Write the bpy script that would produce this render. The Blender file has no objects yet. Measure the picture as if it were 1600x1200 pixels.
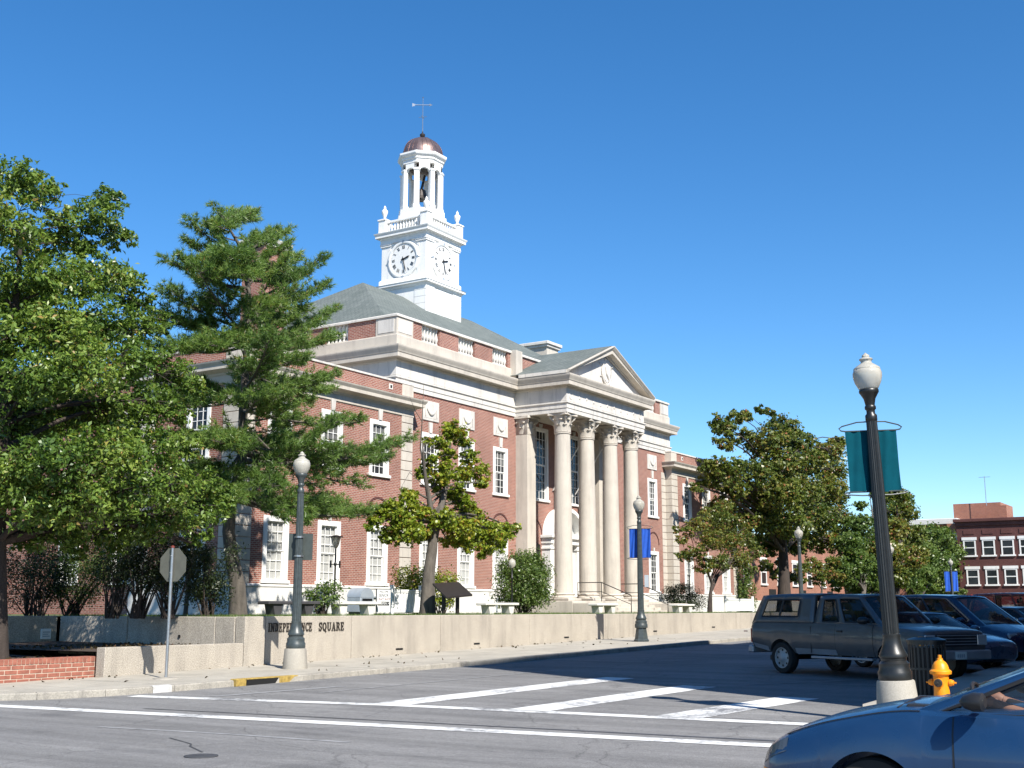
import bpy, math, random
import numpy as np
from math import pi, sin, cos, radians, sqrt, atan2, hypot
from mathutils import Vector, Matrix

scene = bpy.context.scene
col = scene.collection

# ------------------------------------------------------------------ camera
EYE = 1.6
PITCH = math.atan(351.0 / 1850.0)
HEAD = math.atan(1210.0 / hypot(1850.0, 351.0))     # heading, measured from +X (along the street) towards +Y
cam_data = bpy.data.cameras.new('camera')
cam = bpy.data.objects.new('camera', cam_data)
col.objects.link(cam)
cam.location = (0, 0, EYE)
cam.rotation_euler = (pi / 2 + PITCH, 0, HEAD - pi / 2)
cam_data.sensor_fit = 'HORIZONTAL'
cam_data.sensor_width = 36.0
cam_data.lens = 36.0 * 1850.0 / 1600.0
cam_data.clip_start = 0.1
cam_data.clip_end = 4000
scene.camera = cam
scene.render.resolution_x = 1024
scene.render.resolution_y = 768

# ------------------------------------------------------------------ light
SUN_EL = radians(44)
SUN_AZ = (-0.455, -0.89)                             # horizontal direction towards the sun
world = bpy.data.worlds.new('World')
scene.world = world
world.use_nodes = True
wn = world.node_tree.nodes
wl = world.node_tree.links
bg = wn['Background']
sky = wn.new('ShaderNodeTexSky')
sky.sky_type = 'NISHITA'
sky.sun_disc = False
sky.sun_elevation = SUN_EL
sky.sun_rotation = atan2(SUN_AZ[0], SUN_AZ[1])
sky.altitude = 900
sky.air_density = 1.0
sky.dust_density = 0.0
sky.ozone_density = 4.0
hs = wn.new('ShaderNodeHueSaturation')
hs.inputs['Saturation'].default_value = 1.26
wl.new(sky.outputs[0], hs.inputs['Color'])
wl.new(hs.outputs[0], bg.inputs[0])
bg.inputs[1].default_value = 0.103

sun_data = bpy.data.lights.new('sun', 'SUN')
sun_data.energy = 5.0
sun_data.angle = radians(0.53)
sun_data.color = (1.0, 0.95, 0.87)
sun = bpy.data.objects.new('sun', sun_data)
col.objects.link(sun)
_d = Vector((SUN_AZ[0] * cos(SUN_EL), SUN_AZ[1] * cos(SUN_EL), sin(SUN_EL)))
sun.rotation_euler = (-_d).to_track_quat('-Z', 'Y').to_euler()
sun.location = (0, -20, 60)

scene.render.engine = 'CYCLES'
vs = scene.view_settings
vs.view_transform = 'Standard'
vs.look = 'None'
vs.exposure = 0.84
vs.gamma = 1.0
vs.use_curve_mapping = False

# ------------------------------------------------------------------ helpers
_h = (cos(HEAD), sin(HEAD)); _r = (_h[1], -_h[0])
_c, _s = cos(PITCH), sin(PITCH)
def ray(px, py):
    x = (px - 800.0) / 1850.0; y = -(py - 600.0) / 1850.0
    fw = _c - y * _s; up = _s + y * _c
    return (_h[0] * fw + _r[0] * x, _h[1] * fw + _r[1] * x, up)
def at(px, py, Y):                                   # survey: a sighting onto the vertical plane Y
    d = ray(px, py); t = Y / d[1]
    return (d[0] * t, Y, EYE + d[2] * t)
def gz(x):                                           # the street climbs gently to the right
    x = min(max(x, 15.2), 78.0)
    return 0.0147 * (x - 23.5)

W = {}
def link(o, parent=None):
    col.objects.link(o)
    if parent is not None:
        o.parent = parent
    return o
def tag(o, label=None, cat=None, group=None, kind=None):
    if label: o['label'] = label
    if cat: o['category'] = cat
    if group: o['group'] = group
    if kind: o['kind'] = kind
    return o
def thing(name, label, cat, loc=(0, 0, 0), group=None):
    o = bpy.data.objects.new(name, None)
    o.empty_display_size = 0.3
    col.objects.link(o)
    o.location = loc
    W[o.name] = tuple(loc)
    return tag(o, label, cat, group)
def copy_tree(o, parent=None):
    c = o.copy()
    col.objects.link(c)
    c.parent = parent
    W[c.name] = W.get(o.name, (0, 0, 0))
    for ch in list(o.children):
        copy_tree(ch, c)
    return c

class MB:
    def __init__(s):
        s.v = []; s.f = []
    def add(s, vs, fs):
        b = len(s.v)
        s.v.extend(vs)
        s.f.extend([tuple(i + b for i in f) for f in fs])
        return s
    def quad(s, a, b, c, d):
        return s.add([a, b, c, d], [(0, 1, 2, 3)])
    def box(s, x0, y0, z0, x1, y1, z1):
        if x0 > x1: x0, x1 = x1, x0
        if y0 > y1: y0, y1 = y1, y0
        if z0 > z1: z0, z1 = z1, z0
        return s.add([(x0, y0, z0), (x1, y0, z0), (x1, y1, z0), (x0, y1, z0), (x0, y0, z1), (x1, y0, z1), (x1, y1, z1), (x0, y1, z1)],
                     [(0, 3, 2, 1), (4, 5, 6, 7), (0, 1, 5, 4), (1, 2, 6, 5), (2, 3, 7, 6), (3, 0, 4, 7)])
    def bbox(s, x0, y0, z0, x1, y1, z1, b=0.01):
        """box with chamfered edges"""
        P = []
        for (X, sx) in ((x0, 1), (x1, -1)):
            for (Y, sy) in ((y0, 1), (y1, -1)):
                for (Z, sz) in ((z0, 1), (z1, -1)):
                    P += [(X, Y + sy * b, Z + sz * b), (X + sx * b, Y, Z + sz * b), (X + sx * b, Y + sy * b, Z)]
        I = lambda i, j, k, a: ((i * 2 + j) * 2 + k) * 3 + a
        F = [(I(0,0,0,0), I(0,0,1,0), I(0,1,1,0), I(0,1,0,0)), (I(1,0,0,0), I(1,1,0,0), I(1,1,1,0), I(1,0,1,0)),
             (I(0,0,0,1), I(1,0,0,1), I(1,0,1,1), I(0,0,1,1)), (I(0,1,0,1), I(0,1,1,1), I(1,1,1,1), I(1,1,0,1)),
             (I(0,0,0,2), I(0,1,0,2), I(1,1,0,2), I(1,0,0,2)), (I(0,0,1,2), I(1,0,1,2), I(1,1,1,2), I(0,1,1,2))]
        for j in (0, 1):
            for k in (0, 1):
                F.append((I(0,j,k,1), I(1,j,k,1), I(1,j,k,2), I(0,j,k,2)))
                F.append((I(j,0,k,0), I(j,1,k,0), I(j,1,k,2), I(j,0,k,2)))
                F.append((I(j,k,0,0), I(j,k,1,0), I(j,k,1,1), I(j,k,0,1)))
        for i in (0, 1):
            for j in (0, 1):
                for k in (0, 1):
                    F.append((I(i,j,k,0), I(i,j,k,1), I(i,j,k,2)))
        return s.add(P, F)
    def lathe(s, prof, n=16, c=(0, 0, 0), flute=0.0, cap=True):
        b = []; fs = []
        for (r, z) in prof:
            for i in range(n):
                a = 2 * pi * i / n
                rr = r * (1 - flute) if (flute and i % 2) else r
                b.append((c[0] + rr * cos(a), c[1] + rr * sin(a), c[2] + z))
        m = len(prof)
        for k in range(m - 1):
            for i in range(n):
                j = (i + 1) % n
                fs.append((k * n + i, k * n + j, (k + 1) * n + j, (k + 1) * n + i))
        if cap and prof[0][0] > 1e-4: fs.append(tuple(range(n - 1, -1, -1)))
        if cap and prof[-1][0] > 1e-4: fs.append(tuple((m - 1) * n + i for i in range(n)))
        return s.add(b, fs)
    def tube(s, pts, rad, n=8, cap=True):
        pts = [Vector(p) for p in pts]
        if not hasattr(rad, '__len__'): rad = [rad] * len(pts)
        b = []; fs = []
        prev = None
        for i, p in enumerate(pts):
            t = (pts[min(i + 1, len(pts) - 1)] - pts[max(i - 1, 0)])
            if t.length < 1e-9: t = Vector((0, 0, 1))
            t.normalize()
            if prev is None:
                u = t.orthogonal().normalized()
            else:
                u = prev - t * prev.dot(t)
                if u.length < 1e-6: u = t.orthogonal()
                u.normalize()
            prev = u
            w = t.cross(u)
            for k in range(n):
                a = 2 * pi * k / n
                q = p + (u * cos(a) + w * sin(a)) * rad[i]
                b.append((q.x, q.y, q.z))
        for i in range(len(pts) - 1):
            for k in range(n):
                j = (k + 1) % n
                fs.append((i * n + k, i * n + j, (i + 1) * n + j, (i + 1) * n + k))
        if cap:
            fs.append(tuple(range(n - 1, -1, -1)))
            fs.append(tuple((len(pts) - 1) * n + k for k in range(n)))
        return s.add(b, fs)
    def prism(s, poly, axis, a, b):
        """poly: 2D points; axis 'x','y','z' extruded from a to b"""
        def P(p, t):
            if axis == 'x': return (t, p[0], p[1])
            if axis == 'y': return (p[0], t, p[1])
            return (p[0], p[1], t)
        n = len(poly)
        vs = [P(p, a) for p in poly] + [P(p, b) for p in poly]
        fs = [tuple(range(n - 1, -1, -1)), tuple(range(n, 2 * n))]
        fs += [(i, (i + 1) % n, n + (i + 1) % n, n + i) for i in range(n)]
        return s.add(vs, fs)
    def moulding(s, prof, path, closed=False):
        """prof: (out, z) from bottom to top; path: XY points, outward is right of the direction"""
        n = len(path); m = len(prof)
        P = [Vector(p) for p in path]
        vs = []
        for i in range(n):
            if closed:
                a = P[i] - P[i - 1]; b = P[(i + 1) % n] - P[i]
            else:
                a = P[i] - P[i - 1] if i else P[1] - P[0]
                b = P[i + 1] - P[i] if i < n - 1 else P[-1] - P[-2]
            a = a.normalized(); b = b.normalized()
            na = Vector((a.y, -a.x)); nb = Vector((b.y, -b.x))
            mt = na + nb
            mt = mt / max(mt.dot(na), 0.2)
            for (o, z) in prof:
                q = P[i] + mt * o
                vs.append((q.x, q.y, z))
        fs = []
        for i in range(n if closed else n - 1):
            j = (i + 1) % n
            for k in range(m - 1):
                fs.append((i * m + k, j * m + k, j * m + k + 1, i * m + k + 1))
        if not closed:
            fs.append(tuple(range(m - 1, -1, -1))); fs.append(tuple((n - 1) * m + k for k in range(m)))
        return s.add(vs, fs)
    def mesh(s, name, mat=None, smooth=False, uv=True, off=(0, 0, 0), recalc=False):
        me = bpy.data.meshes.new(name)
        v = [(p[0] - off[0], p[1] - off[1], p[2] - off[2]) for p in s.v]
        me.from_pydata(v, [], s.f)
        if recalc:
            import bmesh
            bm = bmesh.new(); bm.from_mesh(me)
            bmesh.ops.recalc_face_normals(bm, faces=bm.faces[:])
            bm.to_mesh(me); bm.free()
        if mat:
            me.materials.append(M[mat] if isinstance(mat, str) else mat)
        if smooth:
            if smooth is True: smooth = 40
            me.shade_smooth()
            try: me.set_sharp_from_angle(angle=radians(smooth))
            except Exception: pass
        if uv:
            l = me.uv_layers.new(name='uv')
            nl = len(me.loops)
            co = np.empty(len(me.vertices) * 3); me.vertices.foreach_get('co', co); co = co.reshape(-1, 3) + np.array(off)
            vi = np.empty(nl, dtype=np.int32); me.loops.foreach_get('vertex_index', vi)
            nr = np.empty(len(me.polygons) * 3); me.polygons.foreach_get('normal', nr); nr = np.abs(nr.reshape(-1, 3))
            lt = np.empty(len(me.polygons), dtype=np.int32); me.polygons.foreach_get('loop_total', lt)
            ax = np.repeat(np.argmax(nr, axis=1), lt)
            c = co[vi]
            u = np.where(ax == 0, c[:, 1], c[:, 0]); w = np.where(ax == 2, c[:, 1], c[:, 2])
            l.data.foreach_set('uv', np.stack([u, w], 1).ravel())
        me.update()
        return me
    def build(s, name, mat, parent=None, smooth=False, recalc=False):
        off = W.get(parent.name, (0, 0, 0)) if parent is not None else (0, 0, 0)
        o = bpy.data.objects.new(name, s.mesh(name, mat, smooth, True, off, recalc))
        link(o, parent)
        W[o.name] = tuple(off)
        return o

def inst(me, name, parent=None, loc=(0, 0, 0), rz=0.0, sc=None):
    """place a shared mesh at a world position under a parent"""
    o = bpy.data.objects.new(name, me)
    off = W.get(parent.name, (0, 0, 0)) if parent is not None else (0, 0, 0)
    o.location = (loc[0] - off[0], loc[1] - off[1], loc[2] - off[2])
    o.rotation_euler = (0, 0, rz)
    if sc: o.scale = sc
    link(o, parent)
    W[o.name] = (0, 0, 0)
    return o

# ------------------------------------------------------------------ materials
M = {}
def nodemat(name):
    m = bpy.data.materials.new(name)
    m.use_nodes = True
    nt = m.node_tree
    b = nt.nodes['Principled BSDF']
    M[name] = m
    return m, nt, b
def N(nt, typ, **kw):
    n = nt.nodes.new(typ)
    for k, v in kw.items():
        if k in n.inputs: n.inputs[k].default_value = v
        else: setattr(n, k, v)
    return n
def noise(nt, vec, scale, detail=4, rough=0.55):
    n = nt.nodes.new('ShaderNodeTexNoise')
    n.inputs['Scale'].default_value = scale
    n.inputs['Detail'].default_value = detail
    n.inputs['Roughness'].default_value = rough
    if vec is not None: nt.links.new(vec, n.inputs['Vector'])
    return n
def ramp(nt, fac, stops):
    r = nt.nodes.new('ShaderNodeValToRGB')
    e = r.color_ramp.elements
    while len(e) < len(stops): e.new(0.5)
    for i, (p, c) in enumerate(stops):
        e[i].position = p
        e[i].color = c if len(c) == 4 else (*c, 1)
    nt.links.new(fac, r.inputs[0])
    return r
def mixc(nt, fac, a, b, typ='MIX'):
    m = nt.nodes.new('ShaderNodeMix')
    m.data_type = 'RGBA'; m.blend_type = typ
    for sock, val in ((m.inputs[0], fac), (m.inputs[6], a), (m.inputs[7], b)):
        if hasattr(val, 'links') or hasattr(val, 'is_linked'): nt.links.new(val, sock)
        elif isinstance(val, (int, float)): sock.default_value = val
        else: sock.default_value = (*val, 1) if len(val) == 3 else val
    return m.outputs[2]
def bump(nt, b, h, dist=0.01, strength=0.5):
    n = nt.nodes.new('ShaderNodeBump')
    n.inputs['Strength'].default_value = strength
    n.inputs['Distance'].default_value = dist
    nt.links.new(h, n.inputs['Height'])
    nt.links.new(n.outputs[0], b.inputs['Normal'])
def objcoord(nt):
    return nt.nodes.new('ShaderNodeTexCoord').outputs['Object']
def geopos(nt):
    return nt.nodes.new('ShaderNodeNewGeometry').outputs['Position']
def plain(name, c, rough=0.6, metal=0.0, var=0.12, scale=3.0, bmp=0.0, bscale=60, spec=0.5, streak=False):
    """one colour with slight unevenness and grain"""
    m, nt, b = nodemat(name)
    p = geopos(nt)
    if streak:
        mp = N(nt, 'ShaderNodeMapping'); mp.inputs['Scale'].default_value = (1, 1, 0.18); nt.links.new(p, mp.inputs[0]); p2 = mp.outputs[0]
    else: p2 = p
    n = noise(nt, p2, scale, 5, 0.6)
    r = ramp(nt, n.outputs[0], [(0.3, tuple(x * (1 - var) for x in c)), (0.7, tuple(min(1, x * (1 + var)) for x in c))])
    nt.links.new(r.outputs[0], b.inputs['Base Color'])
    b.inputs['Roughness'].default_value = rough
    b.inputs['Metallic'].default_value = metal
    b.inputs['Specular IOR Level'].default_value = spec
    if bmp:
        n2 = noise(nt, p, bscale, 3, 0.6)
        bump(nt, b, n2.outputs[0], bmp, 0.6)
    return m

def brick_mat(name, c1, c2, mortar, bw=0.215, rh=0.075, ms=0.010, dirt=0.25):
    m, nt, b = nodemat(name)
    uv = nt.nodes.new('ShaderNodeUVMap').outputs[0]
    t = nt.nodes.new('ShaderNodeTexBrick')
    nt.links.new(uv, t.inputs['Vector'])
    t.inputs['Color1'].default_value = (*c1, 1); t.inputs['Color2'].default_value = (*c2, 1); t.inputs['Mortar'].default_value = (*mortar, 1)
    t.inputs['Scale'].default_value = 1; t.inputs['Mortar Size'].default_value = ms
    t.inputs['Mortar Smooth'].default_value = 0.2; t.inputs['Bias'].default_value = 0.0
    t.inputs['Brick Width'].default_value = bw; t.inputs['Row Height'].default_value = rh
    p = geopos(nt)
    n = noise(nt, p, 0.55, 5, 0.65)
    r = ramp(nt, n.outputs[0], [(0.25, (1 - dirt,) * 3), (0.7, (1.08,) * 3)])
    n2 = noise(nt, p, 9, 3, 0.7)
    r2 = ramp(nt, n2.outputs[0], [(0.3, (0.82, 0.80, 0.80)), (0.7, (1.12, 1.10, 1.08))])
    c = mixc(nt, 1.0, t.outputs[0], r.outputs[0], 'MULTIPLY')
    c = mixc(nt, 1.0, c, r2.outputs[0], 'MULTIPLY')
    nt.links.new(c, b.inputs['Base Color'])
    b.inputs['Roughness'].default_value = 0.85
    b.inputs['Specular IOR Level'].default_value = 0.3
    inv = N(nt, 'ShaderNodeMath', operation='SUBTRACT'); inv.inputs[0].default_value = 1.0
    nt.links.new(t.outputs['Fac'], inv.inputs[1])
    bump(nt, b, inv.outputs[0], 0.008, 0.6)
    return m
brick_mat('brick', (0.315, 0.125, 0.088), (0.235, 0.082, 0.060), (0.42, 0.35, 0.30))
brick_mat('brick_dark', (0.105, 0.036, 0.032), (0.085, 0.028, 0.026), (0.15, 0.09, 0.08))
brick_mat('brick_orange', (0.36, 0.13, 0.075), (0.28, 0.095, 0.06), (0.4, 0.3, 0.24))

def stone_mat(name, c, speck=0.1, big=0.12, bscale=90, bd=0.002, rough=0.8, stain=0.25):
    m, nt, b = nodemat(name)
    p = geopos(nt)
    n1 = noise(nt, p, 0.9, 6, 0.65)
    r1 = ramp(nt, n1.outputs[0], [(0.3, (1 - big,) * 3), (0.7, (1 + big * 0.5,) * 3)])
    n2 = noise(nt, p, bscale, 3, 0.7)
    r2 = ramp(nt, n2.outputs[0], [(0.35, tuple(x * (1 - speck) for x in c)), (0.65, tuple(min(1, x * (1 + speck)) for x in c))])
    mp = N(nt, 'ShaderNodeMapping'); mp.inputs['Scale'].default_value = (2.2, 2.2, 0.25); nt.links.new(p, mp.inputs[0])
    n3 = noise(nt, mp.outputs[0], 1.3, 5, 0.7)
    r3 = ramp(nt, n3.outputs[0], [(0.34, (1 - stain, 1 - stain, 1 - stain * 0.95)), (0.52, (1, 1, 1))])
    cc = mixc(nt, 1.0, r2.outputs[0], r1.outputs[0], 'MULTIPLY')
    cc = mixc(nt, 0.8, cc, r3.outputs[0], 'MULTIPLY')
    nt.links.new(cc, b.inputs['Base Color'])
    b.inputs['Roughness'].default_value = rough
    b.inputs['Specular IOR Level'].default_value = 0.3
    bump(nt, b, n2.outputs[0], bd, 0.6)
    return m
stone_mat('limestone', (0.50, 0.455, 0.39), stain=0.2, big=0.12)
stone_mat('limestone_pale', (0.60, 0.57, 0.52), stain=0.3)
stone_mat('base_stone', (0.66, 0.64, 0.60), stain=0.15)
stone_mat('aggregate', (0.385, 0.345, 0.288), speck=0.38, bscale=42, bd=0.006, big=0.14, stain=0.22)
stone_mat('concrete', (0.33, 0.305, 0.26), speck=0.14, bscale=60, stain=0.25)
stone_mat('sidewalk_concrete', (0.385, 0.355, 0.30), speck=0.12, bscale=45, big=0.2, stain=0.15)
stone_mat('kerb_concrete', (0.33, 0.305, 0.26), speck=0.2, bscale=35, big=0.25, stain=0.35)
plain('white_paint', (0.74, 0.73, 0.70), 0.5, var=0.07, scale=2.5, bmp=0.0008, streak=True)
plain('white_fence', (0.78, 0.78, 0.76), 0.45, var=0.04)
plain('black_iron', (0.012, 0.013, 0.013), 0.38, var=0.25, scale=12, bmp=0.001, bscale=120)
plain('green_iron', (0.045, 0.056, 0.058), 0.4, var=0.25, scale=9, bmp=0.001, bscale=120)
plain('black_mark', (0.008, 0.008, 0.009), 0.5, var=0.05)
plain('letter_metal', (0.05, 0.042, 0.036), 0.45, metal=0.4, var=0.3, scale=30)
plain('dark_bronze', (0.035, 0.028, 0.025), 0.45, metal=0.3, var=0.2, scale=8)
plain('steel', (0.42, 0.43, 0.44), 0.35, metal=0.85, var=0.12, scale=14)
plain('sign_back', (0.13, 0.13, 0.105), 0.55, metal=0.3, var=0.12, scale=5)
plain('sign_green', (0.045, 0.055, 0.05), 0.5, var=0.15, scale=8)
plain('sign_white', (0.78, 0.78, 0.76), 0.5, var=0.03)
plain('red_rim', (0.16, 0.03, 0.02), 0.5)
plain('mulch', (0.055, 0.035, 0.022), 0.95, var=0.5, scale=22, bmp=0.03, bscale=30)
plain('soil_grass', (0.075, 0.09, 0.028), 0.95, var=0.5, scale=5, bmp=0.03, bscale=30)
plain('grass_blade', (0.09, 0.13, 0.03), 0.7, var=0.4, scale=6)
plain('hydrant_yellow', (0.78, 0.27, 0.008), 0.42, var=0.12, scale=9, bmp=0.001, bscale=60)
plain('hydrant_cap', (0.03, 0.028, 0.026), 0.5)
plain('kerb_white', (0.46, 0.45, 0.43), 0.8, var=0.25, scale=9)
plain('yellow_paint', (0.33, 0.225, 0.055), 0.75, var=0.35, scale=14)
plain('wheel_steel', (0.34, 0.34, 0.34), 0.45, metal=0.2, var=0.12, scale=8)
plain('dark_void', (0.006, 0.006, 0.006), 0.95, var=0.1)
plain('chimney_copper', (0.10, 0.05, 0.035), 0.4)
plain('bench_concrete', (0.60, 0.58, 0.53), 0.8, var=0.12, scale=6, bmp=0.003, bscale=80)
plain('bench_dark', (0.05, 0.048, 0.05), 0.7, var=0.2, scale=6)
plain('teal_cloth', (0.0015, 0.055, 0.078), 0.9, var=0.12, scale=4, bmp=0.002, bscale=200, spec=0.08)
plain('blue_cloth', (0.006, 0.075, 0.42), 0.75, var=0.12, scale=4, bmp=0.002, bscale=200)
plain('bark', (0.10, 0.078, 0.06), 0.95, var=0.45, scale=9, bmp=0.03, bscale=22, streak=True)
plain('bark_grey', (0.095, 0.082, 0.068), 0.95, var=0.45, scale=7, bmp=0.03, bscale=18, streak=True)
plain('bark_dark', (0.045, 0.034, 0.028), 0.95, var=0.4, scale=9, bmp=0.03, bscale=22, streak=True)
plain('skin', (0.42, 0.22, 0.15), 0.55, var=0.06)
plain('shirt_dark', (0.02, 0.022, 0.028), 0.9, var=0.2)
plain('hair_dark', (0.02, 0.013, 0.01), 0.6)
plain('far_wall_white', (0.62, 0.60, 0.56), 0.8, var=0.06)
plain('red_shopfront', (0.28, 0.03, 0.035), 0.6, var=0.1)
plain('unit_grey', (0.36, 0.40, 0.44), 0.5, metal=0.3, var=0.1)
plain('roof_membrane', (0.22, 0.21, 0.20), 0.9, var=0.2)
plain('brick_unit', (0.27, 0.098, 0.066), 0.9, var=0.28, scale=7, bmp=0.004, bscale=60)
plain('mortar', (0.45, 0.37, 0.29), 0.95, var=0.15, scale=20, bmp=0.003, bscale=120)

# copper dome: brown, seamed, semi-gloss
m, nt, b = nodemat('copper')
p = geopos(nt); n = noise(nt, p, 2.5, 5)
r = ramp(nt, n.outputs[0], [(0.3, (0.20, 0.135, 0.12)), (0.7, (0.33, 0.235, 0.21))])
nt.links.new(r.outputs[0], b.inputs['Base Color']); b.inputs['Metallic'].default_value = 0.75; b.inputs['Roughness'].default_value = 0.36

# slate-like shingle roof
m, nt, b = nodemat('shingle')
uvn = nt.nodes.new('ShaderNodeUVMap').outputs[0]
t = nt.nodes.new('ShaderNodeTexBrick'); nt.links.new(uvn, t.inputs['Vector'])
t.inputs['Color1'].default_value = (0.155, 0.175, 0.165, 1); t.inputs['Color2'].default_value = (0.115, 0.135, 0.128, 1); t.inputs['Mortar'].default_value = (0.06, 0.07, 0.066, 1)
t.inputs['Scale'].default_value = 1; t.inputs['Mortar Size'].default_value = 0.012; t.inputs['Brick Width'].default_value = 0.28; t.inputs['Row Height'].default_value = 0.13
p = geopos(nt); n = noise(nt, p, 0.8, 6, 0.7)
r = ramp(nt, n.outputs[0], [(0.3, (0.75, 0.78, 0.75)), (0.7, (1.15, 1.12, 1.1))])
nt.links.new(mixc(nt, 1.0, t.outputs[0], r.outputs[0], 'MULTIPLY'), b.inputs['Base Color']); b.inputs['Roughness'].default_value = 0.85

# asphalt: worn grey with wheel streaks, patches, drips and cracks
m, nt, b = nodemat('asphalt')
p = geopos(nt)
n1 = noise(nt, p, 0.22, 6, 0.6)
r1 = ramp(nt, n1.outputs[0], [(0.3, (0.170, 0.167, 0.165)), (0.7, (0.220, 0.216, 0.210))])
mp = N(nt, 'ShaderNodeMapping'); mp.inputs['Scale'].default_value = (2.4, 0.16, 1); nt.links.new(p, mp.inputs[0])
n2 = noise(nt, mp.outputs[0], 0.7, 5, 0.65)
r2 = ramp(nt, n2.outputs[0], [(0.33, (0.78,) * 3), (0.66, (1.16,) * 3)])
n3 = noise(nt, p, 55, 4, 0.8)
r3 = ramp(nt, n3.outputs[0], [(0.32, (0.55,) * 3), (0.5, (1.0,) * 3), (0.68, (1.45,) * 3)])
n6 = noise(nt, p, 9, 5, 0.75)
r6 = ramp(nt, n6.outputs[0], [(0.3, (0.84,) * 3), (0.7, (1.12,) * 3)])
nw = noise(nt, p, 1.2, 4, 0.7)
wv = mixc(nt, 0.22, p, nw.outputs['Color'], 'LINEAR_LIGHT')
vo = N(nt, 'ShaderNodeTexVoronoi', feature='DISTANCE_TO_EDGE'); vo.inputs['Scale'].default_value = 0.33; nt.links.new(wv, vo.inputs['Vector'])
r4 = ramp(nt, vo.outputs[0], [(0.0, (0.5,) * 3), (0.006, (1, 1, 1))])
vd = N(nt, 'ShaderNodeTexVoronoi', feature='F1'); vd.inputs['Scale'].default_value = 1.6; nt.links.new(wv, vd.inputs['Vector'])
r7 = ramp(nt, vd.outputs['Distance'], [(0.0, (0.62, 0.62, 0.63)), (0.11, (0.95, 0.95, 0.95)), (0.16, (1, 1, 1))])
n5 = noise(nt, p, 0.55, 5, 0.65)
r5 = ramp(nt, n5.outputs[0], [(0.56, (1, 1, 1)), (0.66, (0.80, 0.80, 0.81))])
c = mixc(nt, 1, r1.outputs[0], r2.outputs[0], 'MULTIPLY')
for q_ in (r3, r6, r5): c = mixc(nt, 1, c, q_.outputs[0], 'MULTIPLY')
c = mixc(nt, 0.75, c, r4.outputs[0], 'MULTIPLY'); c = mixc(nt, 0.7, c, r7.outputs[0], 'MULTIPLY')
nt.links.new(c, b.inputs['Base Color']); b.inputs['Roughness'].default_value = 0.85; b.inputs['Specular IOR Level'].default_value = 0.25
bump(nt, b, n3.outputs[0], 0.008, 0.8)

# road paint worn through to the asphalt
m, nt, b = nodemat('road_paint')
p = geopos(nt)
n1 = noise(nt, p, 7, 6, 0.75); n2 = noise(nt, p, 0.8, 3)
ad = N(nt, 'ShaderNodeMath', operation='ADD'); nt.links.new(n1.outputs[0], ad.inputs[0]); nt.links.new(n2.outputs[0], ad.inputs[1])
r = ramp(nt, ad.outputs[0], [(0.36, (0.17, 0.17, 0.175)), (0.45, (0.50, 0.50, 0.49)), (0.62, (0.64, 0.64, 0.62))])
e = r.color_ramp.elements
for i, pos in enumerate((0.78, 0.92, 1.0)): e[i].position = pos
sc = N(nt, 'ShaderNodeMath', operation='MULTIPLY'); sc.inputs[1].default_value = 1.0; nt.links.new(ad.outputs[0], sc.inputs[0])
nt.links.new(sc.outputs[0], r.inputs[0])
nt.links.new(r.outputs[0], b.inputs['Base Color']); b.inputs['Roughness'].default_value = 0.75
plain('faded_paint', (0.235, 0.235, 0.235), 0.8, var=0.3, scale=5)
plain('tar_seam', (0.055, 0.055, 0.058), 0.6, var=0.3, scale=4)

def glass_mat(name, tint=(0.02, 0.025, 0.03), alpha=0.75, rough=0.03):
    m, nt, b = nodemat(name)
    p = geopos(nt); n = noise(nt, p, 0.8, 3)
    r = ramp(nt, n.outputs[0], [(0.3, tuple(x * 0.6 for x in tint)), (0.7, tuple(x * 1.5 for x in tint))])
    nt.links.new(r.outputs[0], b.inputs['Base Color'])
    b.inputs['Roughness'].default_value = rough
    b.inputs['Alpha'].default_value = alpha
    b.inputs['IOR'].default_value = 1.5
    bump(nt, b, n.outputs[0], 0.01, 0.15)
    return m
glass_mat('window_glass', (0.025, 0.03, 0.034), 1.0, 0.05)
glass_mat('car_glass', (0.012, 0.014, 0.016), 0.62, 0.02)
glass_mat('car_glass_clear', (0.02, 0.024, 0.026), 0.35, 0.02)
plain('window_blind', (0.60, 0.60, 0.57), 0.25, var=0.08, scale=1.5)
plain('window_tympanum', (0.40, 0.42, 0.42), 0.4, var=0.1)

# frosted lamp globe
m, nt, b = nodemat('lamp_globe')
p = geopos(nt); n = noise(nt, p, 6, 3)
r = ramp(nt, n.outputs[0], [(0.3, (0.46, 0.44, 0.38)), (0.7, (0.58, 0.56, 0.50))])
nt.links.new(r.outputs[0], b.inputs['Base Color']); b.inputs['Roughness'].default_value = 0.22
b.inputs['Transmission Weight'].default_value = 0.35; b.inputs['IOR'].default_value = 1.2
plain('lamp_glass_top', (0.55, 0.56, 0.55), 0.15, metal=0.2, var=0.05)

def leaf_mat(name, stops, trans=0.35, rough=0.42):
    m, nt, b = nodemat(name)
    a = nt.nodes.new('ShaderNodeAttribute'); a.attribute_name = 'tint'
    r = ramp(nt, a.outputs['Fac'], stops)
    nt.links.new(r.outputs[0], b.inputs['Base Color'])
    b.inputs['Roughness'].default_value = rough
    b.inputs['Specular IOR Level'].default_value = 0.4
    tr = nt.nodes.new('ShaderNodeBsdfTranslucent')
    tc = mixc(nt, 1.0, r.outputs[0], (1.25, 1.35, 0.6, 1), 'MULTIPLY')
    nt.links.new(tc, tr.inputs[0])
    mx = nt.nodes.new('ShaderNodeMixShader'); mx.inputs[0].default_value = trans
    out = nt.nodes['Material Output']
    nt.links.new(b.outputs[0], mx.inputs[1]); nt.links.new(tr.outputs[0], mx.inputs[2]); nt.links.new(mx.outputs[0], out.inputs[0])
    return m
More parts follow.
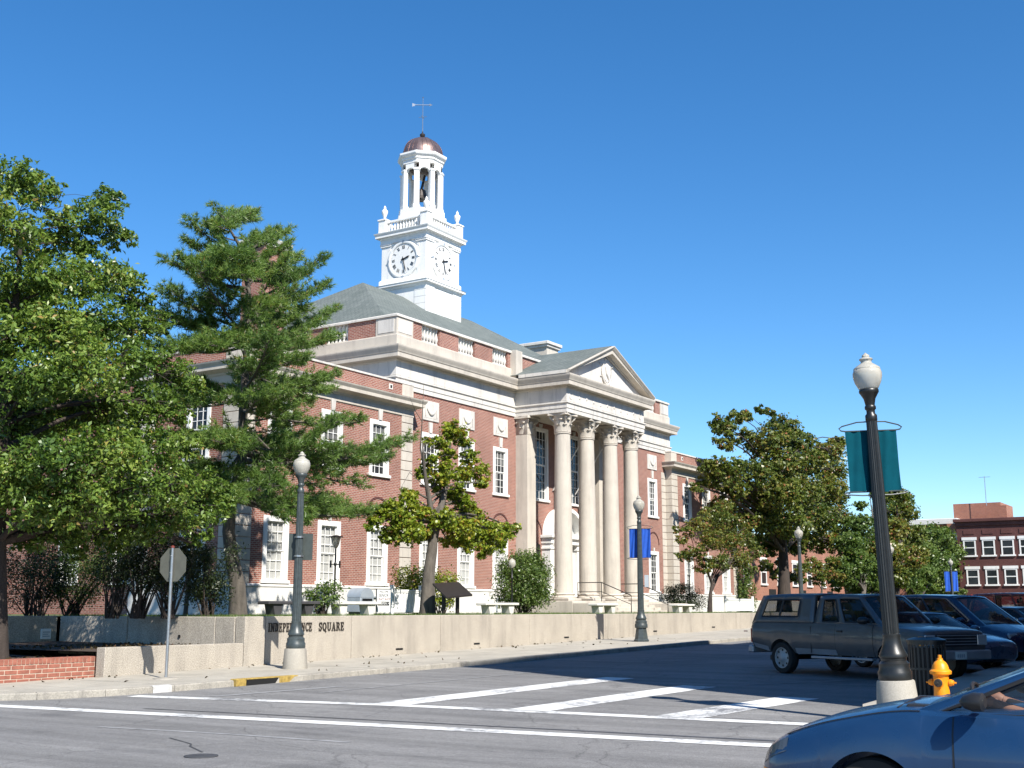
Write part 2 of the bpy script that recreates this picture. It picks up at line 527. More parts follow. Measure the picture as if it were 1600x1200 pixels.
leaf_mat('leaf_oak', [(0.0, (0.045, 0.092, 0.018)), (0.45, (0.128, 0.205, 0.036)), (0.8, (0.240, 0.305, 0.062)), (1.0, (0.32, 0.22, 0.07))], 0.3, 0.36)
leaf_mat('leaf_maple', [(0.0, (0.070, 0.115, 0.013)), (0.45, (0.190, 0.250, 0.024)), (0.8, (0.32, 0.31, 0.034)), (1.0, (0.30, 0.13, 0.035))], 0.3, 0.38)
leaf_mat('leaf_autumn', [(0.0, (0.045, 0.075, 0.016)), (0.45, (0.120, 0.155, 0.030)), (0.8, (0.215, 0.190, 0.040)), (1.0, (0.26, 0.10, 0.045))], 0.27, 0.38)
leaf_mat('leaf_green', [(0.0, (0.045, 0.085, 0.022)), (0.5, (0.110, 0.170, 0.040)), (1.0, (0.21, 0.25, 0.072))], 0.32, 0.38)
leaf_mat('leaf_dark', [(0.0, (0.012, 0.022, 0.008)), (0.6, (0.032, 0.048, 0.016)), (1.0, (0.06, 0.078, 0.024))], 0.25)
leaf_mat('leaf_rust', [(0.0, (0.035, 0.030, 0.013)), (0.6, (0.075, 0.055, 0.024)), (1.0, (0.11, 0.06, 0.035))], 0.25)
leaf_mat('leaf_purple', [(0.0, (0.02, 0.008, 0.01)), (1.0, (0.06, 0.02, 0.022))], 0.2)
leaf_mat('leaf_yellow', [(0.0, (0.16, 0.17, 0.015)), (1.0, (0.45, 0.36, 0.02))], 0.45)
leaf_mat('needle', [(0.0, (0.042, 0.092, 0.026)), (0.5, (0.130, 0.215, 0.050)), (0.9, (0.230, 0.310, 0.080)), (1.0, (0.28, 0.19, 0.05))], 0.32, 0.4)

def car_paint(name, c, rough=0.28, coat=0.7, flake=0.25):
    m, nt, b = nodemat(name)
    p = objcoord(nt)
    n = noise(nt, p, 2.0, 4); r = ramp(nt, n.outputs[0], [(0.3, tuple(x * 0.88 for x in c)), (0.7, tuple(x * 1.1 for x in c))])
    nt.links.new(r.outputs[0], b.inputs['Base Color'])
    b.inputs['Metallic'].default_value = flake; b.inputs['Roughness'].default_value = rough
    b.inputs['Coat Weight'].default_value = coat; b.inputs['Coat Roughness'].default_value = 0.06
    n2 = noise(nt, p, 5, 3); rr = ramp(nt, n2.outputs[0], [(0.3, (rough * 0.8,) * 3), (0.7, (rough * 1.4,) * 3)])
    nt.links.new(rr.outputs[0], b.inputs['Roughness'])
    return m
car_paint('paint_blue', (0.010, 0.040, 0.105), flake=0.2, coat=0.45)
car_paint('paint_truck', (0.085, 0.086, 0.088), rough=0.4, coat=0.4)
car_paint('paint_navy', (0.012, 0.022, 0.06))
car_paint('paint_slate', (0.05, 0.09, 0.15))
car_paint('paint_red', (0.12, 0.008, 0.012))
car_paint('paint_dark', (0.015, 0.018, 0.028))
plain('rubber', (0.012, 0.012, 0.012), 0.85, var=0.2, scale=10)
plain('trim_black', (0.012, 0.012, 0.013), 0.5, var=0.15)
plain('wheel_alloy', (0.40, 0.41, 0.42), 0.35, metal=0.8, var=0.1)
plain('chrome', (0.6, 0.6, 0.6), 0.12, metal=1.0, var=0.05)
plain('headlight_glass', (0.55, 0.57, 0.58), 0.08, metal=0.3, var=0.05)
plain('headlight_dark', (0.10, 0.11, 0.12), 0.25, metal=0.2, var=0.05)
plain('amber_lens', (0.85, 0.30, 0.01), 0.2, var=0.05)
plain('red_lens', (0.30, 0.01, 0.01), 0.2)
plain('plate_white', (0.6, 0.65, 0.62), 0.5)
plain('seat_cloth', (0.05, 0.05, 0.055), 0.9, var=0.2)
plain('silver_trim', (0.32, 0.33, 0.35), 0.4, metal=0.4)
# ================================================================== ground, street, pavements
def sheet(name, xs, ys, zf, mat):
    vs = [(x, y, zf(x, y)) for x in xs for y in ys]
    n = len(ys)
    fs = [(i * n + j, (i + 1) * n + j, (i + 1) * n + j + 1, i * n + j + 1) for i in range(len(xs) - 1) for j in range(n - 1)]
    return MB().add(vs, fs).build(name, mat)
tag(sheet('road', [-1500, -200, -20, 0, 8, 15.2, 20, 40, 60, 78, 120, 400, 2500], [-1500, -200, 0, 10, 20, 60, 200, 2500], lambda x, y: gz(x), 'asphalt'), kind='structure')

KERB = [(13.0, 70.0), (13.0, 24.5), (13.2, 22.6), (13.8, 21.2), (14.8, 20.35), (16.0, 19.85), (17.5, 19.55), (20.5, 19.32), (24.0, 19.15), (30.0, 18.8), (40.0, 18.55), (60.0, 18.35), (170.0, 18.1)]
def kerb_y(x):
    return float(np.interp(x, [p[0] for p in KERB[4:]], [p[1] for p in KERB[4:]]))
LAWN = 1.36
pav = thing('sidewalk', None, None, (24, 21, 0))
tag(pav, kind='structure')
# base sheet of the pavement
mb = MB(); n = 0
pts = []
for i in range(len(KERB) - 1):
    a, b2 = Vector(KERB[i]), Vector(KERB[i + 1])
    k = max(1, int((b2 - a).length / 6))
    for j in range(k): pts.append(a.lerp(b2, j / k))
pts.append(Vector(KERB[-1]))
vs = []; fs = []
for q in pts:
    inner = (max(q.x + 0.16, 13.3), min(q.y + 0.16, 70)) if q.x > 14 else (q.x + 0.16, q.y + 0.05)
    far = (max(q.x, 19.0), 32.0) if q.x > 14.5 else (19.0, max(q.y, 32.0))
    vs += [(inner[0], inner[1], gz(q.x) + 0.115), (far[0], far[1], gz(far[0]) + 0.115)]
for i in range(len(pts) - 1): fs.append((2 * i, 2 * i + 1, 2 * i + 3, 2 * i + 2))
mb.add(vs, fs).build('bed', 'sidewalk_concrete', pav, recalc=True)
# concrete slabs with open joints
def slab(mbx, quad, z0, dz):
    b = len(mbx.v)
    c = [(p[0], p[1], gz(p[0]) + z0) for p in quad] + [(p[0], p[1], gz(p[0]) + z0 + dz) for p in quad]
    mbx.add(c, [(4, 5, 6, 7), (0, 1, 5, 4), (1, 2, 6, 5), (2, 3, 7, 6), (3, 0, 4, 7)])
random.seed(5)
x = 17.6
while x < 64:
    x1 = x + 1.55; g = 0.006
    for r in range(2):
        ya0 = kerb_y(x) + 0.17; ya1 = kerb_y(x1) + 0.17
        t0, t1 = r / 2, (r + 1) / 2
        f = lambda ya, t: ya + (23.0 - ya) * t
        mbx = MB(); h = 0.016 + random.uniform(-0.003, 0.003)
        slab(mbx, [(x + g, f(ya0, t0) + g), (x1 - g, f(ya1, t0) + g), (x1 - g, f(ya1, t1) - g), (x + g, f(ya0, t1) - g)], 0.116, h)
        mbx.build('slab', 'sidewalk_concrete', pav)
    x = x1
for (qa) in ([(14.9, 20.6), (16.0, 20.1), (16.0, 21.4), (14.6, 21.6)], [(16.02, 20.08), (17.58, 19.75), (17.58, 21.3), (16.02, 21.4)], [(14.6, 21.63), (16.0, 21.43), (16.0, 23.5), (13.9, 23.5)], [(16.02, 21.43), (17.58, 21.33), (17.58, 23.4), (16.02, 23.4)]):
    mbx = MB(); slab(mbx, qa, 0.116, 0.015); mbx.build('slab', 'sidewalk_concrete', pav)
# kerb stones
kb = thing('kerb', None, None, (24, 19, 0)); tag(kb, kind='structure')
acc = []
for i in range(1, len(KERB) - 1):
    a, b2 = Vector(KERB[i]), Vector(KERB[i + 1])
    L = (b2 - a).length; k = max(1, round(L / 2.6))
    if a.x > 59: k = 8
    for j in range(k): acc.append((a.lerp(b2, j / k), a.lerp(b2, (j + 1) / k)))
for (a, b2) in acc:
    d = (b2 - a).normalized(); nrm = Vector((-d.y, d.x)); gap = d * 0.006
    drop = 0.0
    mbx = MB()
    A, B = a + gap, b2 - gap
    if 19.0 < A.x < 20.6 and False: continue
    zA, zB = gz(A.x), gz(B.x)
    hh = 0.135 + random.uniform(-0.006, 0.004)
    q = [A, B, B + nrm * 0.165, A + nrm * 0.165]; zz = [zA, zB, zB, zA]
    vs = [(p.x, p.y, z - 0.05) for p, z in zip(q, zz)] + [(p.x + nrm.x * (0.012 if i < 2 else 0), p.y + nrm.y * (0.012 if i < 2 else 0), z + hh - (0.022 if i < 2 else 0)) for i, (p, z) in enumerate(zip(q, zz))]
    vs += [(p.x + nrm.x * 0.04, p.y + nrm.y * 0.04, z + hh) for p, z in ((A, zA), (B, zB))]
    mbx.add(vs, [(0, 1, 5, 4), (4, 5, 9, 8), (8, 9, 6, 7), (1, 2, 6, 9, 5), (3, 0, 4, 8, 7), (2, 3, 7, 6)])
    white = 18.0 < a.x < 18.6
    mbx.build('kerb_stone', 'kerb_concrete', kb)
# storm drain inlet painted yellow, in the kerb by the lamp
dr = thing('storm_drain', 'yellow painted storm drain opening in the kerb by the lamp post', 'storm drain', (19.9, 19.35, gz(19.9)))
y0 = kerb_y(19.9)
MB().bbox(19.05, y0 - 0.012, gz(19.9) - 0.02, 19.35, y0 + 0.19, gz(19.9) + 0.146, 0.012).build('painted_jamb', 'yellow_paint', dr)
mb = MB(); mb.bbox(20.35, y0 - 0.05, gz(19.9) - 0.02, 20.95, y0 + 0.14, gz(19.9) + 0.148, 0.012)
mb.build('painted_jamb', 'yellow_paint', dr)
MB().bbox(19.35, y0 - 0.03, gz(19.9) + 0.115, 20.35, y0 + 0.18, gz(19.9) + 0.147, 0.01).build('painted_lintel', 'yellow_paint', dr)
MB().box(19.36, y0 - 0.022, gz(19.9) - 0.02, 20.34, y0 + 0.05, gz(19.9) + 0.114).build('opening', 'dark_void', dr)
# white painted length of kerb
_a, _b = Vector((17.0, 19.645)), Vector((17.42, 19.56))
_n = Vector((-(_b - _a).y, (_b - _a).x)).normalized()
vs = []
for p in (_a, _b):
    for (o_, z_) in ((-0.014, 0.0), (-0.006, 0.122), (0.036, 0.142), (0.17, 0.144)): vs.append((p.x + _n.x * o_, p.y + _n.y * o_, gz(p.x) + z_))
tag(MB().add(vs, [(k, k + 4, k + 5, k + 1) for k in range(3)]).build('kerb_marker', 'kerb_white', recalc=True), 'short white painted piece of kerb near the stop sign', 'kerb')

# near corner pavement at the right
nearp = thing('near_sidewalk', None, None, (24, 3, 0)); tag(nearp, kind='structure')
NK = [(17.0, -30.0), (17.0, 3.2), (17.4, 4.6), (18.3, 5.5), (19.8, 5.95), (30, 6.0), (120, 6.2)]
mb = MB(); vs = []
for p in NK: vs += [(p[0], p[1], gz(p[0]) - 0.05), (p[0], p[1], gz(p[0]) + 0.13)]
fs = [(2 * i, 2 * i + 1, 2 * i + 3, 2 * i + 2) for i in range(len(NK) - 1)]
mb.add(vs, fs)
xs = [17.0, 17.4, 18.3, 19.8, 24, 30, 40, 60, 78, 120]
yk = [3.2, 4.6, 5.5, 5.95, 5.97, 6.0, 6.02, 6.08, 6.1, 6.2]
vs = []
for xx, yy in zip(xs, yk): vs += [(xx, yy, gz(xx) + 0.13), (xx, -30, gz(xx) + 0.13)]
mb.add(vs, [(2 * i, 2 * i + 1, 2 * i + 3, 2 * i + 2) for i in range(len(xs) - 1)])
mb.build('paving', 'sidewalk_concrete', nearp, recalc=True)

# lawn terrace behind the retaining wall, planting bed at the corner
lawn = MB()
lawn.quad((22.9, 23.3, LAWN), (160, 23.3, LAWN), (160, 140, LAWN), (22.9, 140, LAWN))
lawn.quad((10, 31.4, LAWN), (22.9, 31.4, LAWN), (22.9, 140, LAWN), (10, 140, LAWN))
tag(lawn.build('lawn', 'soil_grass'), kind='structure')
tag(MB().quad((18.46, 23.25, 0.62), (22.84, 23.25, 0.62), (22.84, 30.69, 0.66), (18.46, 30.69, 0.62)).build('planting_bed', 'mulch'), kind='structure')

# road markings
def strip(name, pts, w, mat, label, cat, group=None, z=0.006):
    P = [Vector(p) for p in pts]; vs = []
    for i, p in enumerate(P):
        d = (P[min(i + 1, len(P) - 1)] - P[max(i - 1, 0)]).normalized(); nrm = Vector((-d.y, d.x))
        for s in (-1, 1):
            q = p + nrm * w * 0.5 * s
            vs.append((q.x, q.y, gz(q.x) + z))
    fs = [(2 * i, 2 * i + 1, 2 * i + 3, 2 * i + 2) for i in range(len(P) - 1)]
    o = MB().add(vs, fs).build(name, mat, recalc=True)
    return tag(o, label, cat, group)
def seg(a, b2, n=8): return [(a[0] + (b2[0] - a[0]) * i / n, a[1] + (b2[1] - a[1]) * i / n) for i in range(n + 1)]
strip('crosswalk_line', seg((13.45, 20.3), (14.15, 13.9)) + seg((14.18, 13.6), (15.05, 5.4)), 0.42, 'road_paint', 'long white crosswalk line nearest the blue car', 'road marking')
strip('crosswalk_line', seg((16.3, 19.4), (17.2, 13.7)) + seg((17.22, 13.4), (17.66, 5.9)), 0.36, 'road_paint', 'long white crosswalk line that the slanting bars start from', 'road marking')
strip('painted_bar', seg((17.35, 13.75), (25.1, 13.15)), 0.78, 'road_paint', 'white painted road bar farthest from the lamp with teal banner', 'road marking')
strip('painted_bar', seg((17.4, 10.95), (23.6, 10.5)), 0.78, 'road_paint', 'middle one of the three white painted road bars', 'road marking')
strip('painted_bar', seg((17.7, 8.25), (21.9, 7.75)), 0.78, 'road_paint', 'white painted road bar nearest the lamp with teal banner', 'road marking')
strip('parking_line', seg((18.6, 16.6), (27, 15.9)), 0.10, 'faded_paint', 'thin faded parking line on the road beside the far kerb', 'road marking')
strip('parking_line', seg((17.0, 17.9), (20.2, 17.3)), 0.22, 'faded_paint', 'short worn white patch on the road below the storm drain', 'road marking')
strip('parking_line', seg((24.2, 9.9), (28.6, 7.0)), 0.10, 'faded_paint', 'thin parking bay line on the shaded road beside the pickup', 'road marking')
strip('tar_seam', [(14.55, 17.0), (14.9, 13.6), (15.25, 9.5), (15.55, 5.6)], 0.10, 'tar_seam', 'dark tar seam along the near crosswalk line', 'road seam', z=0.004)
strip('tar_seam', [(11.5, 12.9), (11.15, 12.1), (10.95, 11.9), (10.6, 11.3)], 0.03, 'tar_seam', 'thin crack in the road beside the manhole cover', 'road seam', z=0.004)
strip('worn_streak', [(12.0, 15.0), (12.3, 12.5), (12.4, 10.5)], 0.12, 'faded_paint', 'faint pale streak across the road in front of crosswalk', 'road marking', z=0.004)
mh = MB().lathe([(0.0, 0.0), (0.15, 0.0), (0.16, 0.004), (0.2, 0.004), (0.2, -0.02)][::-1], 24, (10.3, 11.0, gz(10.3) + 0.008)).build('manhole_cover', 'tar_seam', recalc=True)
tag(mh, 'dark round manhole cover in the foreground road', 'manhole cover')

# ================================================================== retaining walls at the pavement
def letter_polys():
    """slab serif capitals: list of filled polygons in a 1 high box"""
    t = 0.2; s = 0.1
    def R(x0, y0, x1, y1): return [(x0, y0), (x1, y0), (x1, y1), (x0, y1)]
    def serif(x, w, top=True, bot=True):
        o = []
        if bot: o.append(R(x - s, 0, x + w + s, 0.09))
        if top: o.append(R(x - s, 0.91, x + w + s, 1))
        return o
    def arc(cx, cy, rx, ry, a0, a1, tx, ty, n=8):
        out = []
        for i in range(n):
            a, b2 = radians(a0 + (a1 - a0) * i / n), radians(a0 + (a1 - a0) * (i + 1) / n)
            out.append([(cx + rx * cos(a), cy + ry * sin(a)), (cx + rx * cos(b2), cy + ry * sin(b2)), (cx + (rx - tx) * cos(b2), cy + (ry - ty) * sin(b2)), (cx + (rx - tx) * cos(a), cy + (ry - ty) * sin(a))])
        return out
    L = {}
    L['I'] = (0.5, [R(0.15, 0, 0.35, 1)] + serif(0.15, 0.2))
    L['N'] = (0.95, [R(0.12, 0, 0.24, 1), R(0.72, 0, 0.84, 1), [(0.12, 1), (0.32, 1), (0.84, 0), (0.64, 0)], R(0.02, 0, 0.34, 0.09), R(0.0, 0.91, 0.24, 1), R(0.62, 0.91, 0.94, 1)])
    L['D'] = (0.88, [R(0.12, 0, 0.32, 1), R(0.02, 0, 0.4, 0.1), R(0.02, 0.9, 0.4, 1)] + arc(0.38, 0.5, 0.44, 0.5, -90, 90, 0.2, 0.1))
    L['E'] = (0.78, [R(0.12, 0, 0.32, 1), R(0.02, 0, 0.7, 0.1), R(0.02, 0.9, 0.68, 1), R(0.3, 0.46, 0.55, 0.55), R(0.62, 0, 0.72, 0.28), R(0.6, 0.72, 0.7, 1), R(0.5, 0.36, 0.57, 0.65)])
    L['P'] = (0.78, [R(0.12, 0, 0.32, 1), R(0.02, 0, 0.42, 0.09), R(0.02, 0.91, 0.4, 1), R(0.3, 0.42, 0.42, 0.5)] + arc(0.4, 0.71, 0.34, 0.29, -90, 90, 0.18, 0.09))
    L['C'] = (0.85, arc(0.45, 0.5, 0.42, 0.5, 45, 315, 0.2, 0.1, 12) + [R(0.7, 0.66, 0.78, 1.0), R(0.72, 0.08, 0.79, 0.26)])
    L['S'] = (0.72, arc(0.36, 0.73, 0.29, 0.27, 30, 250, 0.17, 0.1) + arc(0.36, 0.27, 0.31, 0.27, -150, 70, 0.18, 0.1) + [[(0.2, 0.62), (0.32, 0.52), (0.52, 0.38), (0.4, 0.48)], R(0.6, 0.68, 0.67, 1.0), R(0.04, 0.0, 0.11, 0.32)])
    L['Q'] = (0.92, arc(0.45, 0.5, 0.43, 0.5, 0, 360, 0.2, 0.1, 16) + [[(0.42, 0.2), (0.55, 0.2), (0.9, -0.15), (0.68, -0.15)]])
    L['U'] = (0.92, [R(0.12, 0.3, 0.32, 1), R(0.7, 0.3, 0.8, 1), R(0.02, 0.91, 0.42, 1), R(0.6, 0.91, 0.9, 1)] + arc(0.46, 0.34, 0.34, 0.34, 180, 360, 0.16, 0.1))
    L['A'] = (0.92, [[(0.12, 0), (0.22, 0), (0.5, 0.95), (0.42, 0.95)], [(0.62, 0), (0.84, 0), (0.54, 1), (0.4, 1)], R(0.28, 0.28, 0.68, 0.37), R(0.02, 0, 0.32, 0.09), R(0.54, 0, 0.92, 0.09)])
    L['R'] = (0.9, [R(0.12, 0, 0.32, 1), R(0.02, 0, 0.42, 0.09), R(0.02, 0.91, 0.4, 1), R(0.3, 0.44, 0.44, 0.52), [(0.42, 0.46), (0.6, 0.46), (0.88, 0), (0.66, 0)]] + arc(0.4, 0.72, 0.34, 0.28, -90, 90, 0.18, 0.09))
    L['V'] = (0.9, [[(0.02, 1), (0.24, 1), (0.52, 0), (0.40, 0)], [(0.78, 1), (0.88, 1), (0.52, 0), (0.44, 0)]])
    L['X'] = (0.9, [[(0.02, 1), (0.26, 1), (0.88, 0), (0.64, 0)], [(0.74, 1), (0.86, 1), (0.16, 0), (0.04, 0)]])
    return L
LET = letter_polys()
def ccw(p):
    a = sum(p[i][0] * p[(i + 1) % len(p)][1] - p[(i + 1) % len(p)][0] * p[i][1] for i in range(len(p)))
    return p if a > 0 else p[::-1]

rw = thing('retaining_wall', 'long tan concrete retaining wall with metal name letters along the sidewalk', 'wall', (23.0, 23.0, 0))
joints = [22.85, 23.62, 27.15, 31.55, 37.0, 42.75, 45.2, 51.0, 58.4, 66.0, 75.0]
for i in range(len(joints) - 1):
    a, b2 = joints[i] + 0.012, joints[i + 1] - 0.012
    yf = 23.0 - (0.0 if i else 0.0)
    mb = MB().bbox(a, yf, gz(a) - 0.1, b2, 23.35, 1.395, 0.012)
    mb.build('panel', 'aggregate', rw)
MB().box(22.9, 23.05, -0.2, 75, 23.3, 1.37).build('joint_backing', 'dark_bronze', rw)
for xx in (29.4, 33.6, 39.6, 47.2, 53.5):
    zz = gz(xx) + 0.27
    MB().box(xx - 0.17, 22.99, zz, xx + 0.17, 23.1, zz + 0.055).build('weep_slot', 'dark_void', rw)
# the end of the front wall and the wall that turns back from it
cw = thing('side_wall', 'darker pebbled concrete wall turning back from the corner behind the lower wall', 'wall', (22.85, 26, 0))
yj = [23.37, 24.1, 27.6, 30.6]
for i in range(3):
    MB().bbox(22.85, yj[i] + 0.012, 0.3, 23.2, yj[i + 1] - 0.012, 1.385, 0.012).build('panel', 'aggregate', cw)
MB().lathe([(0.045, 0), (0.045, 0.02)], 12).build('weep_hole', 'dark_void', cw).rotation_euler = (0, -pi / 2, 0)
wh = cw.children[-1]; wh.data.transform(Matrix.Translation((22.85, 26, 0))); wh.location = (-0.005, -0.55, 0.86)
lw = thing('low_wall', 'low tan concrete wall in front of planting bed beside brick planter', 'wall', (20.8, 23.0, 0))
for a, b2 in ((18.45, 22.83),):
    MB().bbox(a, 23.0, -0.2, b2, 23.3, 0.715, 0.012).build('panel', 'aggregate', lw)
bw = thing('back_wall', 'sunlit tan wall behind the planting bed near the oak trunk', 'wall', (18.0, 30.7, 0.5))
for a, b2 in ((10.0, 14.5), (14.52, 19.0), (19.02, 22.84)):
    MB().bbox(a, 30.7, 0.4, b2, 31.2, 1.39, 0.012).build('panel', 'aggregate', bw)
pl = thing('notice_plate', 'small white notice plate on the sunlit back wall', 'sign', (22.5, 30.66, 0.7))
MB().bbox(22.28, 30.655, 0.72, 22.62, 30.69, 1.02, 0.006).build('plate', 'sign_white', pl)
for k in range(3): MB().box(22.33, 30.650, 0.79 + 0.06 * k, 22.57 - 0.05 * (k % 2), 30.654, 0.82 + 0.06 * k).build('text_line', 'unit_grey', pl)

# INDEPENDENCE SQUARE
H = 0.235
def put_word(word, x0, x1, z):
    wd = [LET[c][0] for c in word]
    gap = 0.12
    tot = sum(wd) + gap * (len(word) - 1)
    sx = (x1 - x0) / tot
    x = x0
    for c, w_ in zip(word, wd):
        mb = MB()
        for k, poly in enumerate(LET[c][1]):
            poly = ccw(poly)
            pp = [(x + p[0] * sx, z + p[1] * H) for p in poly]
            mb.prism(pp[::-1], 'y', 22.978 - 0.0006 * k, 22.999)
        mb.build('letter', 'letter_metal', rw, recalc=True)
        x += (w_ + gap) * sx
put_word('INDEPENDENCE', 23.70, 25.42, 0.985)
put_word('SQUARE', 25.70, 26.78, 0.985)

# ------------------------------------------------------------------ brick planter: every brick laid
bp = thing('brick_planter', 'low red brick planter around the oak at the street corner', 'planter', (16, 23.5, 0))
rnd = random.Random(3)
bl, bh, bj = 0.295, 0.082, 0.016
yF = 23.42; zb = -0.10
variants = []
for k in range(5):
    mbx = MB().bbox(0, 0, 0, bl, 0.1, bh, 0.006)
    variants.append(mbx.mesh('brick', 'brick_unit'))
half = MB().bbox(0, 0, 0, bl / 2 - bj / 2, 0.1, bh, 0.006).mesh('brick', 'brick_unit')
sold = MB().bbox(0, 0, 0, 0.095, 0.30, 0.125, 0.006).mesh('brick', 'brick_unit')
XR = 18.82
courses = 5
for k in range(courses):
    z = zb + k * (bh + bj)
    x = XR
    if k % 2:
        x -= bl / 2 - bj / 2
        inst(half, 'brick', bp, (x, yF, z)); x -= bj
    while x > 13.6:
        x -= bl
        o = inst(variants[rnd.randrange(5)], 'brick', bp, (x, yF + rnd.uniform(-0.003, 0.003), z))
        x -= bj
x = XR
ztop = zb + courses * (bh + bj)
while x > 13.6:
    x -= 0.095
    inst(sold, 'brick', bp, (x, yF - 0.006 + rnd.uniform(-0.002, 0.002), ztop + rnd.uniform(-0.002, 0.002)))
    x -= 0.012
mb = MB(); mb.box(13.5, yF + 0.008, -0.3, XR - 0.008, yF + 0.24, ztop + 0.113); mb.box(13.5, yF + 0.1, -0.3, 13.7, 30, ztop + 0.08)
mb.build('mortar_core', 'mortar', bp)
tag(MB().quad((13.6, 23.66, 0.40), (18.44, 23.66, 0.42), (18.44, 30.7, 0.60), (13.6, 30.7, 0.55)).build('mulch', 'mulch'), kind='structure')
# ================================================================== courthouse
CX = 56.76
WL0, WL1 = 32.05, 42.86          # left wing
WR0, WR1 = 2 * CX - WL1, 2 * CX - WL0
YW, YM, YB = 33.0, 33.45, 53.0
ML, MR = 42.15, 2 * CX - 42.15
ch = thing('courthouse', 'brick courthouse with white clock tower, columned stone portico and two wings', 'courthouse', (CX, YM, LAWN))

def wall_holes(mb, O, U, Nn, u0, u1, z0, z1, holes, depth=0.16):
    """flat wall on origin O, unit direction U, outward normal Nn, with rectangular openings that have reveals"""
    us = sorted({u0, u1, *[h[0] for h in holes], *[h[1] for h in holes]})
    zs = sorted({z0, z1, *[h[2] for h in holes], *[h[3] for h in holes]})
    P = lambda u, z, d=0: (O[0] + U[0] * u - Nn[0] * d, O[1] + U[1] * u - Nn[1] * d, z)
    for i in range(len(us) - 1):
        for j in range(len(zs) - 1):
            a, b2, c, d = us[i], us[i + 1], zs[j], zs[j + 1]
            mu, mz = (a + b2) / 2, (c + d) / 2
            if any(h[0] < mu < h[1] and h[2] < mz < h[3] for h in holes): continue
            mb.quad(P(a, c), P(b2, c), P(b2, d), P(a, d))
    for (a, b2, c, d) in holes:
        mb.quad(P(a, c), P(a, c, depth), P(a, d, depth), P(a, d))
        mb.quad(P(b2, c, depth), P(b2, c), P(b2, d), P(b2, d, depth))
        mb.quad(P(a, c, depth), P(a, c), P(b2, c), P(b2, c, depth))
        mb.quad(P(a, d), P(a, d, depth), P(b2, d, depth), P(b2, d))

backs = {}
def window_meshes(key, w, h, cols, rows, trim=0.15, sashes=2, pane='window_glass'):
    """front towards -Y, base centre at origin"""
    f = MB()
    x0, x1 = -w / 2, w / 2
    f.bbox(x0 + 0.002, -0.035, 0, x0 + trim, 0.14, h, 0.008); f.bbox(x1 - trim, -0.035, 0, x1 - 0.002, 0.14, h, 0.008)
    f.bbox(x0 + trim - 0.01, -0.03, h - trim, x1 - trim + 0.01, 0.14, h - 0.002, 0.008)
    # inner stop
    gx0, gx1, gz0, gz1 = x0 + trim, x1 - trim, 0.13, h - trim
    sh = (gz1 - gz0) / sashes
    for s in range(sashes):
        yy = 0.055 if s == sashes - 1 and sashes > 1 else 0.09
        a, b2 = gz0 + s * sh, gz0 + (s + 1) * sh
        st = 0.045
        f.box(gx0, yy, a, gx0 + st, yy + 0.04, b2); f.box(gx1 - st, yy, a, gx1, yy + 0.04, b2)
        f.box(gx0 + st, yy + 0.001, a, gx1 - st, yy + 0.039, a + st); f.box(gx0 + st, yy + 0.001, b2 - st, gx1 - st, yy + 0.039, b2)
        for c in range(1, cols):
            xx = gx0 + (gx1 - gx0) * c / cols
            f.box(xx - 0.013, yy + 0.004, a + st, xx + 0.013, yy + 0.032, b2 - st)
        for r in range(1, rows):
            zz = a + sh * r / rows
            f.box(gx0 + st, yy + 0.006, zz - 0.013, gx1 - st, yy + 0.030, zz + 0.013)
    frame = f.mesh('window', 'white_paint')
    p = MB()
    for s in range(sashes):
        yy = 0.055 if s == sashes - 1 and sashes > 1 else 0.09
        p.quad((gx0, yy + 0.022, gz0 + s * sh), (gx1, yy + 0.022, gz0 + s * sh), (gx1, yy + 0.022, gz0 + (s + 1) * sh), (gx0, yy + 0.022, gz0 + (s + 1) * sh))
    glass = p.mesh('pane', pane)
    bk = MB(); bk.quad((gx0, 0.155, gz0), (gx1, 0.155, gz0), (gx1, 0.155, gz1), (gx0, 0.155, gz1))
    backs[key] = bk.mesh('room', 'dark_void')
    bl = MB(); bl.quad((gx0, 0.135, gz0), (gx1, 0.135, gz0), (gx1, 0.135, gz1), (gx0, 0.135, gz1))
    sill = MB().bbox(x0 - 0.08, -0.10, 0.0, x1 + 0.08, 0.13, 0.125, 0.01).mesh('sill', 'white_paint')
    return frame, glass, sill, bl.mesh('blind', 'window_blind')
glass_mat('window_glass_clear', (0.05, 0.055, 0.06), 0.22, 0.03)
glass_mat('window_glass_dim', (0.03, 0.034, 0.038), 0.6, 0.04)
LOWW = window_meshes('low', 1.42, 2.62, 3, 3, 0.22, 2, 'window_glass_clear')
UPW = window_meshes('up', 1.36, 2.52, 3, 3, 0.2, 2, 'window_glass_dim')
TALLW = window_meshes('tall', 1.6, 4.05, 4, 4, 0.17, 2, 'window_glass')
def put_window(kind, loc, rz=0.0, blind=False, half=False):
    fr, gl, si, bl = kind
    o = inst(fr, 'window', ch, loc, rz)
    g = bpy.data.objects.new('pane', gl); link(g, o)
    s = bpy.data.objects.new('sill', si); link(s, o)
    if kind is UPW: link(bpy.data.objects.new('room', backs['up']), o)
    if kind is LOWW and not blind: link(bpy.data.objects.new('room', backs['low']), o)
    if blind or half:
        b_ = bpy.data.objects.new('blind', bl); link(b_, o)
        if half:
            b_.scale = (1, 1, half); b_.location = (0, -0.03, (2.32 if kind is UPW else 3.88) * (1 - half))
    return o
keystone = MB().prism([(-0.10, 0), (0.10, 0), (0.15, 0.50), (-0.15, 0.50)], 'y', -0.07, 0.02).mesh('keystone', 'limestone_pale', recalc=True)
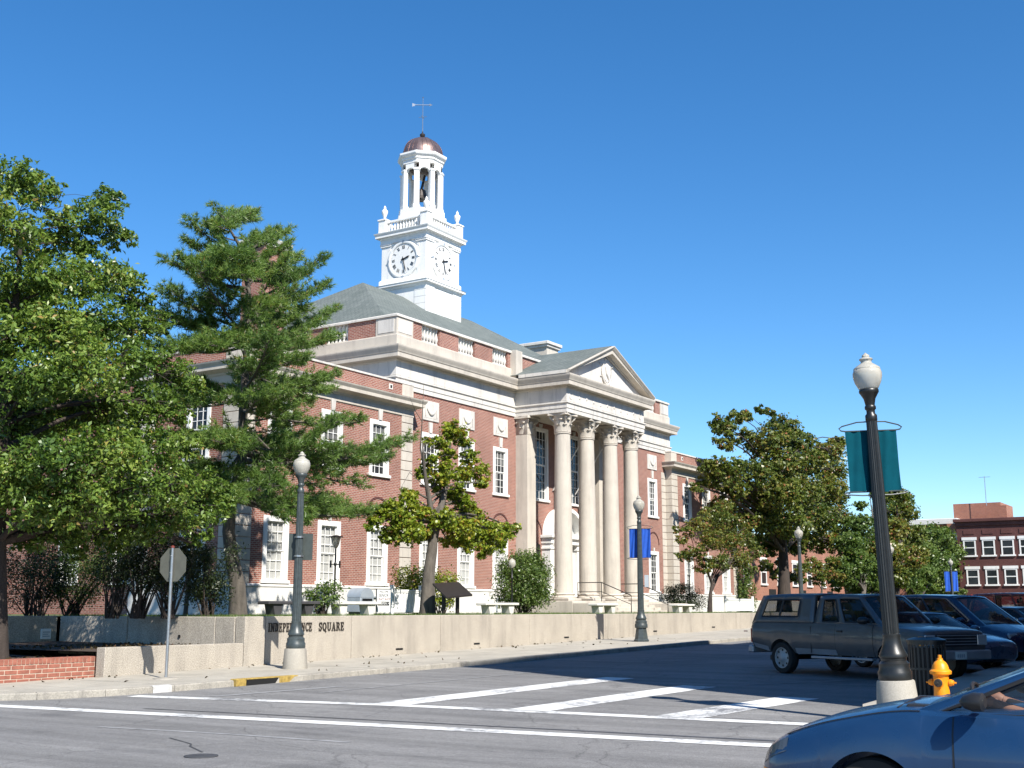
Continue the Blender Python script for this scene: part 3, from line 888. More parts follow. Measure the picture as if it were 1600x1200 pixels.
# relieving arch over the ground floor windows: a thin recessed ring
def arch_mesh(r0, r1, d=0.03, n=20, name='brick_arch', mat='brick_dark', thick=0.05):
    mb = MB(); vs = []
    for i in range(n + 1):
        a = pi * i / n
        for r in (r0, r1):
            for y in (-d, thick - d): vs.append((r * cos(a), y, r * sin(a)))
    fs = []
    for i in range(n):
        q = i * 4; w_ = q + 4
        fs += [(q, w_, w_ + 2, q + 2), (q + 1, q + 3, w_ + 3, w_ + 1), (q, q + 1, w_ + 1, w_), (q + 2, w_ + 2, w_ + 3, q + 3)]
    fs += [(0, 2, 3, 1), (n * 4, n * 4 + 1, n * 4 + 3, n * 4 + 2)]
    return mb.add(vs, fs).mesh(name, mat, recalc=True)
ARCH = arch_mesh(0.74, 0.82)
little_key = MB().prism([(-0.07, 0), (0.07, 0), (0.10, 0.22), (-0.10, 0.22)], 'y', -0.06, 0.02).mesh('keystone', 'limestone_pale', recalc=True)

ZL, HL = 2.56, 2.62
ZU, HU = 7.28, 2.52
BASE_T = 2.52
basew_f = MB(); basew_f.box(-0.5, -0.05, 0, -0.43, 0.1, 0.72); basew_f.box(0.43, -0.05, 0, 0.5, 0.1, 0.72); basew_f.box(-0.43, -0.049, 0.66, 0.43, 0.1, 0.72)
basew_f = basew_f.mesh('basement_window', 'unit_grey')
basew_p = MB().quad((-0.43, 0.02, 0), (0.43, 0.02, 0), (0.43, 0.02, 0.66), (-0.43, 0.02, 0.66)).mesh('pane', 'window_blind')

_hb = random.Random(8)
def bay(x, y, rz=0.0, low=True, up=True, arch=True, blind=True, half=False, key=True):
    half = _hb.choice((0, 0.3, 0.45, 0.55, 0.2))
    """a window bay centred on x, y on a wall whose outward side is -Y turned by rz"""
    c, s = cos(rz), sin(rz)
    if low:
        put_window(LOWW, (x, y, ZL), rz, blind)
        inst(little_key, 'keystone', ch, (x, y, ZL + HL + 0.01), rz)
        if arch: inst(ARCH, 'brick_arch', ch, (x, y, ZL + HL + 0.42), rz)
    if up:
        put_window(UPW, (x, y, ZU), rz, False, half)
        if key: inst(keystone, 'keystone', ch, (x, y, ZU + HU + 0.01), rz)

LBX = [34.25, 37.35, 40.5]
RBX = [2 * CX - x for x in LBX][::-1]
MBX = [44.83, 47.86, 50.93]
MRX = [2 * CX - x for x in MBX][::-1]
SIDEY = [35.3, 36.9]
def holes(xs, low=True, up=True):
    h = []
    for x in xs:
        if low: h.append((x - 0.71, x + 0.71, ZL, ZL + HL))
        if up: h.append((x - 0.68, x + 0.68, ZU, ZU + HU))
    return h
WT = 10.35
# brick shells
mb = MB(); wall_holes(mb, (0, YW), (1, 0), (0, -1), WL0, WL1, 2.3, 11.72, holes(LBX))
wall_holes(mb, (WL0, 0), (0, -1), (-1, 0), -38.7, -YW, 2.3, 11.72, [(-35.95, -34.53, ZL, ZL + HL), (-35.92, -34.56, ZU, ZU + HU)])
mb.quad((WL1, YW, 1.2), (WL1, YB, 1.2), (WL1, YB, 11.72), (WL1, YW, 11.72))
mb.quad((WL0, 38.7, 1.2), (WL0, 38.7, 11.72), (WL1, 38.7, 11.72), (WL1, 38.7, 1.2))
mb.build('left_wing_wall', 'brick', ch)
mb = MB(); wall_holes(mb, (0, YW), (1, 0), (0, -1), WR0, WR1, 2.3, 11.72, holes(RBX))
mb.quad((WR0, YB, 1.2), (WR0, YW, 1.2), (WR0, YW, 11.72), (WR0, YB, 11.72)); mb.quad((WR1, YW, 1.2), (WR1, YB, 1.2), (WR1, YB, 11.72), (WR1, YW, 11.72))
mb.quad((WR1, YB, 1.2), (WR0, YB, 1.2), (WR0, YB, 11.72), (WR1, YB, 11.72))
mb.build('right_wing_wall', 'brick', ch)
ptw = [(54.93 - 0.8, 54.93 + 0.8, 7.3, 11.35), (58.59 - 0.8, 58.59 + 0.8, 7.3, 11.35)]
mb = MB(); wall_holes(mb, (0, YM), (1, 0), (0, -1), ML, MR, 2.3, 11.7, holes(MBX) + holes(MRX) + ptw)
mb.quad((ML, YB, 1.2), (ML, YM, 1.2), (ML, YM, 11.7), (ML, YB, 11.7)); mb.quad((MR, YM, 1.2), (MR, YB, 1.2), (MR, YB, 11.7), (MR, YM, 11.7))
mb.quad((MR, YB, 1.2), (ML, YB, 1.2), (ML, YB, 11.7), (MR, YB, 11.7))
mb.build('main_wall', 'brick', ch)
# rear range behind the left wing
mb = MB(); wall_holes(mb, (33.0, 0), (0, -1), (-1, 0), -52.0, -38.71, 1.2, 11.3, [(-41.11, -39.69, ZL, ZL + HL), (-44.61, -43.19, ZL, ZL + HL), (-41.08, -39.72, ZU, ZU + HU)])
mb.quad((33.0, 52, 1.2), (33.0, 52, 11.3), (ML, 52, 11.3), (ML, 52, 1.2)); mb.quad((33.0, 38.71, 11.3), (ML, 38.71, 11.3), (ML, 52, 11.3), (33.0, 52, 11.3))
mb.build('rear_wall', 'brick', ch)
for x in LBX: bay(x, YW, half=(x > 40))
for i, x in enumerate(RBX): bay(x, YW)
for i, x in enumerate(MBX): bay(x, YM, half=(i == 0))
for i, x in enumerate(MRX): bay(x, YM, blind=(i == 0))
bay(WL0, 35.24, -pi / 2, blind=False, arch=True); bay(33.0, 40.4, -pi / 2, blind=False); bay(33.0, 43.9, -pi / 2, up=False, blind=False)
for wx in (54.93, 58.59):
    put_window(TALLW, (wx, YM, 7.3)); inst(keystone, 'keystone', ch, (wx, YM, 11.36), 0, (1, 1, 0.4))
# dark rooms behind the glass are not seen: panes are opaque dark glass, blinds stand behind clear panes

# stone base
mb = MB()
basepath = [(WL0, 38.7), (WL0, YW), (WL1, YW), (WL1, YM), (52.35, YM)]
prof = [(0.07, 1.1), (0.07, 2.42), (0.10, 2.44), (0.10, 2.50), (0.0, 2.55)]
mb.moulding(prof, basepath)
mb.moulding(prof, [(61.15, YM), (WR0, YM), (WR0, YW), (WR1, YW), (WR1, YB)])
mb.moulding(prof, [(52.35, YM), (61.15, YM)])
mb.build('stone_base', 'base_stone', ch)
for x in LBX[1:] + MBX[2:] + [RBX[2]]:
    y = YW if (x < WL1 or x > WR0) else YM
    o = inst(basew_f, 'basement_window', ch, (x, y - 0.10, 1.40)); g = bpy.data.objects.new('pane', basew_p); link(g, o)

# quoins: single stones with open joints
qh = (WT - 2.52) / 18
def quoins(x0, y0, x1, y1):
    me = MB().bbox(x0, y0, 0.013, x1, y1, qh - 0.013, 0.012).mesh('quoin_stone', 'limestone', off=(x0, y0, 0))
    for k in range(18):
        inst(me, 'quoin_stone', ch, (x0, y0, 2.535 + k * qh))
quoins(WL0 - 0.035, YW - 0.035, WL0 + 0.82, YW + 0.85)
quoins(WL1 - 0.80, YW - 0.035, WL1 + 0.02, YW + 0.44)
quoins(WR0 - 0.035, YW - 0.035, WR0 + 0.85, YW + 0.46)
quoins(WR1 - 0.82, YW - 0.035, WR1 + 0.035, YW + 0.8)
quoins(WR0 - 0.62, YM - 0.03, WR0 - 0.037, YM + 0.2)
quoins(WL0 - 0.035, 37.75, WL0 + 0.3, 38.74)

# wing cornice, parapet, coping
wprof = [(0.0, 10.22), (0.05, 10.25), (0.05, 10.52), (0.10, 10.56), (0.12, 10.62), (0.34, 10.70), (0.42, 10.72), (0.42, 10.86), (0.50, 10.98), (0.52, 11.04), (0.0, 11.12)]
def wing(x0, x1, name):
    mb = MB().moulding(wprof, [(x0, 38.7 if x0 < 40 else YB), (x0, YW), (x1, YW), (x1, YB if x0 > 40 else YM + 0.02)])
    mb.build('wing_cornice', 'limestone', ch)
    mb = MB()
    cop = [(-0.25, 11.72), (0.05, 11.72), (0.05, 11.80), (-0.25, 11.84)]
    mb.moulding(cop, [(x0, 38.7 if x0 < 40 else YB), (x0, YW), (x1, YW), (x1, 36 if x0 < 40 else YB)])
    mb.build('coping', 'limestone_pale', ch)
    p = MB(); p.bbox(x0 - 0.03, YW - 0.03, 11.06, x0 + 0.82, YW + 0.85, 11.715, 0.01); p.build('parapet_pier', 'limestone', ch)
    p = MB(); p.bbox(x1 - 0.80, YW - 0.03, 11.06, x1 + 0.03, YW + 0.4, 11.715, 0.01); p.build('parapet_pier', 'limestone', ch)
    if x0 < 40:
        p = MB(); p.bbox(x0 - 0.03, 37.9, 11.06, x0 + 0.4, 38.74, 11.9, 0.01); p.build('parapet_pier', 'limestone', ch)
    v = MB(); xx = x1 - 1.75 if x0 < 40 else x0 + 1.6
    v.bbox(xx, YW - 0.02, 11.32, xx + 0.26, YW + 0.05, 11.58, 0.01); o = v.build('roof_scupper', 'limestone_pale', ch)
    MB().box(xx + 0.07, YW - 0.026, 11.38, xx + 0.19, YW - 0.019, 11.52).build('hole', 'dark_void', o)
    MB().quad((x0 + 0.2, YW + 0.2, 11.4), (x1 - 0.1, YW + 0.2, 11.4), (x1 - 0.1, YB if x0 > 40 else 38.6, 11.4), (x0 + 0.2, YB if x0 > 40 else 38.6, 11.4)).build('wing_roof', 'roof_membrane', ch)
wing(WL0, WL1, 'l'); wing(WR0, WR1, 'r')

# main entablature, breaking forward round the portico
PL, PR, PY = 52.35, 2 * CX - 52.35, 30.3
path = [(ML, YB), (ML, YM), (PL, YM), (PL, PY), (PR, PY), (PR, YM), (MR, YM), (MR, YB)]
mb = MB()
mb.moulding([(-0.3, 11.6), (0.06, 11.6), (0.06, 11.80), (0.09, 11.82), (0.09, 12.02), (0.15, 12.08), (0.15, 12.13), (0.05, 12.15), (0.05, 12.2)], path, closed=False)
mb.build('architrave', 'limestone_pale', ch)
MB().moulding([(0.05, 12.19), (0.05, 12.88)], path).build('frieze', 'limestone_pale', ch)
mb = MB().moulding([(0.05, 12.86), (0.10, 12.90), (0.12, 12.98), (0.38, 13.02), (0.40, 12.98), (0.43, 12.98), (0.43, 13.18), (0.46, 13.20), (0.48, 13.26), (0.55, 13.40), (0.57, 13.46), (0.57, 13.52), (0.0, 13.60)], path)
mb.build('cornice', 'limestone', ch)
# blocking course and roof parapet with baluster openings
rect = [(ML, YB), (ML, YM), (MR, YM), (MR, YB)]
MB().moulding([(0.10, 13.5), (0.06, 13.62), (0.06, 14.10), (0.03, 14.14), (-0.2, 14.16)], rect).build('blocking_course', 'limestone', ch)
openX = [(x - 0.72, x + 0.72) for x in MBX + MRX]
mb = MB()
def parapet_run(u0, u1, opens, front=True):
    e = [u0]
    for a, b2 in opens: e += [a, b2]
    e.append(u1)
    for i in range(0, len(e), 2):
        a, b2 = e[i], e[i + 1]
        if front: MB().box(a, YM + 0.02, 14.1, b2, YM + 0.30, 15.0).build('parapet_brickwork', 'brick', ch)
        else: MB().box(ML + 0.02, a, 14.1, ML + 0.30, b2, 15.0).build('parapet_brickwork', 'brick', ch)
    for a, b2 in opens:
        if front: MB().box(a, YM + 0.05, 14.1, b2, YM + 0.28, 14.18).build('baluster_plinth', 'limestone', ch)
        else: MB().box(ML + 0.05, a, 14.1, ML + 0.28, b2, 14.18).build('baluster_plinth', 'limestone', ch)
parapet_run(ML + 1.25, MR - 1.25, openX)
sideo = [(36.4, 37.85), (40.2, 41.65), (44.0, 45.45), (47.8, 49.25)]
parapet_run(YM + 1.25, YB - 0.3, sideo, False)
mb = MB(); mb.moulding([(-0.36, 14.99), (0.07, 14.99), (0.07, 15.08), (0.03, 15.12), (-0.36, 15.12)], rect); mb.build('parapet_coping', 'limestone_pale', ch)
def pier(x0, y0, x1, y1):
    o = MB().bbox(x0, y0, 14.1, x1, y1, 14.985, 0.01).build('parapet_pier', 'limestone', ch)
    if x1 - x0 > 1.0: MB().bbox(x0 + 0.12, y0 - 0.02, 14.25, x1 - 0.12, y0 + 0.01, 14.88, 0.008).build('pier_panel', 'limestone_pale', o)
    return o
o = pier(ML - 0.01, YM - 0.01, ML + 1.25, YM + 1.25)
MB().bbox(ML - 0.03, YM + 0.14, 14.25, ML + 0.01, YM + 1.1, 14.88, 0.008).build('pier_panel', 'limestone_pale', o)
pier(MR - 1.25, YM - 0.01, MR + 0.01, YM + 1.25); 
MB().bbox(51.9, YM - 0.35, 13.55, 52.55, YM + 0.4, 15.13, 0.01).build('parapet_pier', 'limestone', ch)
MB().bbox(2 * CX - 52.55, YM - 0.35, 13.55, 2 * CX - 51.9, YM + 0.4, 15.13, 0.01).build('parapet_pier', 'limestone', ch)
bal = MB().lathe([(0.085, 0), (0.085, 0.06), (0.05, 0.09), (0.06, 0.13), (0.095, 0.24), (0.10, 0.30), (0.075, 0.42), (0.045, 0.56), (0.05, 0.66), (0.075, 0.70), (0.085, 0.74), (0.085, 0.81)], 10).mesh('baluster', 'limestone_pale', 50)
for a, b2 in openX:
    for k in range(6): inst(bal, 'baluster', ch, (a + (b2 - a) * (k + 0.5) / 6, YM + 0.16, 14.18))
for a, b2 in sideo[:2]:
    for k in range(6): inst(bal, 'baluster', ch, (ML + 0.16, a + (b2 - a) * (k + 0.5) / 6, 14.18))
# hipped roof
RZ, RY = 20.2, 43.2
e0, e1, f0, f1 = ML + 0.35, MR - 0.35, YM + 0.35, YB - 0.35
ez = 14.35
A, B_, C_, D_ = (e0, f0, ez), (e1, f0, ez), (e1, f1, ez), (e0, f1, ez)
R0, R1 = (51.2, RY, RZ), (2 * CX - 51.2, RY, RZ)
mb = MB(); mb.quad(A, B_, R1, R0); mb.quad(C_, D_, R0, R1); mb.add([D_, A, R0], [(0, 1, 2)]); mb.add([B_, C_, R1], [(0, 1, 2)])
rf = mb.build('roof', 'shingle', ch)
# chimneys
def chimney(x0, y0, x1, y1, z0, z1, mat, shaft2=False):
    o = MB().box(x0, y0, z0, x1, y1, z1 - 0.35).build('chimney', mat, rf)
    c = MB(); c.bbox(x0 - 0.12, y0 - 0.12, z1 - 0.38, x1 + 0.12, y1 + 0.12, z1 - 0.22, 0.02); c.bbox(x0 - 0.22, y0 - 0.22, z1 - 0.22, x1 + 0.22, y1 + 0.22, z1, 0.03)
    c.build('chimney_cap', 'limestone_pale', rf)
    if shaft2: MB().box(x0 + 0.3, y0 + 0.9, z1, x1 - 0.5, y1 - 0.2, z1 + 0.12).build('chimney_pot', 'dark_bronze', rf)
chimney(66.9, 40.2, 68.4, 42.2, 15.5, 19.35, 'limestone', True)
chimney(38.9, 38.9, 40.4, 40.3, 11.0, 18.9, 'brick')
# carved panels between upper windows and architrave, with a hanging swag
def swag(n=14, w=0.42, drop=0.38, r=0.055):
    mb = MB(); pts = []; rad = []
    for i in range(n + 1):
        t = -1 + 2 * i / n
        pts.append((t * w, -0.03, 0.72 - drop * (1 - t * t))); rad.append(r * (1.25 - 0.7 * abs(t)))
    mb.tube(pts, rad, 6)
    for s in (-1, 1):
        mb.tube([(s * w, -0.03, 0.74), (s * (w + 0.02), -0.03, 0.4), (s * (w + 0.03), -0.03, 0.22)], [0.04, 0.055, 0.02], 6)
    return mb.mesh('swag', 'limestone_pale', True)
SW = swag()
pan = MB().bbox(-0.66, -0.05, 0, 0.66, 0.02, 0.96, 0.015).mesh('carved_panel', 'limestone_pale')
pan_in = MB().bbox(-0.55, -0.058, 0.12, 0.55, -0.02, 0.85, 0.01).mesh('panel_field', 'limestone_pale')
for x in MBX + MRX:
    o = inst(pan, 'carved_panel', ch, (x, YM, 10.38))
    link(bpy.data.objects.new('panel_field', pan_in), o)
    s = bpy.data.objects.new('swag', SW); link(s, o); s.location = (0, -0.045, -0.02)

# ------------------------------------------------------------------ portico
FLOOR = 1.98
mb = MB().bbox(51.6, 29.6, 1.2, 61.9, YM - 0.1, FLOOR, 0.02); mb.build('portico_floor', 'limestone', ch)
for k in range(3):
    MB().bbox(53.4, 29.6 - 0.36 * (k + 1), 1.2, 60.1, 29.62 - 0.36 * k, FLOOR - 0.16 * (k + 1), 0.012).build('step', 'limestone', ch)
for a, b2 in ((51.6, 53.38), (60.12, 61.9)):
    MB().bbox(a, 28.1, 1.2, b2, 29.59, FLOOR - 0.1, 0.02).build('cheek_block', 'limestone', ch)
MB().box(PL + 0.1, PY + 0.1, 11.64, PR - 0.1, YM - 0.02, 13.4).build('portico_ceiling', 'limestone', ch)
# columns
def capital(mb, r, z0, z1, sq=False):
    h = z1 - z0
    if not sq:
        mb.lathe([(r * 0.98, 0), (r * 1.12, 0.02 * h), (r * 1.12, 0.06 * h), (r, 0.08 * h), (r * 1.02, 0.5 * h), (r * 1.25, 0.82 * h), (r * 1.35, 0.88 * h)], 24, (0, 0, z0))
    n = 8
    for tier, (zz, hh, out, cnt, ofs) in enumerate(((0.06, 0.36, 0.30, 8, 0), (0.08, 0.62, 0.42, 8, 0.5))):
        for i in range(cnt):
            a = 2 * pi * (i + ofs) / cnt
            ca, sa = cos(a), sin(a)
            wid = r * 0.36
            pr = [(r * 1.03, 0), (r * 1.06, 0.5), (r * 1.14, 0.85), (r * (1.05 + out), 1.0), (r * (1.10 + out), 0.90)]
            vs = []
            for k, (rr, tt) in enumerate(pr):
                w_ = wid * (1, 1.05, 0.9, 0.6, 0.25)[k]
                for s in (-1, 0, 1):
                    q = rr + (0.03 if s == 0 else 0)
                    vs.append((q * ca - s * w_ * sa, q * sa + s * w_ * ca, z0 + h * (zz + hh * tt)))
            fs = []
            for k in range(len(pr) - 1):
                for s in range(2): fs.append((k * 3 + s, k * 3 + s + 1, k * 3 + s + 4, k * 3 + s + 3))
            mb.add(vs, fs)
    for i in range(4):
        a = pi / 4 + i * pi / 2; ca, sa = cos(a), sin(a)
        pts = []; rad = []
        for k in range(14):
            t = k / 13; an = t * 3.2 * pi * 0.8
            rr = r * 0.20 * (1 - 0.75 * t)
            pts.append(((r * 1.50 + rr * cos(an)) * ca, (r * 1.50 + rr * cos(an)) * sa, z0 + h * 0.80 + rr * sin(an))); rad.append(0.05 * (1 - 0.4 * t))
        mb.tube([(r * 1.1 * ca, r * 1.1 * sa, z0 + h * 0.55)] + pts, [0.045] + rad, 6)
    # abacus
    A_ = r * 1.42; c8 = []
    for i in range(4):
        a = pi / 4 + i * pi / 2
        c8 += [(A_ * 1.42 * cos(a - 0.08), A_ * 1.42 * sin(a - 0.08)), (A_ * 1.42 * cos(a + 0.08), A_ * 1.42 * sin(a + 0.08)), (A_ * 0.92 * cos(a + pi / 4), A_ * 0.92 * sin(a + pi / 4))]
    mb.prism(c8, 'z', z0 + h * 0.88, z1)
colm = MB()
prof = []
zc0, zc1 = 0.42, 8.55
for k in range(13):
    t = k / 12; r_ = 0.475 - 0.075 * t ** 1.7
    prof.append((r_, zc0 + (zc1 - zc0) * t))
colm.lathe([(0.49, 0.40), (0.49, 0.42)] + prof + [(0.44, zc1 + 0.01), (0.44, zc1 + 0.06), (0.40, zc1 + 0.08)], 40)
shaft = colm.mesh('column', 'limestone', 50)
cb = MB(); cb.bbox(-0.66, -0.66, 0, 0.66, 0.66, 0.14, 0.015); cb.lathe([(0.64, 0.14), (0.66, 0.18), (0.64, 0.23), (0.57, 0.25), (0.54, 0.28), (0.57, 0.31), (0.59, 0.34), (0.57, 0.385), (0.50, 0.40)], 40)
cbase = cb.mesh('base', 'limestone', 50)
cp = MB(); capital(cp, 0.40, 8.62, 9.62); ccap = cp.mesh('capital', 'limestone', 45)
for x in (CX - 3.86, CX - 1.31, CX + 1.36, CX + 3.88):
    o = inst(shaft, 'column', ch, (x, 30.86, FLOOR)); link(bpy.data.objects.new('base', cbase), o); link(bpy.data.objects.new('capital', ccap), o)
# square antae against the wall
def anta(x0, x1):
    o = MB().bbox(x0, 32.72, FLOOR + 0.3, x1, YM + 0.05, 10.62, 0.01).build('pilaster', 'limestone', ch)
    b_ = MB(); b_.bbox(x0 - 0.06, 32.66, FLOOR, x1 + 0.06, YM, FLOOR + 0.2, 0.01); b_.bbox(x0 - 0.03, 32.69, FLOOR + 0.2, x1 + 0.03, YM, FLOOR + 0.3, 0.02); b_.build('base', 'limestone', o)
    c_ = MB(); xm, ym = (x0 + x1) / 2, 33.1
    cc = MB(); capital(cc, 0.40, 10.60, 11.60, True)
    cc.bbox(-0.42, -0.39, 10.62, 0.42, 0.35, 11.5, 0.01)
    cc.v = [(p[0] + xm, p[1] + ym, p[2]) for p in cc.v]
    cc.build('capital', 'limestone', o, 45)
anta(52.42, 53.25); anta(2 * CX - 53.25, 2 * CX - 52.42)
# pediment
apx, apz = CX, 15.80
ex = PR - CX + 0.57
tz = 13.56
rise = apz - tz - 0.12
mb = MB().add([(CX - ex + 0.02, PY + 0.02, 13.54), (CX + ex - 0.02, PY + 0.02, 13.54), (CX, PY + 0.02, apz - 0.1)], [(0, 1, 2)])
mb.build('tympanum', 'limestone_pale', ch)
rk = [(0.02, -0.48), (0.08, -0.46), (0.11, -0.36), (0.36, -0.32), (0.38, -0.34), (0.42, -0.34), (0.42, -0.17), (0.46, -0.14), (0.55, -0.03), (0.57, 0.0), (0.57, 0.04), (0.0, 0.06)]
mb = MB()
for s in (-1, 1):
    vs = []
    for (xx, zz) in ((CX + s * ex, tz + 0.1), (CX, apz)):
        for (o_, hh) in rk: vs.append((xx, PY - o_, max(zz + hh * 1.08, 13.535)))
    n = len(rk)
    fs = [(k, n + k, n + k + 1, k + 1) for k in range(n - 1)] + [tuple(range(n))]
    mb.add(vs, fs)
mb.build('raking_cornice', 'limestone', ch, recalc=False)
mb = MB()
for s in (-1, 1):
    mb.quad((CX + s * (ex + 0.02), PY - 0.4, tz + 0.16), (CX, PY - 0.4, apz + 0.075), (CX, 41.0, apz + 0.075), (CX + s * (ex + 0.02), 41.0 if s < 0 else 41.0, tz + 0.16))
mb.build('portico_roof', 'shingle', ch, recalc=True)
# white eave strip along the portico side
for s in (-1, 1):
    a = CX + s * (ex - 0.28); b2 = CX + s * (ex + 0.03)
    MB().box(a, PY - 0.38, tz - 0.02, b2, YM - 0.6, tz + 0.155).build('eave', 'limestone_pale', ch)
# crest in the tympanum: shield with a wreath
cr = MB(); sh = [(0, -0.62), (0.3, -0.4), (0.42, 0), (0.42, 0.42), (0.2, 0.36), (0, 0.5), (-0.2, 0.36), (-0.42, 0.42), (-0.42, 0), (-0.3, -0.4)]
cr.prism([(CX + p[0], 14.42 + p[1]) for p in sh][::-1], 'y', PY - 0.07, PY + 0.02)
cr.tube([(CX + 0.5 * sin(a), PY - 0.05, 14.35 - 0.62 * cos(a)) for a in np.linspace(-2.2, 2.2, 18)], 0.06, 6)
cr.tube([(CX - 0.22, PY - 0.08, 14.7), (CX - 0.1, PY - 0.11, 14.3), (CX + 0.12, PY - 0.09, 14.05)], 0.05, 6)
for dx, dz in ((-0.7, 0.35), (0.7, 0.35), (-0.62, -0.3), (0.62, -0.3), (0, 0.72)): cr.lathe([(0.0, 0.0), (0.08, 0.03), (0.0, 0.09)], 8, (CX + dx, PY, 14.4 + dz))
cr.build('crest', 'limestone_pale', ch, recalc=True)
# frieze discs, faint
disc = MB()
for i in range(13):
    a = 2 * pi * i / 12
rt = MB().tube([(0.19 * cos(a), 0, 0.19 * sin(a)) for a in np.linspace(0, 2 * pi, 19)], 0.03, 5).mesh('frieze_disc', 'limestone_pale', True)
for x in (PL + 0.42, PR - 0.42): inst(rt, 'frieze_disc', ch, (x, PY - 0.05, 12.5))
# carved inscription on the frieze, too worn to read in the photograph: shallow leaf bosses
bossm = MB().lathe([(0.10, 0), (0.07, 0.03), (0, 0.04)], 7).mesh('frieze_boss', 'limestone_pale')
for k in range(9):
    o = inst(bossm, 'frieze_boss', ch, (PL + 1.3 + k * 0.78, PY - 0.049, 12.5 + 0.05 * sin(k * 1.7))); o.rotation_euler = (pi / 2, 0, 0)
# door surround with arched hood
dY = 32.78
d0, d1 = CX - 1.75, CX + 1.75
mb = MB(); 
for a, b2 in ((d0, d0 + 0.62), (d1 - 0.62, d1)):
    mb.bbox(a, dY + 0.1, FLOOR, b2, YM, 5.05, 0.01); mb.bbox(a - 0.05, dY + 0.05, FLOOR, b2 + 0.05, YM, FLOOR + 0.3, 0.01); mb.bbox(a - 0.05, dY + 0.05, 4.75, b2 + 0.05, YM, 4.85, 0.01)
mb.bbox(d0 - 0.05, dY + 0.02, 5.05, d1 + 0.05, YM, 5.35, 0.01); mb.bbox(d0 - 0.15, dY - 0.12, 5.35, d1 + 0.15, YM, 5.50, 0.015)
mb.build('door_surround', 'white_paint', ch)
for xx in (d0 + 0.3, d1 - 0.3): MB().prism([(dY + 0.1, 4.85), (dY - 0.15, 5.3), (dY - 0.1, 5.36), (dY + 0.1, 5.36)], 'x', xx - 0.14, xx + 0.14).build('bracket', 'white_paint', ch, recalc=True)
mb = MB(); R_ = 1.72
hd = arch_mesh(R_ - 0.22, R_, 0.0, 28, 'door_hood', 'white_paint', 0.75); inst(hd, 'door_hood', ch, (CX, dY - 0.1, 5.48), 0, (1, 1, 0.9))
tp = MB(); tp.add([(CX, YM - 0.2, 5.49)] + [(CX + (R_ - 0.2) * cos(a), YM - 0.2, 5.49 + 0.9 * (R_ - 0.2) * sin(a)) for a in np.linspace(0, pi, 25)], [(0, i, i + 1) for i in range(1, 25)])
tp.build('hood_panel', 'window_tympanum', ch, recalc=True)
for s in (-1, 1):
    o = MB().bbox(CX + (0.01 if s > 0 else -1.12), YM - 0.30, FLOOR, CX + (1.12 if s > 0 else -0.01), YM - 0.22, 5.05, 0.01).build('door', 'white_paint', ch)
    for k in range(3): MB().bbox(CX + s * 0.56 - 0.38, YM - 0.32, FLOOR + 0.25 + k * 0.95, CX + s * 0.56 + 0.38, YM - 0.29, FLOOR + 1.05 + k * 0.95, 0.01).build('door_panel', 'window_glass' if k else 'white_paint', o)
# ground-floor side doorways inside the portico: dark opening under a brick arch
for wx in (54.2, 2 * CX - 54.2):
    o = MB().box(wx - 0.62, YM - 0.05, FLOOR, wx + 0.62, YM + 0.02, 5.0).build('side_door', 'dark_bronze', ch)
    MB().box(wx - 0.5, YM - 0.06, FLOOR + 0.2, wx + 0.5, YM - 0.045, 4.6).build('pane', 'window_glass', o)
    inst(arch_mesh(0.78, 0.86), 'brick_arch', ch, (wx, YM, 5.5))
# flagpoles leaning out of the portico wall
for x, s in ((CX - 0.6, -1), (CX + 1.9, -1)):
    mb = MB().tube([(x, YM - 0.05, 8.0), (x - 0.2, 31.4, 10.6)], [0.035, 0.028], 8); o = mb.build('flagpole', 'white_paint', ch)
    MB().lathe([(0, 0), (0.06, 0.06), (0, 0.12)], 10, (x - 0.2, 31.4, 10.58)).build('finial', 'limestone_pale', o)
# handrails on the steps
for i, xx in enumerate((54.6, 58.9)):
    hr = thing('handrail', ('black iron handrail on the left of the portico steps', 'black iron handrail on the right of the portico steps')[i], 'handrail', (xx, 28.9, LAWN))
    mb = MB(); mb.tube([(xx, 27.9, LAWN), (xx, 27.9, LAWN + 0.9), (xx, 29.6, FLOOR + 0.95), (xx, 31.0, FLOOR + 0.95), (xx, 31.0, FLOOR)], 0.025, 6); mb.build('rail', 'black_iron', hr)
    mb = MB(); mb.tube([(xx, 27.9, LAWN + 0.45), (xx, 29.6, FLOOR + 0.48), (xx, 31.0, FLOOR + 0.48)], 0.018, 6); mb.tube([(xx, 29.6, FLOOR + 0.95), (xx, 29.6, FLOOR)], 0.022, 6); mb.build('mid_rail', 'black_iron', hr)

# ------------------------------------------------------------------ clock tower
TX0, TX1, TY0 = CX - 1.80, CX + 1.80, 41.45
TYC = TY0 + 1.8; TY1 = TY0 + 3.6
tw = MB().box(TX0 + 0.0, TY0, 16.5, TX1, TY1, 20.85).build('clock_tower', 'white_paint', ch)
sq = lambda r: [(CX - r, TYC + r), (CX - r, TYC - r), (CX + r, TYC - r), (CX + r, TYC + r)]
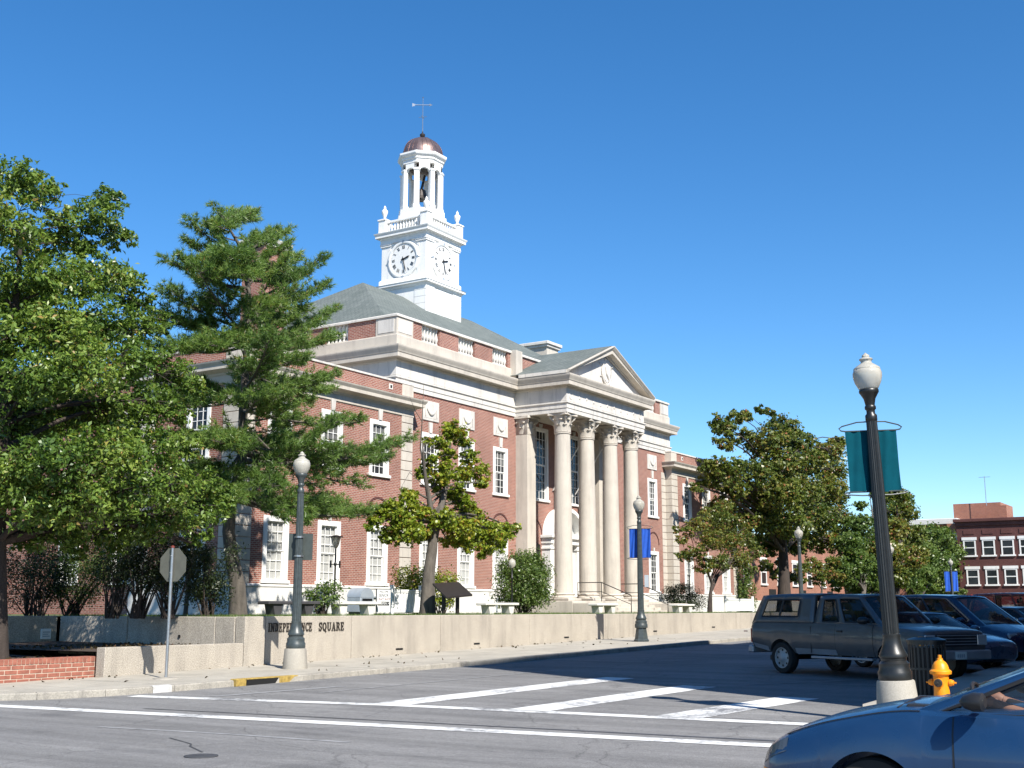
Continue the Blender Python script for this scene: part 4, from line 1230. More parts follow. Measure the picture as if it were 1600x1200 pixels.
# corner boards with grooves (rusticated quoins in wood)
qm = MB().bbox(-0.03, -0.03, 0.012, 0.86, 0.86, 0.42, 0.012).mesh('quoin_board', 'white_paint')
for k in range(10):
    z = 16.62 + k * 0.425
    if z > 20.6: break
    inst(qm, 'quoin_board', tw, (TX0, TY0, z)); inst(qm, 'quoin_board', tw, (TX1, TY0, z), pi / 2)
    if k > 5: inst(qm, 'quoin_board', tw, (TX0, TY1, z), -pi / 2)
MB().moulding([(0.02, 20.72), (0.06, 20.76), (0.10, 20.86), (0.22, 20.90), (0.22, 21.0), (0.26, 21.04), (0.0, 21.12)], sq(1.8), True).build('base_cornice', 'white_paint', tw)
MB().box(CX - 1.68, TYC - 1.68, 21.05, CX + 1.68, TYC + 1.68, 24.0).build('clock_stage', 'white_paint', tw)
mb = MB().moulding([(0.0, 21.1), (0.14, 21.1), (0.14, 21.38), (0.06, 21.46), (0.0, 21.48)], sq(1.68), True); mb.build('plinth', 'white_paint', tw)
for sx in (-1, 1):
    for sy in (-1, 1):
        p_ = MB(); cx_, cy_ = CX + sx * 1.36, TYC + sy * 1.36
        p_.bbox(cx_ - 0.36, cy_ - 0.36, 21.46, cx_ + 0.36, cy_ + 0.36, 23.55, 0.015); p_.bbox(cx_ - 0.42, cy_ - 0.42, 23.55, cx_ + 0.42, cy_ + 0.42, 23.66, 0.015); p_.bbox(cx_ - 0.45, cy_ - 0.45, 23.66, cx_ + 0.45, cy_ + 0.45, 23.76, 0.015)
        p_.build('corner_pilaster', 'white_paint', tw)
        for (ax, ay) in ((sx, 0), (0, sy)):
            q_ = MB()
            if ax: q_.bbox(cx_ + ax * 0.355, cy_ - 0.24, 21.62, cx_ + ax * 0.375, cy_ + 0.24, 23.4, 0.006)
            else: q_.bbox(cx_ - 0.24, cy_ + ay * 0.375, 21.62, cx_ + 0.24, cy_ + ay * 0.355, 23.4, 0.006)
MB().moulding([(0.0, 23.70), (0.10, 23.74), (0.10, 23.98), (0.14, 24.04), (0.16, 24.10), (0.30, 24.16), (0.31, 24.13), (0.34, 24.13), (0.34, 24.26), (0.40, 24.36), (0.42, 24.42), (0.0, 24.52)], sq(1.68), True).build('clock_cornice', 'white_paint', tw)
# clock dials
def dial(rz, cxy):
    R_ = 1.02
    c0 = (cxy[0], cxy[1], 22.58)
    d = MB(); d.add([(0, -0.06, 0)] + [(R_ * cos(a), -0.06, R_ * sin(a)) for a in np.linspace(0, 2 * pi, 49)[:-1]], [(0, i + 1, (i + 1) % 48 + 1) for i in range(48)])
    o = bpy.data.objects.new('clock_dial', d.mesh('clock_dial', 'white_paint', recalc=False)); link(o, tw)
    off = W[tw.name]; o.location = (c0[0] - off[0], c0[1] - off[1], c0[2] - off[2]); o.rotation_euler = (0, 0, rz)
    def sub(mb, nm, mat, sm=False):
        q = bpy.data.objects.new(nm, mb.mesh(nm, mat, sm, recalc=True)); link(q, tw); q.location = o.location; q.rotation_euler = o.rotation_euler
    rg = MB(); pf = [(R_ - 0.02, 0.0), (R_ - 0.02, -0.10), (R_ + 0.06, -0.13), (R_ + 0.15, -0.10), (R_ + 0.18, 0.0)]
    vs = []; n = 48
    for i in range(n):
        a = 2 * pi * i / n
        for (r_, y_) in pf: vs.append((r_ * cos(a), y_, r_ * sin(a)))
    m_ = len(pf); rg.add(vs, [(i * m_ + k, ((i + 1) % n) * m_ + k, ((i + 1) % n) * m_ + k + 1, i * m_ + k + 1) for i in range(n) for k in range(m_ - 1)])
    sub(rg, 'dial_ring', 'white_paint', True)
    sp = MB()
    for k in range(4):
        a = k * pi / 2
        u = Vector((cos(a), 0, sin(a))); w_ = Vector((-sin(a), 0, cos(a))); p0 = u * (R_ + 0.08)
        for s1, s2 in ((0.14, 0.10), (-0.07, 0.12)):
            q = [p0 + u * s1 + Vector((0, -0.13, 0)), p0 + w_ * s2 + Vector((0, -0.13, 0)), p0 - u * 0.06 + Vector((0, -0.13, 0)), p0 - w_ * s2 + Vector((0, -0.13, 0))]
            sp.add([tuple(v) for v in q] + [tuple(v + Vector((0, 0.1, 0))) for v in q], [(0, 1, 2, 3), (7, 6, 5, 4), (0, 4, 5, 1), (1, 5, 6, 2), (2, 6, 7, 3), (3, 7, 4, 0)])
    for k in range(4): pass
    sub(sp, 'dial_ornament', 'unit_grey')
    cr_ = MB()          # spandrel triangles in the corners of the square panel
    for sx in (-1, 1):
        for sz in (-1, 1):
            cr_.prism([(sx * 1.2, sz * 1.12), (sx * 0.72, sz * 1.12), (sx * 1.2, sz * 0.66)], 'y', -0.05, 0.02)
    sub(cr_, 'spandrel', 'white_paint')
    num = MB()
    rom = ['XII', 'I', 'II', 'III', 'IIII', 'V', 'VI', 'VII', 'VIII', 'IX', 'X', 'XI']
    for h_ in range(12):
        a = pi / 2 - h_ * pi / 6
        u = Vector((cos(a), sin(a))); tg = Vector((sin(a), -cos(a)))
        s_ = rom[h_]; sw = {'I': 0.055, 'V': 0.115, 'X': 0.115}
        tot = sum(sw[c] for c in s_); xx = -tot / 2
        for c in s_:
            mid = xx + sw[c] / 2
            bars = {'I': [((0, 0), (0, 1), 0.032)], 'V': [((-0.04, 1), (0, 0), 0.034), ((0.04, 1), (0, 0), 0.02)], 'X': [((-0.04, 1), (0.04, 0), 0.034), ((0.04, 1), (-0.04, 0), 0.02)]}[c]
            for (p0, p1, th) in bars:
                A_ = u * (0.66 + 0.22 * p0[1]) + tg * (mid + p0[0]); B2 = u * (0.66 + 0.22 * p1[1]) + tg * (mid + p1[0])
                dd = (B2 - A_).normalized(); nn = Vector((-dd.y, dd.x)) * th / 2
                q = [A_ + nn, A_ - nn, B2 - nn, B2 + nn]
                num.add([(v.x, -0.072, v.y) for v in q], [(0, 1, 2, 3)])
            xx += sw[c]
    for k in range(60):
        if k % 5 == 0: continue
        a = 2 * pi * k / 60; u = Vector((cos(a), sin(a))); nn = Vector((-sin(a), cos(a))) * 0.008
        q = [u * 0.93 + nn, u * 0.93 - nn, u * 0.97 - nn, u * 0.97 + nn]
        num.add([(v.x, -0.071, v.y) for v in q], [(0, 1, 2, 3)])
    sub(num, 'numerals', 'black_mark')
    def hand(ang, L, w0, w1, y):
        a = pi / 2 - ang; u = Vector((cos(a), sin(a))); nn = Vector((-sin(a), cos(a)))
        q = [u * -0.16 + nn * w0, u * -0.16 - nn * w0, u * L * 0.75 - nn * w1, u * L, u * L * 0.75 + nn * w1]
        hm = MB().add([(v.x, y, v.y) for v in q] + [(v.x, y + 0.015, v.y) for v in q], [(0, 1, 2, 3, 4), (9, 8, 7, 6, 5)] + [(i, i + 5, (i + 1) % 5 + 5, (i + 1) % 5) for i in range(5)])
        hm.lathe([(0.07, 0), (0.07, 0.02)], 10)
        hm.v[-20:] = [(p[0], y - p[2], p[1]) for p in hm.v[-20:]]
        sub(hm, 'clock_hand', 'black_mark')
    hand((2 + 27 / 60) * pi / 6, 0.52, 0.03, 0.05, -0.11); hand(27.5 / 60 * 2 * pi, 0.86, 0.022, 0.035, -0.125)
dial(0, (CX, TYC - 1.68)); dial(-pi / 2, (CX - 1.68, TYC)); dial(pi / 2, (CX + 1.68, TYC))
# balustrade, corner posts and urns
for sx in (-1, 1):
    for sy in (-1, 1):
        cx_, cy_ = CX + sx * 1.62, TYC + sy * 1.62
        MB().bbox(cx_ - 0.27, cy_ - 0.27, 24.45, cx_ + 0.27, cy_ + 0.27, 25.28, 0.015).bbox(cx_ - 0.32, cy_ - 0.32, 25.28, cx_ + 0.32, cy_ + 0.32, 25.38, 0.015).build('corner_post', 'white_paint', tw)
        MB().lathe([(0.13, 25.38), (0.13, 25.44), (0.06, 25.50), (0.08, 25.56), (0.18, 25.82), (0.20, 25.98), (0.17, 26.02), (0.10, 26.08), (0.07, 26.14), (0.09, 26.20), (0.0, 26.36)], 14, (cx_, cy_, 0)).build('urn', 'white_paint', tw, 50)
for (ax, s) in (('x', -1), ('x', 1), ('y', -1), ('y', 1)):
    for (z0, z1, hw) in ((24.45, 24.60, 0.10), (25.12, 25.24, 0.11)):
        if ax == 'x': MB().bbox(CX - 1.36, TYC + s * 1.62 - hw, z0, CX + 1.36, TYC + s * 1.62 + hw, z1, 0.01).build('rail', 'white_paint', tw)
        else: MB().bbox(CX + s * 1.62 - hw, TYC - 1.36, z0, CX + s * 1.62 + hw, TYC + 1.36, z1, 0.01).build('rail', 'white_paint', tw)
tb = MB().lathe([(0.06, 0), (0.04, 0.06), (0.075, 0.2), (0.05, 0.36), (0.04, 0.44), (0.06, 0.52)], 8).mesh('baluster', 'white_paint', 50)
for k in range(12):
    t = -1.24 + 2.48 * k / 11
    for (x, y) in ((CX + t, TYC - 1.62), (CX - 1.62, TYC + t), (CX + 1.62, TYC + t)):
        inst(tb, 'baluster', tw, (x, y, 24.6))
# lantern
mb = MB(); oct_ = lambda r, a0=pi / 8: [(CX + r * cos(a0 - k * pi / 4), TYC + r * sin(a0 - k * pi / 4)) for k in range(8)]
MB().box(CX - 1.6, TYC - 1.6, 24.4, CX + 1.6, TYC + 1.6, 24.50).build('lantern_deck', 'white_paint', tw)
MB().prism(oct_(1.62)[::-1], 'z', 24.5, 25.55).prism(oct_(1.50)[::-1], 'z', 25.551, 25.95).build('lantern_base', 'white_paint', tw)
for k in range(8):
    a = pi / 8 + k * pi / 4
    q = MB(); q.bbox(-0.15, -0.15, 25.95, 0.15, 0.15, 28.55, 0.02); q.bbox(-0.19, -0.19, 25.95, 0.19, 0.19, 26.2, 0.02); q.bbox(-0.19, -0.19, 28.42, 0.19, 0.19, 28.56, 0.02)
    o = bpy.data.objects.new('lantern_post', q.mesh('lantern_post', 'white_paint')); link(o, tw)
    off = W[tw.name]; o.location = (CX + 1.22 * cos(a) - off[0], TYC + 1.22 * sin(a) - off[1], -off[2]); o.rotation_euler = (0, 0, a)
# arched heads between the posts
for k in range(8):
    a = k * pi / 4; rr = 1.22 * cos(pi / 8); hw = 1.22 * sin(pi / 8) - 0.13
    pts = [(-hw - 0.02, 0)] + [(hw * cos(t), hw * sin(t) * 0.95) for t in np.linspace(pi, 0, 11)] + [(hw + 0.02, 0), (hw + 0.02, 0.75), (-hw - 0.02, 0.75)]
    q = MB(); vs = []
    arc_ = [(hw * cos(t), hw * sin(t)) for t in np.linspace(pi, 0, 11)]
    top = [(-hw + 2 * hw * i / 10, 0.72) for i in range(11)]
    for (p0, p1) in zip(arc_, top):
        for y in (-0.10, 0.10): vs += [(p0[0], y, p0[1]), (p1[0], y, p1[1])]
    fs = []
    for i in range(10):
        b_ = i * 4; fs += [(b_, b_ + 4, b_ + 5, b_ + 1), (b_ + 2, b_ + 3, b_ + 7, b_ + 6), (b_, b_ + 2, b_ + 6, b_ + 4)]
    q.add(vs, fs)
    o = bpy.data.objects.new('arch_head', q.mesh('arch_head', 'white_paint', recalc=True)); link(o, tw)
    off = W[tw.name]; o.location = (CX + rr * cos(a) - off[0], TYC + rr * sin(a) - off[1], 28.30 - off[2]); o.rotation_euler = (0, 0, a + pi / 2)
MB().moulding([(-0.2, 28.95), (0.05, 28.95), (0.05, 29.15), (0.12, 29.2), (0.12, 29.3), (0.24, 29.42), (0.28, 29.50), (0.28, 29.62), (-1.0, 29.66)], oct_(1.30)[::-1], True).build('lantern_cornice', 'white_paint', tw)
dm = MB()
dprof = [(1.40, 29.60), (1.38, 29.68)] + [(1.34 * cos(t), 29.68 + 1.32 * sin(t)) for t in np.linspace(0.0, 1.45, 10)] + [(0.0, 31.02)]
dm.lathe(dprof, 8, (CX, TYC, 0))
ca, sa = cos(pi / 8), sin(pi / 8)
dm.v = [(CX + (p[0] - CX) * ca - (p[1] - TYC) * sa, TYC + (p[0] - CX) * sa + (p[1] - TYC) * ca, p[2]) for p in dm.v]
dm.build('dome', 'copper', tw, 50)
for k in range(24):
    a = pi / 8 + k * 2 * pi / 24
    kk = cos(pi / 8) / cos(((a - pi / 8) % (pi / 4)) - pi / 8)
    MB().tube([(CX + (p[0] * kk + 0.0) * cos(a), TYC + (p[0] * kk) * sin(a), p[1]) for p in dprof[2:-1]], 0.018, 4).build('dome_seam', 'copper', tw)
MB().lathe([(0.10, 30.98), (0.08, 31.05), (0.17, 31.15), (0.17, 31.27), (0.05, 31.36), (0.03, 31.5)], 12, (CX, TYC, 0)).build('ball_finial', 'dark_bronze', tw, 50)
# weathervane
vm = MB(); vm.tube([(CX, TYC, 31.4), (CX, TYC, 33.75)], [0.035, 0.02], 6)
dv = Vector((0.55, -0.82, 0)).normalized()
Pv = lambda t, z: (CX + dv.x * t, TYC + dv.y * t, z)
vm.tube([Pv(-0.5, 33.28), Pv(0.45, 33.28)], 0.03, 5)
vm.add([Pv(0.62, 33.28), Pv(0.42, 33.38), Pv(0.42, 33.18)], [(0, 1, 2), (2, 1, 0)]); vm.add([Pv(-0.68, 33.40), Pv(-0.4, 33.30), Pv(-0.4, 33.26), Pv(-0.68, 33.16)], [(0, 1, 2, 3)])
for a in (0.3, 0.3 + pi / 2):
    vm.tube([(CX - 0.26 * cos(a), TYC - 0.26 * sin(a), 32.45), (CX + 0.26 * cos(a), TYC + 0.26 * sin(a), 32.45)], 0.018, 4)
vm.lathe([(0, 33.72), (0.05, 33.78), (0, 33.84)], 8, (CX, TYC, 0))
vm.build('weathervane', 'steel', tw)
# hanging bell frame glimpsed inside the lantern
MB().tube([(CX - 0.5, TYC, 26.0), (CX + 0.3, TYC, 28.6)], 0.09, 6).lathe([(0.45, 26.9), (0.36, 27.1), (0.26, 27.5), (0.12, 27.6), (0.0, 27.62)], 14, (CX, TYC, 0)).build('bell', 'dark_bronze', tw)
# ================================================================== street lamps
def make_lamp(label, x, y, z, pedestal=True, mat='green_iron', group='street lamps round the square', seg=32, Ht=5.35):
    t = thing('street_lamp', label, 'street lamp', (x, y, z), group)
    k = Ht / 5.35
    def L(name, prof, mat, n=20, sm=45, parent=t, flute=0.0):
        return MB().lathe([(r, zz * k) for r, zz in prof], n, (x, y, z), flute).build(name, mat, parent, sm)
    if pedestal: L('pedestal', [(0.315, -0.05), (0.315, 0.02), (0.275, 0.48), (0.26, 0.50)], 'concrete', 20)
    else: L('pedestal', [(0.30, -0.02), (0.30, 0.06), (0.26, 0.10), (0.20, 0.50)], mat, 8, 30)
    L('base', [(0.235, 0.50), (0.245, 0.53), (0.245, 0.62), (0.22, 0.66), (0.225, 0.74), (0.185, 0.78), (0.19, 0.82), (0.205, 0.83), (0.21, 0.86), (0.19, 0.90), (0.145, 1.0), (0.125, 1.12), (0.13, 1.14), (0.13, 1.17), (0.115, 1.18)], mat, 20)
    L('shaft', [(0.118, 1.16), (0.112, 2.2), (0.098, 3.3), (0.082, 4.42)], mat, seg, 20, t, 0.09)
    L('collar', [(0.075, 4.40), (0.09, 4.42), (0.09, 4.50), (0.065, 4.53), (0.065, 4.58), (0.085, 4.60), (0.085, 4.64), (0.07, 4.66), (0.09, 4.76), (0.135, 4.84), (0.15, 4.86), (0.15, 4.90), (0.12, 4.93)], mat)
    L('globe', [(0.125, 4.89), (0.155, 4.93), (0.20, 5.02), (0.222, 5.11), (0.222, 5.17), (0.20, 5.235)], 'lamp_globe', 28, 80)
    L('globe_top', [(0.205, 5.23), (0.20, 5.25), (0.13, 5.30), (0.085, 5.33), (0.08, 5.36), (0.105, 5.385), (0.10, 5.40), (0.055, 5.42), (0.06, 5.45), (0.03, 5.475), (0.0, 5.50)], 'lamp_globe', 28, 60)
    return t
def banner(t, x, y, z, ztop, zbot, w, d, cloth, mat='green_iron', wav=0.025, seedv=0, parts=(-1, 1)):
    """cloth hung on looped bars either side of the pole; d is the bar direction in plan"""
    d = Vector(d).normalized(); nrm = Vector((-d.y, d.x))
    nx, nz = 36, 10
    yo = 0.10
    vs = []
    for j in range(nz + 1):
        tz_ = j / nz
        for i in range(nx + 1):
            u = -w / 2 + w * i / nx
            o = yo + wav * sin(u * 19 + tz_ * 1.7 + seedv) * (0.4 + tz_ * 0.6) + 0.4 * wav * sin(u * 43 + tz_ * 5)
            vs.append((x + d.x * u + nrm.x * o, y + d.y * u + nrm.y * o, ztop + (zbot - ztop) * tz_ - 0.01 * sin(u * 9)))
    fs = [(j * (nx + 1) + i, j * (nx + 1) + i + 1, (j + 1) * (nx + 1) + i + 1, (j + 1) * (nx + 1) + i) for j in range(nz) for i in range(nx)]
    MB().add(vs, fs).build('banner', cloth, t, 80)
    for (zz, up, ex) in ((ztop, 0.13, 0.06), (zbot, -0.06, 0.06)):
        for s in (-1, 1):
            e = s * (w / 2 + ex)
            P = lambda u, dz, o=yo: (x + d.x * u + nrm.x * o, y + d.y * u + nrm.y * o, zz + dz)
            pts = [P(s * 0.05, 0), P(s * w / 2, 0.0), P(e, 0.01 * (1 if up > 0 else -1)), P(e + s * 0.03, up * 0.35), P(e - s * 0.02, up * 0.62), P(s * 0.22, up, yo * 0.5), P(s * 0.06, up, 0.02)]
            MB().tube(pts, 0.011, 6).build('banner_bar', mat, t)

LN = (18.4, 5.0)
ln = make_lamp('nearest street lamp, with the teal banner, on a concrete pedestal', LN[0], LN[1], gz(18.4) + 0.13, True, 'black_iron', seg=40)
bd = (0.54, -0.84)
ln.rotation_euler = Matrix.Rotation(radians(-2.0), 3, Vector((0.84, 0.54, 0))).to_euler()      # the old post leans a little
banner(ln, LN[0], LN[1], 0, 4.33, 3.38, 0.80, bd, 'teal_cloth', 'green_iron', 0.02)
l1 = make_lamp('street lamp in front of the wall lettering, with a dark sign on its post', 22.75, 21.1, gz(22.7) + 0.13)
dS = Vector((0.54, -0.84)); 
def plate(t, cx_, cy_, z0, z1, w, d, off, mat, name='sign_plate', th=0.012):
    d = Vector(d).normalized(); n_ = Vector((-d.y, d.x))
    c0 = Vector((cx_, cy_)) + n_ * off
    q = [c0 - d * w / 2, c0 + d * w / 2, c0 + d * w / 2 + n_ * th, c0 - d * w / 2 + n_ * th]
    vs = [(p.x, p.y, z0) for p in q] + [(p.x, p.y, z1) for p in q]
    return MB().add(vs, [(0, 3, 2, 1), (4, 5, 6, 7), (0, 1, 5, 4), (1, 2, 6, 5), (2, 3, 7, 6), (3, 0, 4, 7)]).build(name, mat, t)
plate(l1, 22.75 + dS.x * 0.02, 21.1 + dS.y * 0.02, 2.82, 3.50, 0.62, dS, 0.13, 'sign_green')
for zz in (2.92, 3.40):
    MB().lathe([(0.125, zz - 0.02), (0.125, zz + 0.02)], 16, (22.75, 21.1, 0)).build('clamp', 'steel', l1)
    MB().tube([(22.75, 21.1, zz), (22.75 + 0.84 * 0.14, 21.1 + 0.54 * 0.14, zz)], 0.02, 6).build('bracket', 'steel', l1)
l2 = make_lamp('street lamp with the blue banner in front of the portico', 40.9, 20.5, gz(40.9) + 0.13, False)
banner(l2, 40.9, 20.5, 0, gz(40.9) + 4.35, gz(40.9) + 3.25, 0.82, (0.3, -0.95), 'blue_cloth', 'green_iron', 0.03, 2.0)
plate(l2, 40.9 + 0.16, 20.5 - 0.2, gz(40.9) + 2.15, gz(40.9) + 2.6, 0.16, (0.54, -0.84), 0.1, 'unit_grey')
far = [('street lamp in front of the big tree beyond the pickup', 1253, 826, 61.8), ('distant street lamp just right of the nearest lamp post', 1397, 853, 82.0), ('distant street lamp with a small blue banner by far trees', 1490, 875, 111.0),
       ('small distant street lamp left of another before brick building', 1537, 905, 165.0), ('small distant street lamp in front of a brick building window', 1555, 893, 143.0)]
for i, (lb, px, py, dep) in enumerate(far):
    lat = (px - 800) / 1883.0 * dep
    x = dep * _h[0] + lat * _r[0]; y = dep * _h[1] + lat * _r[1]
    ztop = 1.6 + (951 - py) / 1883.0 * dep
    zb_ = ztop - 5.4
    o = make_lamp(lb, x, y, zb_, False, seg=12)
    if i == 2: banner(o, x, y, 0, zb_ + 4.3, zb_ + 2.5, 1.2, (0.54, -0.84), 'blue_cloth', 'green_iron', 0.05)
    if i > 2: plate(o, x, y, zb_ + 1.6, zb_ + 2.2, 0.55, (0.54, -0.84), -0.16, 'sign_white')

# ================================================================== stop sign seen from behind
sx, sy = 18.7, 21.2
zs = gz(sx) + 0.13
ss = thing('stop_sign', 'back of an octagonal stop sign on a steel post at the corner', 'road sign', (sx, sy, zs))
MB().tube([(sx, sy, zs - 0.02), (sx, sy, zs + 2.9)], 0.034, 12).build('post', 'steel', ss, 60)
MB().lathe([(0.30, 0.0), (0.28, 0.03), (0.06, 0.05)], 14, (sx, sy, zs - 0.01)).build('footing', 'concrete', ss)
nS = Vector((0.99, 0.13)).normalized(); tS = Vector((-nS.y, nS.x))           # the lettered face looks down the street
oc = [(0.375 / cos(pi / 8) * cos(pi / 8 + k * pi / 4), 0.375 / cos(pi / 8) * sin(pi / 8 + k * pi / 4)) for k in range(8)]
def signpoly(pts, d0, d1, name, mat, sc=1.0):
    vs = [(sx + tS.x * p[0] * sc + nS.x * d, sy + tS.y * p[0] * sc + nS.y * d, zs + 2.52 + p[1] * sc) for d in (d0, d1) for p in pts]
    n = len(pts)
    return MB().add(vs, [tuple(range(n)), tuple(range(2 * n - 1, n - 1, -1))] + [(i, i + n, (i + 1) % n + n, (i + 1) % n) for i in range(n)]).build(name, mat, ss, recalc=True)
signpoly(oc, 0.036, 0.041, 'plate_back', 'sign_back')
signpoly(oc, 0.0415, 0.044, 'plate_front', 'red_rim', 0.98)
MB().lathe([(0.0, 2.9), (0.042, 2.9), (0.042, 2.94), (0.0, 2.96)], 10, (sx, sy, zs)).build('cap', 'red_rim', ss)
for dz in (2.34, 2.72): MB().tube([(sx - nS.x * 0.05, sy - nS.y * 0.05, zs + dz), (sx + nS.x * 0.045, sy + nS.y * 0.045, zs + dz)], 0.012, 6).build('bolt', 'steel', ss)

# ================================================================== hydrant and litter bin on the near corner
hx, hy = 19.55, 4.63; hz = gz(hx) + 0.13
hd_ = thing('fire_hydrant', 'yellow fire hydrant with a dark side cap on the near corner', 'fire hydrant', (hx, hy, hz))
MB().lathe([(0.17, -0.02), (0.17, 0.035), (0.12, 0.05), (0.125, 0.06), (0.115, 0.30), (0.115, 0.50), (0.125, 0.52), (0.16, 0.53), (0.165, 0.57), (0.155, 0.585), (0.13, 0.60), (0.115, 0.66), (0.085, 0.71), (0.05, 0.735), (0.045, 0.75), (0.045, 0.765), (0.028, 0.77), (0.028, 0.815), (0.0, 0.82)], 24, (hx, hy, hz)).build('barrel', 'hydrant_yellow', hd_, 40)
for k in range(8):
    a = k * pi / 4 + 0.2
    MB().lathe([(0.016, 0.035), (0.016, 0.06), (0.0, 0.065)], 6, (hx + 0.147 * cos(a), hy + 0.147 * sin(a), hz)).build('flange_bolt', 'hydrant_yellow', hd_)
def nozzle(ang, z, r, L, mat, capm):
    u = Vector((cos(ang), sin(ang), 0)); c = Vector((hx, hy, hz + z))
    P = lambda t: tuple(c + u * t)
    MB().tube([P(0.08), P(0.08 + L)], r, 14).tube([P(0.08 + L), P(0.11 + L)], [r * 1.25, r * 1.2], 14).build('nozzle', mat, hd_, 40)
    MB().tube([P(0.111 + L), P(0.14 + L)], [r * 1.1, r * 0.9], 12).tube([P(0.14 + L), P(0.18 + L)], r * 0.32, 5).build('nozzle_cap', capm, hd_, 40)
aC = atan2(-hy, -hx)
nozzle(aC - 0.28, 0.40, 0.06, 0.05, 'hydrant_yellow', 'hydrant_cap')
nozzle(aC - 0.28 - pi / 2, 0.40, 0.042, 0.05, 'hydrant_yellow', 'hydrant_yellow'); nozzle(aC - 0.28 + pi / 2, 0.40, 0.042, 0.05, 'hydrant_yellow', 'hydrant_yellow')
bx_, by_ = 21.3, 5.25; bz_ = gz(bx_) + 0.13
lb = thing('litter_bin', 'black slatted iron litter bin behind the hydrant', 'litter bin', (bx_, by_, bz_))
MB().lathe([(0.24, 0.04), (0.24, 0.85)], 20, (bx_, by_, bz_)).build('liner', 'trim_black', lb)
slat = MB().bbox(-0.018, -0.006, 0.0, 0.018, 0.006, 0.86, 0.003).mesh('slat', 'black_iron')
for k in range(26):
    a = 2 * pi * k / 26
    inst(slat, 'slat', lb, (bx_ + 0.30 * cos(a), by_ + 0.30 * sin(a), bz_ + 0.05), a + pi / 2)
for zz in (0.06, 0.5, 0.92): MB().lathe([(0.29, zz - 0.02), (0.315, zz - 0.02), (0.315, zz + 0.02), (0.29, zz + 0.02), (0.29, zz - 0.02)], 26, (bx_, by_, bz_)).build('hoop', 'black_iron', lb, 40)
MB().lathe([(0.33, 0.94), (0.33, 0.98), (0.20, 1.02), (0.17, 1.0), (0.17, 0.94)], 24, (bx_, by_, bz_)).build('lid', 'black_iron', lb, 40)

# ================================================================== things on the lawn
def bench(label, px, py, Y, w, dark=False, ang=0.0):
    x, y, z = at(px, py, Y)
    m_ = 'bench_dark' if dark else 'bench_concrete'
    t = thing('stone_bench', label, 'bench', (x, y, LAWN), 'backless benches along the lawn edge')
    MB().bbox(x - w / 2, y - 0.24, LAWN + 0.36, x + w / 2, y + 0.24, LAWN + 0.46, 0.02).build('seat', m_, t)
    for s in (-1, 1):
        xx = x + s * w * 0.3
        MB().prism([(xx - 0.20, LAWN + 0.36), (xx + 0.20, LAWN + 0.36), (xx + 0.11, LAWN), (xx - 0.11, LAWN)][::-1], 'y', y - 0.18, y + 0.18).build('leg', m_, t, recalc=True)
    return t
bench('pale stone bench in front of the round bush', 778, 954, 25.3, 2.3)
bench('pale stone bench before the portico steps near blue banner lamp', 943, 950, 25.0, 1.9)
bench('pale stone bench beside the dark evergreen shrub at right', 1066, 950, 25.2, 2.0)
bench('pale stone bench left of the white sandwich sign', 552, 956, 25.2, 2.3)
bench('dark stone bench above the wall lettering at far left', 452, 956, 24.9, 2.2, True)
# slanted reading panel
x, y, _ = at(704, 950, 25.0)
rp = thing('reading_panel', 'dark slanted information panel on two posts beside the young maple', 'information panel', (x, y, LAWN))
for s in (-0.42, 0.42): MB().bbox(x + s - 0.06, y - 0.05, LAWN, x + s + 0.06, y + 0.05, LAWN + 0.78 + 0.0, 0.008).build('post', 'dark_bronze', rp)
vs = []
ux, uy = Vector((0.86, -0.5, 0)).normalized(), None
MB().add([(x - 0.85, y - 0.42, LAWN + 0.58), (x + 0.75, y - 0.42, LAWN + 0.68), (x + 0.98, y + 0.35, LAWN + 1.14), (x - 0.62, y + 0.35, LAWN + 1.06), (x - 0.85, y - 0.42, LAWN + 0.64), (x + 0.75, y - 0.42, LAWN + 0.74), (x + 0.98, y + 0.35, LAWN + 1.20), (x - 0.62, y + 0.35, LAWN + 1.12)],
         [(0, 3, 2, 1), (4, 5, 6, 7), (0, 1, 5, 4), (1, 2, 6, 5), (2, 3, 7, 6), (3, 0, 4, 7)]).build('board', 'dark_bronze', rp)
# sandwich sign
x, y, _ = at(599, 945, 25.2)
sg = thing('sandwich_sign', 'white senior craft shop open sign with arrows on the lawn', 'sign', (x, y, LAWN))
MB().bbox(x - 0.36, y - 0.01, LAWN + 0.12, x + 0.36, y + 0.01, LAWN + 0.86, 0.004).build('board', 'sign_white', sg)
for s in (-1, 1): MB().bbox(x + s * 0.37 - 0.012, y - 0.015, LAWN, x + s * 0.37 + 0.012, y + 0.015, LAWN + 0.88, 0.003).build('leg', 'black_iron', sg)
MB().bbox(x - 0.50, y - 0.012, LAWN + 0.862, x + 0.36, y + 0.012, LAWN + 0.88, 0.003).build('top_bar', 'black_iron', sg)
MB().box(x - 0.30, y - 0.0125, LAWN + 0.34, x + 0.30, y - 0.0105, LAWN + 0.47).build('arrow_band', 'black_mark', sg)
def text_part(body, size, loc, mat, parent):
    cu = bpy.data.curves.new('text', 'FONT'); cu.body = body; cu.size = size; cu.align_x = 'CENTER'; cu.align_y = 'CENTER'; cu.extrude = 0.001; cu.resolution_u = 2
    tmp = bpy.data.objects.new('text', cu); col.objects.link(tmp)
    me = bpy.data.meshes.new_from_object(tmp.evaluated_get(bpy.context.evaluated_depsgraph_get()))
    bpy.data.objects.remove(tmp); bpy.data.curves.remove(cu)
    me.materials.clear(); me.materials.append(M[mat])
    o = bpy.data.objects.new('lettering', me); link(o, parent)
    off = W[parent.name]; o.location = tuple(loc[i] - off[i] for i in range(3)); o.rotation_euler = (pi / 2, 0, 0)
    return o
text_part('WELCOME', 0.10, (x, y - 0.0135, LAWN + 0.79), 'black_mark', sg)
